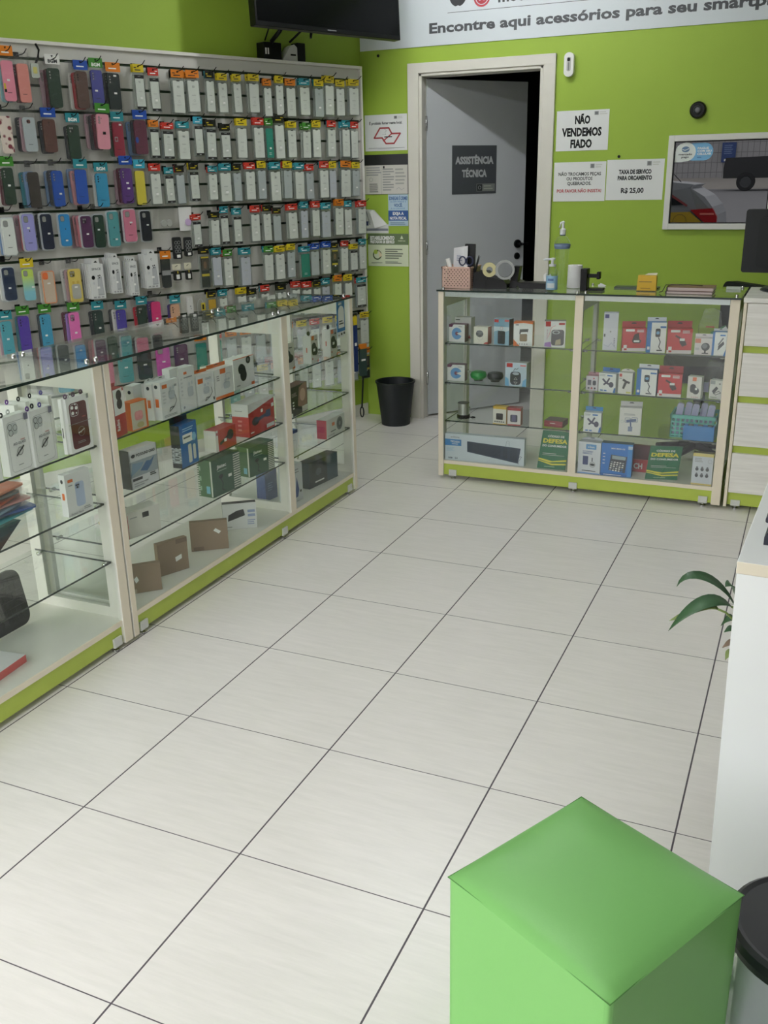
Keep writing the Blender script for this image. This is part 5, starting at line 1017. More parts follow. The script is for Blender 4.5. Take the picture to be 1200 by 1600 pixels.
pbox('hair_dryer_box', 'boxed appliance', 'larger red box with white lid band and a dark handset picture', (390.5, 687), (430, 668), 636, S2, .075, REDB, REDB, top=M(210, 210, 208), dec=[('p', [(0, .72), (1, .93), (1, 1), (0, 1)], M(210, 210, 208)), ('e', .26, .42, .14, .13, mat((44, 44, 54), .4)), ('l', [(.26, .42), (.70, .50)], .014, mat((60, 70, 100), .4)), ('r', .66, .40, .84, .62, mat((66, 80, 120), .4)), ('r', .88, .80, .97, .90, REDB), ('r', .88, .66, .97, .77, PRICE), ('r', .66, .06, .96, .18, M(206, 206, 204)), ('r', .46, .62, .54, .72, PRICE), ('txt', .04, .08, .2, .16, 1, PALE)], sdec=[('r', 0, .62, 1, 1, M(210, 210, 208)), ('txt', .2, .76, .7, .82, 1, GREYT), ('txt', .35, .15, .6, .55, 3, M(206, 120, 110))])
pbox('hair_straightener_box', 'boxed appliance', 'dark red box with a woman picture behind the middle post', (455, 654), (481, 640), 608, S2, .05, mat((34, 26, 30), .4), M(150, 38, 50), top=M(90, 30, 40), dec=[('p', [(.42, .3), (.52, .9), (.8, 1), (.98, .98), (.98, .24), (.7, .2)], M(150, 110, 100)), ('e', .72, .62, .17, .22, M(206, 168, 150)), ('r', .66, .02, .99, .22, M(214, 210, 200)), ('txt', .08, .66, .4, .8, 3, M(180, 160, 160)), ('e', .16, .48, .05, .03, PURE), ('e', .16, .38, .05, .03, PURE), ('e', .16, .28, .05, .03, PURE), ('r', 0, 0, .1, .14, PURE)], sdec=[('r', .1, .0, .9, .28, M(40, 34, 36))])
t = thing('cable_pouch', 'clear pouch with a blue cable inside, far end of the second shelf', 'cable pouch', (-.13, 2.26, S2+.005), PI/2+.2)
b = MB(); b.prism([(-.09, 0), (.08, .03), (.11, .09), (.03, .12), (-.06, .09)], -.012, .012, BAG); b.build('pouch', t)
b = MB(); b.prism([(-.07, .008), (.01, .012), (.03, .07), (-.04, .085)], -.006, .006, M(70, 84, 150)); b.decals(.1, .1, [('p', [(.0, .3), (.2, .45), (.35, .4), (.1, .2)], M(196, 204, 220))], x0=-.06, y=-.0062); b.build('cable_card', t)
# third shelf
GRN = mat((58, 92, 74), .45); GRN2 = mat((70, 104, 68), .45)
def green_dec(): return [('t', 'Jiatec', .34, .78, .13, PALE, {'b': 1.5, 'fit': .34}), ('txt', .18, .64, .62, .68, 1, M(160, 180, 166)), ('l', [(.28, .46), (.36, .3), (.32, .14), (.42, .08)], .004, INK), ('e', .3, .5, .08, .06, INK), ('r', .56, .40, .68, .48, PRICE), ('r', .74, .0, 1, 1, GRN)] + [('r', .75, .03+.064*i, .99, .065+.064*i, M(206, 206, 198)) for i in range(15)]
for bl, br, vt, lb in (((335.5, 791.5), (378, 771.5), 734, 'green electronics box with barcode stripes, nearer of the two'), ((392, 757), (430, 741), 711, 'green electronics box with barcode stripes, farther of the two')):
    pbox('green_box', 'electronics box', lb, bl, br, vt, S3, .07, GRN, GRN2, top=GRN2, dec=green_dec(), group='green barcode striped boxes on the third shelf', sdec=[('r', .88, .02, .97, .98, M(206, 206, 198)), ('r', .55, .1, .8, .3, M(120, 180, 200)), ('txt', .15, .1, .25, .9, 3, M(150, 180, 150))] + [('r', .0, .03+.064*i, .14, .065+.064*i, M(206, 206, 198)) for i in range(15)])
pbox('white_box', 'box', 'plain white box with a small barcode label on the third shelf', (204, 858.5), (254, 841), 818, S3, .055, M(210, 208, 198), M(200, 198, 188), top=M(214, 212, 204), dec=[('r', .46, .66, .66, .86, INK), ('txt', .08, .72, .3, .8, 1, GREYT), ('r', .0, .0, .015, .9, REDB)])
a = on_z(258, 806, S3+.006)
t = thing('hard_drive_case', 'flat black gadget with a yellow rim lying on the third shelf', 'electronics', (-.20, 1.02, S3+.0005), PI/2+.05)
b = MB(); b.box(-.075, .075, -.045, .045, 0, .012, M(206, 170, 40)); b.build('rim', t, bevel=.003)
b = MB(); b.box(-.072, .072, -.042, .042, .0125, .02, mat((32, 32, 32), .4)); b.build('lid', t, bevel=.003)
pbox('camera_box', 'camera box', 'white and blue gadget box close behind the middle post, third shelf', (450, 724), (467, 717), 683, S3, .05, PALE, PALE, top=BLUB, dec=[('r', 0, .88, 1, 1, NAVY), ('rl', .5, .2, .86, .62, .006, .0012, GREYT), ('txt', .1, .7, .5, .8, 2, GREYT)])
pbox('camera_box', 'camera box', 'white box with round lens picture and crimson end, third shelf far end', (511, 694), (539, 679), 665, S3, .05, M(206, 206, 200), M(170, 40, 60), top=M(206, 206, 204), dec=[('e', .72, .55, .17, .36, M(96, 98, 100)), ('e', .72, .55, .12, .25, M(60, 62, 64)), ('e', .72, .55, .05, .11, M(130, 132, 134)), OR(.30, .58, .44, .76), ('txt', .22, .26, .55, .36, 1, INK), ('txt', .05, .1, .5, .18, 1, GREYT)])
# cabinet floor
KR = mat((146, 124, 102), .75, noise=.06, nscale=40, name='kraft_cardboard'); KRD = mat((120, 98, 80), .75, name='kraft_tape')
for bl, br, vt, rz, lb, dd in (((206, 929), (254, 921), 886, None, 'plain brown cardboard box, nearest of three on the cabinet floor', [('p', [(.12, .52), (.22, .62), (.28, .46), (.18, .36)], PRICE), ('r', .0, .0, .18, .16, M(176, 160, 140))]), ((250, 902), (296, 887.5), 852, None, 'plain brown cardboard box, middle of three on the cabinet floor', [('p', [(.56, .46), (.78, .52), (.78, .38), (.58, .32)], PRICE), ('r', .62, .86, 1, 1, KRD)]), ((299.5, 862.5), (358, 856.5), 817.5, None, 'plain brown cardboard box, farthest of three on the cabinet floor', [('p', [(.62, .66), (.76, .54), (.82, .62), (.68, .74)], PRICE), ('r', .06, .0, .34, .14, KRD)])):
    pbox('cardboard_box', 'cardboard box', lb, bl, br, vt, F0, .022, KR, KR, dec=dd, group='brown cardboard boxes on the cabinet floor')
pbox('graphics_card_box', 'computer part box', 'white box with a black graphics card picture and dark end, cabinet floor', (350, 829), (402, 824), 789, F0, .03, PALE, mat((34, 30, 32), .4), top=mat((34, 30, 32), .4), dec=[('p', [(.14, .32), (.66, .52), (.62, .76), (.42, .72), (.16, .56)], mat((38, 40, 44), .4)), ('r', .74, .62, .96, .72, M(150, 164, 196)), ('r', .74, .46, .96, .56, M(150, 164, 196)), ('txt', .72, .14, .96, .36, 3, M(150, 164, 196)), ('txt', .04, .06, .3, .14, 1, GREYT)])
pbox('blue_box', 'electronics box', 'blue box standing left of the middle post on the cabinet floor', (416, 784), (434, 776), 738, F0, .05, M(44, 74, 140), M(44, 74, 140), dec=[('txt', .2, .3, .7, .6, 4, M(120, 150, 200))])
pbox('blue_box', 'electronics box', 'white box with blue swirl picture right of the middle post, cabinet floor', (452, 790), (474, 779), 732, F0, .05, M(200, 204, 206), M(200, 204, 206), dec=[('p', [(.2, .1), (.65, .12), (.75, .3), (.6, .66), (.5, .3), (.3, .35)], M(44, 74, 140)), ('txt', .1, .76, .8, .9, 2, GREYT), ('e', .85, .25, .06, .035, INK)])
pbox('headset_box', 'electronics box', 'dark teal black box lying at the far end of the cabinet floor', (484, 765), (528, 744), 725, F0, .06, mat((38, 46, 52), .4), mat((42, 58, 66), .4), top=mat((36, 44, 50), .4), dec=[('r', .62, .0, 1, 1, M(44, 72, 86)), ('txt', .2, .12, .55, .24, 1, PALE), ('e', .32, .55, .1, .14, M(74, 84, 92))])
# payment plate on the end post
b = MB(); b.box(0, .08, 0, .0015, 0, .165, M(44, 116, 176)); b.decals(.08, .165, [('r', 0, 0, 1, .16, PALE), ('rr', .14, .26, .9, .86, .03, PALE), ('r', .14, .26, .9, .5, PALE), ('t', 'PIX', .5, .92, .09, PALE, {'b': 1.4, 'fit': .24}), ('txt', .22, .34, .8, .48, 2, INK), ('r', .08, .05, .26, .09, GREYT), ('r', .40, .06, .6, .12, INK), ('r', .72, .07, .92, .13, INK), ('p', [(.16, .9), (.28, .97), (.36, .9), (.26, .88)], PALE)])
p = on_x(517, 543, -.006)
tag(b.build('payment_plate', loc=(-.004, 2.374, .768), rz=PI/2), 'blue and white payment plate inside the glass by the far post', 'payment plate')

# ------------------------------------------------------------------ back counter: shelves
B1, B2, B3, BF = .690, .495, .303, F0
CYC = BY0
def disc_pic(c): return [('e', .5, .48, .32, .34, c), ('e', .5, .48, .10, .11, M(120, 60, 80)), ('p', [(.5, .48), (.84, .6), (.84, .34)], PALE)]
PUR = M(104, 46, 84)
pbox('speaker_box', 'speaker box', 'purple edged speaker box with blue disc on the top shelf of the counter', (701.5, 533.5), (726, 535), 506.5, B1, .05, PALE, PUR, top=PUR, dec=[('p', [(0, 1), (.3, 1), (.2, .84), (0, .84)], PUR)] + disc_pic(M(96, 150, 200)) + [('txt', .6, .84, .95, .92, 1, GREYT)])
pbox('speaker_box', 'speaker box', 'purple edged speaker box with blue disc on the middle shelf of the counter', (699, 594.5), (726, 596), 569.5, B2, .05, PALE, PUR, top=PUR, dec=[('p', [(0, 1), (.3, 1), (.2, .84), (0, .84)], PUR)] + disc_pic(M(96, 150, 200)) + [('txt', .6, .84, .95, .92, 1, GREYT)])
pbox('speaker_box', 'speaker box', 'plain white box behind the purple edged speaker box, top shelf', (711, 528.5), (736, 530), 495.5, B1, .05, M(214, 214, 212), M(198, 198, 196), dec=[('r', .04, .86, .3, .90, INK), ('p', [(.80, .02), (.98, .02), (.9, .2)], REDB)])
pbox('speaker_box', 'speaker box', 'small white box with red side and black cylinder picture, top shelf', (740, 537), (762, 538.5), 510.5, B1, .045, M(214, 210, 196), REDB, top=M(214, 206, 196), dec=[('e', .42, .60, .26, .20, mat((40, 40, 44), .4)), ('e', .42, .70, .22, .10, M(100, 100, 104)), ('o', .45, .4, .014, .001, GREYT), ('p', [(.7, .02), (1, .02), (1, .14), (.78, .1)], REDB)])
pbox('speaker_box', 'speaker box', 'tall sea blue box with a black speaker picture, top shelf', (771.5, 538.5), (795, 540.5), 498, B1, .045, M(126, 164, 186), mat((46, 50, 54), .4), top=M(150, 174, 186), dec=[('r', .02, .86, .30, .97, REDB), ('r', .7, .90, .98, .98, M(200, 90, 90)), ('p', [(0, .5), (.3, .56), (.6, .48), (1, .58), (1, .7), (0, .7)], M(190, 206, 214)), ('rr', .26, .04, .74, .54, .006, mat((50, 52, 58), .4)), ('o', .5, .64, .008, .0016, M(214, 110, 100))])
pbox('speaker_box', 'speaker box', 'white box with orange sides and a bronze speaker picture, top shelf', (802, 541), (831.5, 542), 503.5, B1, .05, PALE, ORG, top=ORG, dec=[('p', [(0, 0), (.34, 0), (.0, .28)], ORG), ('p', [(0, .92), (.5, .96), (1, .92), (1, 1), (0, 1)], ORG), ('rr', .32, .20, .72, .52, .006, M(130, 106, 70)), ('p', [(.30, .50), (.74, .52), (.78, .72), (.32, .70)], mat((44, 40, 38), .4)), ('p', [(.36, .50), (.74, .52), (.74, .60), (.4, .58)], PALE), ('txt', .1, .84, .3, .92, 1, INK)] + [('e', .2+.13*i, .09, .03, .03, GREYT) for i in range(5)])
pbox('speaker_box', 'speaker box', 'large white box with a grey portable speaker picture, right end of the top shelf', (849.5, 543.5), (882.5, 544), 502.5, B1, .05, PALE, mat((84, 82, 80), .4), top=mat((110, 110, 108), .4), dec=[('r', .06, .80, .30, .99, REDB), ('r', .68, .86, .96, .94, REDB), ('rr', .34, .08, .94, .68, .012, mat((70, 70, 76), .4)), ('e', .56, .58, .18, .07, M(170, 176, 180)), ('e', .56, .58, .12, .045, mat((60, 62, 66), .4)), ('p', [(.52, .1), (.8, .12), (.78, .34), (.56, .28)], M(170, 160, 130)), ('p', [(.02, .04), (.36, .02), (.32, .22), (.04, .18)], M(166, 130, 190)), ('l', [(.2, .4), (.34, .76), (.52, .84)], .002, M(222, 150, 150)), ('txt', .12, .3, .18, .7, 6, M(190, 150, 170))])
def puck(px, z, c, lb):
    p = on_z(px, 596 if z == B2 else 0, z); t = thing('mini_speaker', lb, 'speaker', (p.x, BY0+.10, z+.0008))
    b = MB(); b.lathe([(0, .006), (.026, .006), (.038, .016), (.041, .028), (.036, .042), (.02, .047), (0, .048)], mat(c, .3), 28); b.build('body', t)
    b = MB(); b.lathe([(0, 0), (.022, 0), (.024, .006)], mat((50, 54, 52), .4), 20); b.build('base', t)
puck(745, B2, (44, 150, 70), 'round green mini speaker on the middle shelf of the counter')
puck(774, B2, (50, 52, 56), 'round black mini speaker beside the green one')
pbox('speaker_box', 'speaker box', 'clear sided sky blue box with an oval black speaker picture, middle shelf', (789, 602.5), (822, 605), 566, B2, .05, M(190, 206, 220), M(176, 184, 186), top=M(190, 194, 196), dec=[('r', .06, .80, .34, .97, REDB), ('r', .70, .86, .96, .92, M(206, 110, 110)), ('rr', .24, .06, .74, .62, .016, mat((66, 68, 78), .4)), ('e', .5, .54, .16, .06, M(176, 184, 196)), ('l', [(.42, .28), (.58, .28), (.5, .38), (.42, .28)], .0012, PALE), ('l', [(.42, .18), (.58, .18), (.5, .09), (.42, .18)], .0012, PALE), ('p', [(0, 0), (.2, 0), (.16, .3), (0, .4)], M(120, 176, 216)), ('p', [(1, 0), (.8, 0), (.84, .25), (1, .36)], M(120, 176, 216)), ('l', [(.4, .66), (.46, .76), (.54, .72), (.62, .78)], .002, INK)])
p = on_z(721, 655, B3)
t = thing('metal_mini_speaker', 'small silver cylinder speaker with black base, lower shelf of the counter', 'speaker', (p.x, p.y+.03, B3+.0008))
b = MB(); b.lathe([(0, .018), (.027, .018), (.027, .075), (.025, .078), (0, .078)], mat((186, 188, 186), .3, .8), 28); b.build('body', t)
b = MB(); b.lathe([(0, 0), (.032, 0), (.033, .016), (.028, .018)], BLACK, 28); b.build('base', t)
b = MB(); b.lathe([(0, .0795), (.029, .0795), (.030, .0785)], mat((60, 60, 60), .3), 24); b.build('grille', t)
b = MB(); b.tube([(.03, 0, .008), (.05, -.008, .005), (.062, 0, .006), (.055, .01, .006), (.04, .012, .006)], .003, BLACK, 6); b.build('cord', t)
pbox('smart_watch_box', 'small speaker box', 'small white box with yellow top, lower shelf of the counter', (770, 664), (790.5, 666), 636.5, B3, .04, M(220, 216, 206), M(214, 170, 60), top=M(214, 176, 66), dec=[('r', 0, .86, 1, 1, M(214, 176, 66)), ('rr', .24, .26, .76, .62, .004, mat((48, 44, 46), .4)), ('r', 0, 0, 1, .04, M(214, 176, 66))] + [('r', .12+.16*i, .12, .22+.16*i, .18, INK) for i in range(5)])
pbox('smart_watch_box', 'small speaker box', 'small white box with red top right beside the yellow topped one', (792.5, 664.5), (813, 666), 637.5, B3, .045, M(214, 208, 206), M(160, 52, 50), top=M(160, 44, 44), dec=[('r', 0, .86, 1, 1, M(160, 44, 44)), ('rr', .22, .20, .76, .62, .006, mat((40, 40, 60), .4)), ('r', .34, .24, .64, .60, M(90, 84, 120)), ('r', 0, 0, 1, .07, M(160, 44, 44))])
pbox('red_flat_box', 'box', 'flat red box lying at the right end of the lower shelf', (850, 666), (878.5, 669), 656.5, B3, .085, M(140, 40, 50), M(120, 46, 50), top=mat((96, 76, 74), .4), dec=[('r', .06, .40, .94, .46, M(190, 110, 110)), ('txt', .32, .52, .7, .7, 1, PALE)])
# floor of the left bay
KB = mat((46, 60, 84), .45); KK = mat((30, 40, 58), .4)
keys = [('p', [(.283, .76), (.955, .65), (.925, .08), (.285, .36)], KB)]
for r_ in range(5):
    for c_i in range(21):
        u = .30+.0293*c_i
        if c_i in (14, 17): continue
        tt = (u-.283)/.66; top_ = .73-.13*tt; bot = .40-.25*tt; v1 = top_-(top_-bot)*(r_+.08)/5; v0 = top_-(top_-bot)*(r_+.86)/5
        keys.append(('p', [(u, v0), (u+.024, v0-.006), (u+.024, v1-.006), (u, v1)], KK))
pbox('keyboard_box', 'keyboard box', 'long white boxed keyboard with blue TECLADO label on the counter floor', (695.5, 717.7), (818.5, 729), 677, BF, .035, M(206, 214, 222), M(206, 214, 222), dec=keys + [('r', 0, .56, .21, .80, M(56, 128, 190)), ('t', 'TECLADO', .13, .715, .10, PALE, {'b': 1.6, 'fit': .12}), ('txt', .09, .60, .19, .65, 1, PALE), ('t', 'e-Store', .13, .89, .08, GREYT, {'b': 1.4, 'fit': .11}), ('txt', .02, .34, .14, .50, 4, M(170, 196, 214)), ('t', 'USB', .07, .09, .08, KB, {'b': 1.2, 'fit': .055}), ('t', '2.0', .145, .09, .09, KB, {'b': 1.2, 'fit': .035}), ('l', [(.92, .12), (.93, .06), (.94, .2), (.97, .34), (.95, .36), (.93, .26)], .0015, KB), ('l', [(.77, .7), (.785, .9), (.81, .9), (.815, .72)], .001, KB)])
t = thing('black_gadget', 'black folded gadget lying behind the long keyboard box', 'electronics', (.44, BY0+.20, BF+.001))
b = MB(); b.prism([(-.06, 0), (.08, 0), (.055, .03), (.06, .09), (-.02, .07)], 0, .02, mat((38, 42, 44), .5)); b.build('body', t, bevel=.004)
DGR = mat((24, 104, 66), .45); YEL = mat((216, 206, 60), .45)
def code_book(bl, br, vt, lb, tilt, w_=.205):
    a, e = on_z(bl[0], bl[1], BF), on_z(br[0], br[1], BF); w = (e-a).length; ang = math.atan2(e.y-a.y, e.x-a.x)
    t = thing('law_booklet', lb, 'booklet', (a.x, a.y, BF+.001), ang, 'consumer code booklets'); h = .262; t.rotation_euler = (math.radians(tilt), 0, ang)
    b = MB(); b.T = Matrix(((1, 0, math.tan(math.radians(6)), 0), (0, 1, 0, 0), (0, 0, 1, 0), (0, 0, 0, 1)))
    h = height_at(a, vt)/math.cos(math.radians(tilt))
    b.box(0, w, 0, .006, 0, h, DGR)
    b.decals(w, h, [('t', 'CÓDIGO DE', .5, .86, .075, PALE, {'b': 1.6, 'fit': .58}), ('t', 'DEFESA', .5, .74, .15, YEL, {'b': 2, 'fit': .86}), ('t', 'DO CONSUMIDOR', .5, .61, .075, PALE, {'b': 1.6, 'fit': .86}), ('r', .12, .40, .6, .41, PALE), ('r', .12, .36, .9, .367, PALE), ('p', [(.0, .24), (.4, .17), (1, .22), (1, .27), (.5, .21), (0, .28)], YEL), ('p', [(0, .2), (.5, .10), (1, .13), (1, .17), (.5, .145), (0, .22)], YEL), ('txt', .25, .04, .8, .08, 1, M(150, 190, 150))])
    b.T = Matrix.Identity(4); b.build('cover', t)
code_book((838.8, 731), (882.5, 735), 673.5, 'green CÓDIGO DE DEFESA DO CONSUMIDOR booklet beside the long keyboard box', -6)
code_book((1007.5, 748.5), (1057.5, 750.5), 698, 'green CÓDIGO DE DEFESA DO CONSUMIDOR booklet near the calculator box, right bay', -6)
# right bay, top shelf
R1, R2, R3 = B1, B2, B3
def holder(x=.55): return [('rr', x-.16, .52, x+.10, .80, .006, mat((54, 58, 66), .4)), ('e', x-.03, .66, .09, .055, M(110, 160, 200)), ('l', [(x+.02, .50), (x+.12, .36), (x+.06, .2), (x+.14, .12)], .004, mat((54, 58, 66), .4)), ('r', x-.05, .06, x+.24, .10, mat((54, 58, 66), .4))]
def clamp(): return [('l', [(.25, .68), (.45, .50), (.75, .40)], .009, mat((56, 54, 78), .4)), ('l', [(.32, .40), (.50, .54), (.62, .74)], .008, mat((56, 54, 78), .4)), ('e', .74, .42, .14, .15, mat((56, 54, 78), .4)), ('r', .12, .05, .28, .12, BLUB), ('r', .34, .05, .5, .12, BLUB), ('p', [(.86, 0), (1, 0), (1, .3), (.92, .24)], BLUB), ('txt', .06, .84, .4, .95, 2, GREYT), ('r', .5, .86, .8, .93, BLUB)]
def redholder(x=.5, kind=0): return [('r', 0, 0, 1, .14, M(214, 206, 204)), ('r', .06, .14, .2, .28, PALE), ('r', .08, .05, .2, .13, REDB), ('rr', .12, .86, .5, .96, .003, PALE), ('txt', .6, .82, .95, .95, 3, PALE)] + ([('p', [(.40, .46), (.50, .74), (.68, .80), (.72, .52), (.80, .48), (.76, .36), (.46, .36)], mat((60, 44, 46), .4)), ('r', .48, .40, .72, .48, PALE)] if kind == 0 else [('l', [(.34, .72), (.52, .62), (.64, .46)], .008, mat((60, 44, 46), .4)), ('p', [(.48, .62), (.72, .54), (.80, .36), (.62, .28), (.5, .44)], mat((60, 44, 46), .4)), ('r', .50, .52, .70, .62, PALE)])
gH = 'phone holder boxes in the right bay of the counter'
pbox('tripod_box', 'tripod box', 'tall white box with purple side on the top shelf, leftmost in the right bay', (941, 547), (963.5, 547.5), 489, R1, .045, M(206, 208, 216), M(70, 64, 116), top=M(190, 190, 206), dec=[('r', .08, .86, .36, .96, M(66, 66, 120)), ('e', .5, .5, .06, .025, GREYT), ('r', .06, .36, .16, .44, INK), ('txt', .74, .1, .88, .34, 5, M(110, 110, 140)), ('l', [(.1, .14), (.4, .10), (.6, .2), (.9, .06)], .003, M(176, 180, 196))])
pbox('phone_holder_box', 'phone holder box', 'red phone holder box, left of the two on the top shelf', (971.5, 549.5), (1008, 549.5), 513.5, R1, .04, M(190, 58, 60), M(170, 50, 54), dec=redholder(), tab=(M(176, 64, 66), .026), group=gH)
pbox('phone_holder_box', 'phone holder box', 'red phone holder box, right of the two on the top shelf', (1041, 552.5), (1079.5, 553), 514, R1, .04, M(190, 58, 60), M(170, 50, 54), dec=redholder(kind=1), tab=(M(176, 64, 66), .030), group=gH)
pbox('phone_holder_box', 'phone holder box', 'blue and white gooseneck phone holder box between the red ones, top shelf', (1009, 551), (1038.5, 551.5), 504, R1, .04, PALE, BLUB, dec=[('r', 0, 0, .22, 1, BLUB), ('r', .05, .1, .18, .2, PALE), ('r', .68, .82, .98, .88, BLUB)] + holder(.6), tab=(PALE, .018), group=gH)
pbox('webcam_box', 'phone holder box', 'small white box with orange top strip and desk stand picture, top shelf', (1084, 554.5), (1111.5, 555.5), 528.5, R1, .04, M(214, 206, 204), M(200, 190, 188), dec=[('r', .02, .72, .34, .98, M(206, 120, 90)), ('e', .62, .50, .24, .24, mat((56, 56, 60), .4)), ('e', .58, .54, .15, .15, M(120, 122, 124)), ('r', .56, .14, .66, .3, mat((56, 56, 60), .4)), ('r', .44, .08, .8, .14, mat((56, 56, 60), .4)), ('txt', .05, .3, .3, .44, 2, GREYT)], tab=(M(214, 206, 204), .014), group=gH)
pbox('phone_holder_box', 'phone holder box', 'blue and white box with black charger picture at the right end, top shelf', (1111, 555.5), (1133, 556.5), 519, R1, .04, PALE, BLUB, dec=[('r', 0, 0, .16, 1, BLUB), ('p', [(.34, .36), (.78, .62), (.86, .50), (.44, .22)], mat((60, 60, 66), .4)), ('l', [(.46, .48), (.74, .74)], .006, M(110, 112, 116)), ('r', .26, .28, .44, .40, PALE), ('r', .52, .84, .9, .9, BLUB), ('p', [(.84, 0), (1, 0), (1, .3)], BLUB)], tab=(PALE, .01), group=gH)
t = thing('clear_bag', 'clear plastic bag with red writing standing behind the desk stand box', 'plastic bag', (1.545, BY0+.16, R1+.001))
b = MB(); b.prism([(-.045, 0), (.045, 0), (.05, .10), (.04, .17), (.01, .185), (-.03, .18), (-.05, .11)], -.014, .014, BAG); b.decals(.09, .18, [('txt', .3, .55, .75, .62, 1, REDB)], x0=-.045, y=-.0142); b.build('film', t)
t = thing('green_packet', 'small green and white packet leaning behind the right end box', 'packet', (1.60, BY0+.10, R1+.001))
t.rotation_euler = (0, -.5, 0); b = MB(); b.box(0, .07, 0, .006, 0, .10, M(60, 130, 84)); b.decals(.07, .10, [('p', [(0, .6), (1, .7), (1, .96), (0, .86)], PALE)]); b.build('pack', t)
# right bay, middle shelf
pbox('speaker_box', 'speaker box', 'pink and white box with two dark gadget pictures, left end of the middle shelf', (915, 609.5), (933.5, 611), 587, R2, .04, M(206, 200, 204), M(180, 120, 130), top=M(170, 110, 120), dec=[('r', .14, .36, .44, .72, M(84, 80, 96)), ('rr', .56, .36, .84, .70, .006, M(60, 60, 70)), ('e', .24, .16, .08, .07, INK), ('e', .5, .16, .08, .07, REDB), ('e', .76, .16, .08, .07, INK), ('e', .66, .84, .06, .05, REDB)], tab=(M(196, 150, 156), .012))
pbox('phone_holder_box', 'phone holder box', 'white clamp holder box with blue back tab on the middle shelf', (934.5, 611.5), (961, 614.5), 582.5, R2, .045, PALE, PALE, top=PALE, dec=clamp(), tab=(BLUB, .02), group=gH)
pbox('phone_holder_box', 'phone holder box', 'white box with small red badge and black magnet mount picture, middle shelf', (965, 615), (986.5, 617), 582, R2, .035, M(214, 212, 206), M(206, 204, 200), dec=[('r', .06, .80, .24, .94, REDB), ('l', [(.36, .66), (.58, .58), (.78, .54)], .010, mat((46, 44, 48), .4)), ('p', [(.30, .26), (.44, .56), (.62, .52), (.44, .22)], mat((46, 44, 48), .4)), ('r', .6, .04, .94, .12, M(190, 190, 90)), ('txt', .06, .68, .3, .76, 1, GREYT)], tab=(M(214, 212, 206), .012, 1), group=gH)
pbox('phone_holder_box', 'phone holder box', 'blue and white gooseneck phone holder box on the middle shelf', (993, 617), (1024, 619.5), 577, R2, .04, PALE, BLUB, dec=[('r', 0, 0, .22, 1, BLUB), ('r', .05, .1, .18, .2, PALE), ('r', .68, .84, .98, .90, BLUB)] + holder(.55), tab=(PALE, .018), group=gH)
pbox('phone_holder_box', 'phone holder box', 'red phone holder box on the middle shelf', (1026.5, 620), (1063.5, 622), 584.5, R2, .04, M(190, 50, 54), M(170, 44, 50), dec=redholder(kind=1), tab=(M(160, 40, 46), .03), group=gH)
pbox('mouse_box', 'computer mouse box', 'white box with a black computer mouse picture on the middle shelf', (1072.5, 622), (1094, 624), 588, R2, .04, M(210, 206, 200), PALE, dec=[('r', .34, .80, .62, .97, M(210, 110, 70)), ('rr', .2, .26, .62, .66, .012, mat((44, 44, 48), .4)), ('e', .62, .36, .24, .16, mat((44, 44, 48), .4)), ('r', .56, .4, .72, .5, PRICE)] + [('e', .38+.13*i, .07, .03, .02, REDB) for i in range(4)])
pbox('charger_box', 'charger box', 'white box with a power adapter picture at the right end, middle shelf', (1107, 622.5), (1128, 625), 593.5, R2, .04, M(210, 208, 202), PALE, dec=[('r', .06, .78, .4, .97, GREYT), ('e', .74, .82, .06, .04, INK), ('p', [(.2, .4), (.5, .68), (.66, .58), (.36, .28)], mat((58, 58, 60), .4)), ('l', [(.4, .3), (.7, .44), (.86, .36), (.5, .22), (.3, .3)], .0025, mat((58, 58, 60), .4)), ('txt', .1, .05, .7, .13, 1, M(120, 140, 100))])
t = thing('clear_bag', 'clear bag holding an orange and a lilac item behind the charger box, middle shelf', 'plastic bag', (1.585, BY0+.17, R2+.001))
b = MB(); b.prism([(-.05, 0), (.05, 0), (.055, .10), (.03, .14), (-.03, .145), (-.055, .09)], -.016, .016, BAG); b.build('film', t)
b = MB(); b.box(-.02, .01, -.01, .01, .03, .06, M(206, 104, 52)); b.box(-.045, -.022, -.01, .01, 0.002, .045, M(150, 150, 190)); b.build('contents', t)
# right bay, lower shelf
pbox('phone_holder_box', 'phone holder box', 'white clamp holder box with bright blue tab on the lower shelf', (911, 675), (938, 677), 645, R3, .045, PALE, PALE, dec=clamp(), tab=(M(56, 136, 196), .02), group=gH)
pbox('phone_stand_box', 'phone holder box', 'white phone stand box with pale tab standing in the middle of the lower shelf', (966, 681), (1000, 683), 639, R3, .045, M(216, 214, 208), M(190, 188, 184), top=M(206, 204, 200), dec=[('l', [(.36, .52), (.74, .56)], .012, M(90, 104, 140)), ('rl', .26, .46, .52, .64, .004, .002, M(90, 104, 140)), ('rl', .56, .48, .84, .66, .004, .002, M(90, 104, 140)), ('l', [(.52, .5), (.54, .3)], .006, M(90, 104, 140)), ('r', .42, .14, .62, .32, M(130, 140, 166)), ('txt', .2, .72, .8, .80, 2, GREYT), ('o', .14, .5, .007, .001, M(150, 176, 160))], tab=(M(206, 204, 202), .022), group=gH)
TQ = mat((96, 176, 166), .45)
t = thing('plastic_basket', 'turquoise open weave basket full of clear bags on the lower shelf', 'basket', (1.420, BY0+.05, R3+.0006))
W_, H_, D_b = .20, .105, .16
b = MB(); b.box(0, W_, 0, D_b, 0, .004, TQ)
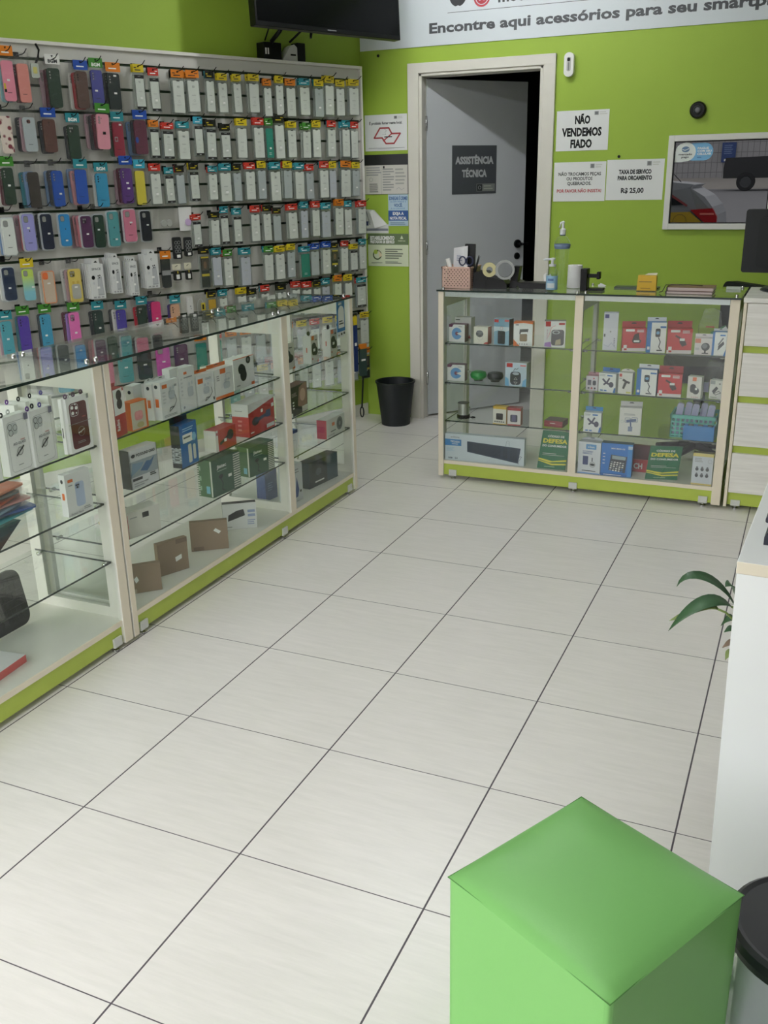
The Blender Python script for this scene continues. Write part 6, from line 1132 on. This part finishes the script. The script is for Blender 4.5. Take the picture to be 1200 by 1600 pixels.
for k in range(4):                                                  # woven walls with open cells
    L_ = W_ if k % 2 == 0 else D_b; org = [(0, 0), (W_, 0), (W_, D_b), (0, D_b)][k]
    b.T = Matrix.Translation((org[0], org[1], 0)) @ Matrix.Rotation(k*PI/2, 4, 'Z')
    for q in range(int(L_/.02)+1): b.box(q*.02, min(L_, q*.02+.007), 0, .003, .003, H_-.012, TQ)
    for q in range(5): b.box(0, L_, .0005, .0035, .008+q*.02, .015+q*.02, TQ)
    b.box(-.003, L_+.003, -.003, .005, H_-.016, H_, TQ)
b.T = Matrix.Identity(4); b.build('woven_body', t)
for i in range(5):
    rs = random.Random(i); c = (1.440+.034*i, BY0+.085+.03*(i % 2), R3+.006)
    t = thing('bagged_cable', 'lilac wrapped cable bag in the turquoise basket, %s from the left' % ordinal(i), 'cable bag', c, .2*i, 'cable bags in the turquoise basket'); t.rotation_euler = (0, .12, 0)
    b = MB(); b.prism(rrect(-.0145, 0, .0145, .148, .010), -.008, .008, M(168, 170, 206)); b.build('wrap', t)
    b = MB(); b.prism(rrect(-.0155, -.001, .0155, .156, .010), -.0095, .0095, BAG); b.build('bag', t)
t = thing('blue_tray', 'bright blue open box of grey gadgets before the turquoise basket', 'box', (1.482, BY0+.012, R3+.001))
b = MB(); BT = M(58, 124, 186)
for x0, x1, y0, y1 in ((0, .135, 0, .0015), (0, .135, .034, .0355), (0, .0015, 0, .0355), (.1335, .135, 0, .0355)): b.box(x0, x1, y0, y1, 0, .068, BT)
b.box(0, .135, 0, .0355, 0, .0015, BT); b.build('tray', t)
for i in range(3):
    b = MB(); b.lathe([(0, .0), (.012, 0), (.012, .014), (0, .016)], mat((120, 124, 126), .4), 14); b.box(-.018, .018, -.004, .004, -.05, 0, mat((90, 94, 96), .4)); tag(b.build('gadget_clip', loc=(1.513+.042*i, BY0+.030, R3+.058)), 'small grey clip in the bright blue box, %s from the left' % ordinal(i), 'clip', 'grey clips in the blue box')
# right bay floor
pbox('microphone_box', 'microphone box', 'white box with blue label and slim microphone picture on the counter floor', (902, 738.5), (936.5, 742.5), 690, BF, .05, M(210, 212, 218), M(190, 192, 200), dec=[('rr', .34, .78, .80, .94, .003, M(96, 150, 200)), ('t', 'e-Store', .57, .86, .09, PALE, {'b': 1.2, 'fit': .3}), ('txt', .2, .62, .8, .73, 3, M(80, 100, 150)), ('rr', .22, .28, .46, .56, .003, M(60, 70, 116)), ('r', .62, .40, .66, .52, INK), ('o', .66, .3, .014, .003, GREYT), ('e', .66, .3, .1, .04, INK), ('txt', .2, .07, .9, .12, 1, INK), ('r', 0, 0, 1, .03, M(110, 150, 206))], tab=(M(206, 208, 214), .014, 1))
CAL = mat((52, 56, 66), .4)
cd = [('r', 0, 0, .9, .08, M(40, 96, 170)), ('r', .86, .0, 1, 1, M(60, 136, 206)), ('p', [(.32, .66), (.84, .62), (.80, .12), (.26, .18)], CAL), ('p', [(.36, .64), (.80, .61), (.79, .51), (.36, .53)], M(150, 164, 170)), ('t', 'MX-BS4-12', .54, .85, .06, PALE, {'b': 1.4, 'fit': .44}), ('r', .86, .85, 1, .95, M(180, 200, 220)), ('txt', .1, .02, .8, .06, 1, PALE)]
for r_ in range(5):
    for c_i in range(5): cd.append(('r', .33+.092*c_i-.01*r_, .42-.062*r_-.006*c_i, .39+.092*c_i-.01*r_, .455-.062*r_-.006*c_i, BLUB if (c_i == 4 and r_ > 2) else PALE if (c_i+r_) % 4 else M(150, 156, 166)))
for r_ in range(4): cd.append(('txt', .06, .36+.1*r_, .16, .41+.1*r_, 1, PALE))
pbox('calculator_box', 'calculator box', 'blue boxed desk calculator on the counter floor', (937.5, 742.5), (985.5, 747), 692, BF, .045, M(46, 116, 196), M(36, 80, 150), top=M(46, 70, 110), dec=cd)
b = MB(); b.box(0, .17, 0, .012, 0, .06, M(176, 50, 54)); b.decals(.17, .06, [('t', 'CH', .12, .5, .62, M(214, 206, 204), {'b': 1.5, 'al': 'L', 'sx': .8})]); P0 = on_z(985, 735, BF)
tag(b.build('red_sign', loc=(P0.x-.005, BY0+.12, BF+.001)), 'red sign with white CH letters standing behind the calculator box', 'sign')
b = MB(); b.box(0, .16, 0, .02, 0, .11, M(110, 54, 60)); tag(b.build('dark_red_box', loc=(P0.x-.01, BY0+.20, BF+.001)), 'dim dark red box behind the red CH sign', 'box')
pbox('adapter_kit_box', 'adapter box', 'white and yellow box with six gadget pictures at the right end of the counter floor', (1079, 757), (1111, 760.3), 708, BF, .035, M(206, 208, 216), M(206, 190, 120), top=mat((130, 116, 90), .4), dec=[('r', 0, 0, 1, .05, M(214, 190, 110)), ('r', 0, .90, 1, 1, M(214, 196, 120)), ('txt', .1, .72, .6, .86, 3, GREYT), ('o', .84, .76, .009, .001, GREYT)] + [('e', .24+.25*i, .50-.20*j, .08, .055, mat((76, 76, 80), .4)) for i in range(3) for j in range(2)] + [('e', .24+.25*i, .56-.20*j, .05, .03, mat((110, 110, 116), .4)) for i in range(3) for j in range(2)])

# ------------------------------------------------------------------ on top of the back counter
TZ = TOPZ + .0006
def at(px, py): return on_z(px, py, TZ)
PKB = mat((212, 176, 162), .5)
a, e = at(689, 450.5), at(731, 452.5)
t = thing('pen_basket', 'pale pink perforated basket of pens on the left end of the counter', 'basket', (a.x, a.y+.012, TZ), 0)
bw, bd, bh = (e-a).length, .15, .100
b = MB(); fl = .006
b.box(.004, bw-.004, .004, bd-.004, 0, .004, PKB)
for k in range(4):
    L_ = bw if k % 2 == 0 else bd; org = [(0, 0), (bw, 0), (bw, bd), (0, bd)][k]
    b.T = Matrix.Translation((org[0], org[1], 0)) @ Matrix.Rotation(k*PI/2, 4, 'Z')
    b.box(0, L_, 0, .004, 0, bh-.006, PKB); b.box(-.003, L_+.003, -.003, .006, bh-.008, bh, PKB)
b.T = Matrix.Identity(4); b.build('body', t, bevel=.001)
b = MB(); HOLE = mat((70, 48, 42), .8)
for j in range(9):
    for i in range(8):
        x = bw*(.10+.114*i) + (.008 if j % 2 else 0)
        if x < bw-.008: b.flat([(x+.0030*math.cos(q*PI/3), .013+.0092*j+.0030*math.sin(q*PI/3)) for q in range(6)], -.0004, HOLE)
b.T = Matrix.Translation((bw, 0, 0)) @ Matrix.Rotation(PI/2, 4, 'Z')
for j in range(9):
    for i in range(9): b.flat([(bd*(.1+.1*i)+.003*math.cos(q*PI/3), .013+.0092*j+.003*math.sin(q*PI/3)) for q in range(6)], -.0004, HOLE)
b.build('perforation', t)
bx, by = a.x, a.y
def inb(name, label, cat, x, y, rz=0, tilt=0):
    t = thing(name, label, cat, (bx+x, by+y, TZ+.006), rz); t.rotation_euler = (0, tilt, rz); return t
t = inb('paper_roll', 'small white paper tube sticking out at the left of the pink basket', 'paper roll', .052, .06, 0, -.30); b = MB(); b.lathe([(0, 0), (.011, 0), (.011, .135), (.007, .135), (.007, .12), (0, .12)], PURE, 18); b.build('tube', t)
t = inb('paper_receipt', 'rolled white printed receipt standing in the pink basket', 'paper', .082, .045, 0, .03); b = MB(); vs = []
for j in range(2):
    for i in range(9): x = -.035+.07*i/8; vs.append((x, .010*math.cos(PI*(x/.035)*.6)-.006, [.0, .185][j]+(.006*x/.035 if j else 0)))
b.add(vs, [(i, i+1, i+10, i+9) for i in range(8)], M(228, 228, 232, .6), True); o = b.build('sheet', t)
b = MB(); b.decals(.05, .18, [('txt', .1, .66, .8, .82, 3, M(150, 156, 176))], x0=-.025, y=-.0075); b.build('print', t)
t = inb('black_phone', 'black phone standing upright in the pink basket', 'phone', .125, .055, 0, .02); b = MB(); b.prism(rrect(-.026, .03, .026, .198, .004), -.004, .004, mat((26, 28, 30), .4, spec=.3)); b.build('body', t, bevel=.001)
t = inb('scissors', 'dark blue handled scissors standing in the pink basket', 'scissors', .118, .018)
b = MB()
for sx in (-.016, .02): b.tube([(sx+.016*math.cos(q*PI/8), 0, .122+.020*math.sin(q*PI/8)) for q in range(16)], .0035, mat((46, 52, 84), .4), 7, True)
b.build('handles', t); b = MB(); b.prism([(-.006, .01), (.006, .01), (.010, .105), (-.010, .105)], -.002, .002, CHROME); b.build('blades', t)
for i, (x, tl, c, r_) in enumerate([(.150, .42, (60, 62, 64), .0022), (.158, .30, (24, 25, 27), .005)]):
    t = inb('pen', ['thin dark metal tweezers leaning in the pink basket', 'black pen leaning at the right of the pink basket'][i], 'pen', x-.02, .05, 0, tl*.8); b = MB(); b.tube([(0, 0, .002), (0, 0, .11), (0, 0, .15)], [r_, r_, r_*.4], mat(c, .4)); b.build('barrel', t)
b = MB(); b.tube([(bx+.026, by-.006, TZ+.104), (bx+.036, by-.009, TZ+.09), (bx+.030, by-.008, TZ+.06), (bx+.034, by-.007, TZ+.035)], .0018, M(222, 200, 180), 6); tag(b.build('string_loop'), 'pale string hanging down the front of the pink basket', 'string')
# tape dispenser with two rolls
a = at(738, 451)
t = thing('tape_dispenser', 'black two roll tape dispenser beside the pink basket', 'tape dispenser', (a.x, a.y+.005, TZ), .06)
DB = mat((10, 11, 12), .35, spec=.3); b = MB(); b.prism([(0, 0), (.068, 0), (.066, .07), (.058, .078), (.010, .078), (.004, .066)], 0, .10, DB); b.build('side_cheek', t, bevel=.004)
b = MB(); b.prism([(.06, 0), (.165, 0), (.165, .02), (.15, .04), (.09, .052), (.07, .06)], .0, .10, DB); b.build('front_body', t, bevel=.004)
b = MB(); b.prism([(.165, .0), (.20, 0), (.215, .10), (.18, .10)], .05, .11, DB); b.build('rear_arm', t, bevel=.004)
for nm, x, z, ro, ri, c, lb, yo in (('tape_roll', .075, .088, .033, .015, (216, 208, 160), 'cream adhesive tape roll in the black dispenser', .02), ('tape_roll', .148, .088, .045, .034, (176, 178, 178), 'silver tape ring standing on the black dispenser', .03)):
    r = thing(nm, lb, 'tape', (a.x+x, a.y+.005+yo, TZ+z), .35 if nm == 'tape_roll' else -.75)
    b = MB(); b.lathe([(ri, 0), (ro, 0), (ro, .024), (ri, .024), (ri, 0)], mat(c, .3), 32, mats=[mat(c, .3), mat(c, .25), mat(c, .3), mat((40, 40, 42), .4)]); o = b.build('tape_band', r); o.rotation_euler = (PI/2, 0, 0)
a = at(797, 451)
t = thing('black_tray', 'shallow black tray on the counter before the door', 'tray', (a.x+.012, a.y+.02, TZ), .0)
b = MB(); b.prism([(.03, 0), (.155, 0), (.172, .018), (.168, .03), (.15, .026), (.03, .026), (.0, .036), (-.012, .034)], 0, .09, DB); b.build('body', t, bevel=.003)
t = thing('crumpled_tissue', 'crumpled white tissue on the black tray', 'tissue', (a.x+.147, a.y+.06, TZ+.031)); b = MB(); rs = random.Random(8)
b.add([(0, 0, 0), (.035, 0, 0), (.035, .03, 0), (0, .03, 0), (-.006, .01, .028), (.008, .012, .042), (.018, .01, .026), (.027, .012, .036), (.040, .01, .006)], [(0, 1, 6, 5, 4), (1, 8, 7, 6), (3, 4, 5), (3, 5, 6, 2), (2, 6, 7, 8), (0, 3, 4), (1, 2, 8)], M(232, 232, 230, .7)); b.build('sheet', t)
def bottle(name, label, px, base, h, r, neck, dark=None, lab=None):
    p = at(px, base); t = thing(name, label, 'bottle', (p.x, p.y+r, TZ))
    b = MB(); b.lathe([(0, .001), (r*.9, .001), (r, .006), (r, h*.56), (r*.92, h*.62), (r*.55, h*.70), (neck, h*.735), (neck, h*.76)], CLEAR, 32); b.build('bottle_body', t)
    b = MB(); b.lathe([(0, .004), (r*.93, .004), (r*.95, h*.5), (0, h*.5)], glass(name+'_liquid', (.86, .92, .95), .6, .02), 28); b.build('gel', t)
    b = MB(); b.lathe([(neck+.004, h*.735), (neck+.004, h*.80), (.007, h*.81), (.006, h*.92), (.013, h*.925), (.012, h*.98), (0, h)], mat((214, 218, 222), .35), 20); b.tube([(0, 0, h*.955), (-.03, -.012, h*.95), (-.038, -.014, h*.925)], .005, mat((214, 218, 222), .35)); b.build('pump', t)
    if lab:
        z0, z1 = lab; b = MB(); n = 20; vs = [((r+.0006)*math.cos(-PI+PI*i/n), (r+.0006)*math.sin(-PI+PI*i/n), z) for z in (z0*h, z1*h) for i in range(n+1)]
        b.add(vs, [(i, i+1, i+n+2, i+n+1) for i in range(n)], M(150, 190, 220), True); vs = [((r+.0009)*math.cos(-PI*.72+PI*.44*i/n), (r+.0009)*math.sin(-PI*.72+PI*.44*i/n), z) for z in (z0*h+.008, z0*h+.03) for i in range(n+1)]
        b.add(vs, [(i, i+1, i+n+2, i+n+1) for i in range(n)], M(216, 224, 228), True); vs = [((r+.0009)*math.cos(-PI*.66+PI*.32*i/n), (r+.0009)*math.sin(-PI*.66+PI*.32*i/n), z) for z in (z1*h-.022, z1*h-.012) for i in range(n+1)]
        b.add(vs, [(i, i+1, i+n+2, i+n+1) for i in range(n)], M(90, 120, 170), True); b.build('label', t)
    return t
bottle('gel_bottle', 'small clear hand gel bottle with blue label in front of the tall one', 859.5, 455, .148, .0265, .012, lab=(.04, .46))
p = at(872, 449)
t = thing('spray_bottle', 'tall clear sanitizer bottle with white pump behind the small one', 'bottle', (p.x, p.y+.05, TZ))
b = MB(); b.lathe([(0, .001), (.028, .001), (.031, .008), (.031, .05), (.029, .08), (.031, .13), (.034, .17), (.038, .185), (.037, .205), (.024, .225), (.011, .235), (.011, .242)], CLEAR, 32); b.build('bottle_body', t)
b = MB(); b.lathe([(.0355, .175), (.0385, .186), (.0380, .196)], M(120, 140, 170), 28); b.lathe([(.0125, .234), (.013, .238)], NAVY, 20); b.build('label', t)
b = MB(); b.lathe([(.014, .238), (.014, .262), (.007, .268), (.006, .29), (.008, .295), (0, .302)], mat((222, 226, 228), .35), 20); b.tube([(0, 0, .296), (-.010, -.006, .292), (-.014, -.008, .27)], .0045, mat((222, 226, 228), .35)); b.build('pump', t)
p = at(895, 451)
t = thing('thermal_paper_roll', 'white paper roll standing on the counter beside the bottles', 'paper roll', (p.x, p.y+.033, TZ))
b = MB(); b.lathe([(.012, .105), (.033, .105), (.0335, .104), (.036, .002), (.0, .002)], mat((232, 232, 232), .7), 32); b.lathe([(.012, .105), (.012, .08), (0, .08)], mat((120, 110, 100), .8), 20); b.build('paper', t)
p = at(905, 455)
t = thing('card_stand', 'black upright card stand with a short arm beside the paper roll', 'stand', (p.x, p.y+.01, TZ))
b = MB(); b.box(0, .030, 0, .06, 0, .098, BLACK); b.build('upright', t, bevel=.002)
b = MB(); b.box(.030, .082, .02, .05, .058, .074, BLACK); b.box(.07, .084, .018, .052, .052, .084, BLACK); b.build('arm', t, bevel=.002)
b = MB(); b.box(.03, .10, .02, .07, 0, .010, BLACK); b.build('base', t)
p = at(938, 448); b = MB(); b.add([(0, 0, 0), (.03, .004, 0), (.034, .02, .004), (.012, .022, .012), (-.004, .012, .008), (.016, .008, .014)], [(0, 1, 5), (1, 2, 5), (2, 3, 5), (3, 4, 5), (4, 0, 5), (0, 4, 3, 2, 1)], M(226, 228, 226, .7)); tag(b.build('paper_scrap', loc=(p.x-.01, p.y, TZ)), 'small crumpled paper scrap behind the black card stand', 'paper')
a, e = at(994, 455), at(1020, 457)
t = thing('yellow_ticket_box', 'small yellow card holder standing on the counter glass', 'card holder', (a.x, a.y+.004, TZ), 0)
YB_ = M(220, 176, 40); b = MB(); b.prism([(0, 0), ((e-a).length, 0), ((e-a).length*.99, .068), (.004, .07)], 0, .03, YB_); b.decals((e-a).length, .068, [('txt', .1, .58, .9, .66, 1, INK), ('r', .0, .0, 1, .04, INK), ('r', .2, .18, .7, .22, mat((150, 110, 30), .5))]); b.build('card', t)
b = MB(); b.prism([(.03, .0705), (.082, .0705), (.086, .08), (.045, .078)], .02, .022, M(214, 214, 206)); b.build('paper_slip', t)
a = at(958, 451); b = MB(); b.box(0, .20, .0, .07, 0, .006, mat((60, 74, 58), .35)); tag(b.build('flat_tablet', loc=(a.x, a.y+.02, TZ)), 'flat dark tablet lying behind the yellow card holder', 'tablet')
a, e = at(1040, 459), at(1112, 459)
for i, (c, h, lb) in enumerate([((112, 84, 90), .012, 'pinkish brown notebook, bottom of the pair on the counter'), ((126, 92, 54), .016, 'tan brown folder lying on the notebook')]):
    t = thing('notebook', lb, 'notebook', (a.x+.003*i, a.y+.006*i, TZ+.0125*i), .0)
    w = (e-a).length; b = MB(); b.box(0, w, 0, .13, .0015, h-.0015, M(206, 190, 186)); b.build('pages', t)
    b = MB(); b.box(-.002, w+.002, -.001, .132, h-.0014, h, M(*c)); b.box(-.002, w+.002, -.001, .132, 0, .0014, M(*c)); b.box(-.002, .004, -.001, .132, 0, h, mat((50, 36, 36), .4)); b.build('cover', t)
b = MB(); b.tube([(a.x-.03, a.y+.02, TZ+.004), (a.x-.015, a.y+.0, TZ+.01), (a.x-.006, a.y+.03, TZ+.035), (a.x+.09, a.y+.05, TZ+.036), (a.x+.15, a.y+.03, TZ+.035)], .0022, mat((60, 54, 40), .5), 6); tag(b.build('cord'), 'thin dark cord draped over the tan folder', 'cord')
a = at(1134, 453); b = MB(); b.box(0, .062, 0, .03, 0, .011, M(206, 214, 204)); tag(b.build('eraser', loc=(a.x, a.y+.02, TZ)), 'pale flat block on the right end of the counter glass', 'eraser')
# monitor on the drawer unit
p = on_z(1225, 444, TZ)
t = thing('computer_monitor', 'black computer monitor seen from behind at the right photo edge', 'monitor', (1.805, BY0+.33, TZ), -.04)
MN = mat((28, 31, 33), .45, spec=.3)
b = MB(); b.prism(rrect(-.165, .075, .30, .345, .012), -.03, .012, MN); b.build('rear_shell', t, bevel=.008)
b = MB(); b.prism(rrect(-.105, .10, .25, .31, .02), -.055, -.03, mat((22, 25, 27), .5, spec=.3)); b.build('rear_bulge', t, bevel=.006)
b = MB(); b.box(-.155, .29, .0125, .0145, .085, .335, mat((8, 9, 10), .2)); b.build('screen', t)
b = MB(); b.box(.03, .10, -.045, -.01, .012, .20, mat((28, 32, 34), .4)); b.build('neck', t, bevel=.004)
b = MB(); b.lathe([(0, 0), (.14, 0), (.142, .004), (.13, .014), (.06, .022), (0, .024)], mat((30, 36, 38), .35), 40); b.build('base', t, (.065, -.02, 0))
# chair shape added to darken the view through the counter's right bay
t = thing('added_dark_chair', 'dark chair shape added behind the counter to darken its right bay', 'chair', (1.47, 3.60, 0), .25)
CHM = mat((26, 28, 30), .6, spec=.25)
b = MB(); b.prism(rrect(-.17, .455, .17, .54, .03, 5), -.19, .19, CHM); b.build('seat', t, bevel=.01)
b = MB(); b.prism(rrect(-.19, 0, .19, .40, .05, 5), -.02, .03, CHM); o = b.build('backrest', t, (.19, .02, .52), -1.15, bevel=.01)
b = MB(); b.tube([(0, 0, .07), (0, 0, .46)], .028, CHM, 12); b.build('gas_column', t)
for k in range(5):
    a = 2*PI*k/5+.3; b = MB(); b.tube([(0, 0, .09), (.20*math.cos(a), .20*math.sin(a), .065)], [.022, .014], CHM, 8); lg = b.build('leg', t)
    b = MB(); b.lathe([(0, -.011), (.025, -.011), (.025, .011), (0, .011)], BLACK, 14); c_ = b.build('caster', lg, (.205*math.cos(a), .205*math.sin(a), .027)); c_.rotation_euler = (PI/2, 0, a)
# ------------------------------------------------------------------ added ceiling fill tubes and the street outside the open front
for lx, ly, pw, lb in ((LX, LY, TUBE, 'unseen ceiling tube light over the counter, added as fill'), (.75, .35, TUBE*FRONT, 'unseen ceiling tube light over the tiled floor, added as fill')):  # both tubes unseen, added as interior fill; the front one brightens upward faces
    t = thing('ceiling_fill_light', lb, 'ceiling fill light', (lx, ly, 2.85))
    b = MB(); b.box(-.62, .62, -.06, .06, -.035, 0, mat((226, 226, 224), .5)); b.build('fixture', t)
    b = MB(); b.tube([(-.60, 0, -.06), (.60, 0, -.06)], .016, mat((244, 246, 250), .5, emit=pw), 12); b.build('tube', t)
ASPH = mat((120, 120, 122), .9, noise=.15, nscale=3); CONC = mat((150, 146, 140), .9, noise=.1, nscale=2)
b = MB(); prof = [(-2.4, -.01), (-3.2, -.03), (-8, -.08), (-38, .66), (-41, .72), (-48, 1.22)]
vs = [(x, y, z) for y, z in prof for x in (-40, 30)]
for i in range(len(prof)-1): b.add(vs, [(2*i, 2*i+1, 2*i+3, 2*i+2)], CONC if i in (0, 4) else ASPH)
struct(b.build('floor_street'), 'grey street outside the open shop front', 'street')
BW = D.materials.new('painted_block_wall'); BW.use_nodes = True; nt = BW.node_tree; br = nt.nodes.new('ShaderNodeTexBrick'); tcb = nt.nodes.new('ShaderNodeTexCoord'); mpb = nt.nodes.new('ShaderNodeMapping'); mpb.inputs['Rotation'].default_value = (PI/2, 0, 0)
br.offset = 0; br.inputs['Scale'].default_value = 1; br.inputs['Brick Width'].default_value = .30; br.inputs['Row Height'].default_value = .5; br.inputs['Mortar Size'].default_value = .012
br.inputs['Color1'].default_value = rgb((150, 150, 152)); br.inputs['Color2'].default_value = rgb((156, 155, 156)); br.inputs['Mortar'].default_value = rgb((96, 96, 98))
nt.links.new(tcb.outputs['Object'], mpb.inputs[0]); nt.links.new(mpb.outputs[0], br.inputs['Vector']); nt.links.new(br.outputs['Color'], nt.nodes['Principled BSDF'].inputs['Base Color'])
b = MB(); b.box(-40, 30, -48.4, -48, .9, 9, BW); struct(b.build('wall_street'), 'grey block wall across the street', 'wall')
b = MB(); b.box(0, .72, 0, .03, 0, 1.0, M(40, 66, 120)); b.decals(.72, 1.0, [('r', .2, .05, .7, .16, PALE), ('txt', .15, .4, .85, .9, 5, M(110, 130, 170))], y=.03, step=-.002)
tag(b.build('street_sign', loc=(-3.4, -47.9, 2.0)), 'dark blue sign on the street wall, seen in the mirrored window', 'sign')
CARP = mat((142, 146, 150), .3, .4); CARY = mat((170, 142, 30), .4); DRK = mat((18, 20, 24), .15)
RX, RY, RZ = .53, -5.6, -.055
t = thing('car', 'silver grey hatchback with yellow lower doors, seen in the mirrored window', 'car', (RX, RY, RZ))
def side_prism(pts, y0, y1, m, name, tuck=0.0):
    b = MB(); n = len(pts)
    vs = [(p[0], y0+tuck*max(0, p[1]-.9), p[1]) for p in pts] + [(p[0], y1-tuck*max(0, p[1]-.9), p[1]) for p in pts]
    b.add(vs, [tuple(range(n)), tuple(range(2*n-1, n-1, -1))], m); b.add(vs, [(i, i+n, (i+1) % n+n, (i+1) % n) for i in range(n)], m)
    return b.build(name, t, bevel=.015)
side_prism([(0, .30), (.03, .70), (.0, .92), (-.06, 1.04), (-.18, 1.18), (-.40, 1.31), (-.34, 1.35), (-.70, 1.39), (-1.7, 1.40), (-2.1, 1.32), (-2.75, .96), (-3.6, .80), (-3.75, .55), (-3.75, .30)], -1.66, 0, CARP, 'body', .16)
b = MB(); T_ = .16*.2
b.decals(1, 1, [('p', [(-2.55, 1.05), (-2.05, 1.28), (-1.7, 1.33), (-.86, 1.31), (-.44, 1.07)], DRK)], y=0); vs = [(v[0], .004-.16*max(0, v[2]-.9), v[2]) for v in b.v]; b.v = vs; b.build('side_window', t)
b = MB(); b.decals(1, 1, [('p', [(-3.2, .34), (-3.2, .92), (-.36, .97), (-.08, .74), (-.06, .34)], CARY), ('l', [(-.42, 1.06), (-.80, 1.30)], .03, mat((120, 40, 44), .4)), ('l', [(-1.0, .98), (-1.05, .36)], .008, INK), ('o', -.50, .84, .10, .008, mat((110, 90, 20), .5))], y=0); b.v = [(v[0], .006+(.0012*0)-.16*max(0, v[2]-.9), v[2]) for v in b.v]; b.build('door_panel', t)
b = MB(); b.prism([(-.36, 1.0), (-.05, 1.02), (.02, .90), (.02, .76), (-.10, .78)], -.10, .012, mat((160, 24, 30), .25)); b.decals(1, 1, [('r', -.22, .93, -.02, .955, M(220, 120, 110))], y=.02); b.build('tail_light', t)
b = MB(); b.tube([(-.62, -.8, 1.38), (-.80, -.8, 1.56)], .006, BLACK); b.build('antenna', t)
for x in (-.72, -3.05):
    b = MB(); b.lathe([(0, -.02), (.19, -.02), (.21, 0), (.30, 0), (.31, -.03), (.31, -.19), (0, -.19)], mat((24, 24, 26), .7), 28, mats=[mat((150, 152, 154), .3, .6)]*2+[mat((24, 24, 26), .7)]*4); o = b.build('wheel', t, (x, .012, .31)); o.rotation_euler = (-PI/2, 0, 0)
PKUP = mat((26, 28, 30), .3)
t = thing('pickup_truck', 'black pickup truck across the street, seen in the mirrored window', 'pickup truck', (-2.35, -38.2, .665))
side_prism([(0, .55), (-.02, 1.0), (.05, 1.42), (1.9, 1.46), (2.15, 1.95), (3.6, 1.95), (4.2, 1.35), (5.4, 1.2), (5.5, .55)], -1.8, 0, PKUP, 'body')
b = MB(); b.decals(1, 1, [('p', [(2.12, 1.46), (2.28, 1.86), (3.45, 1.86), (3.95, 1.42)], DRK)], y=.012); b.v = [(v[0], .012, v[2]) for v in b.v]; b.build('side_window', t)
for x in (.98, 4.4):
    b = MB(); b.lathe([(0, -.03), (.22, -.03), (.25, 0), (.38, 0), (.40, -.03), (.40, -.25), (0, -.25)], mat((22, 22, 24), .7), 28, mats=[mat((70, 72, 74), .3, .6)]*2+[mat((22, 22, 24), .7)]*4); o = b.build('wheel', t, (x, .05, .40)); o.rotation_euler = (-PI/2, 0, 0)
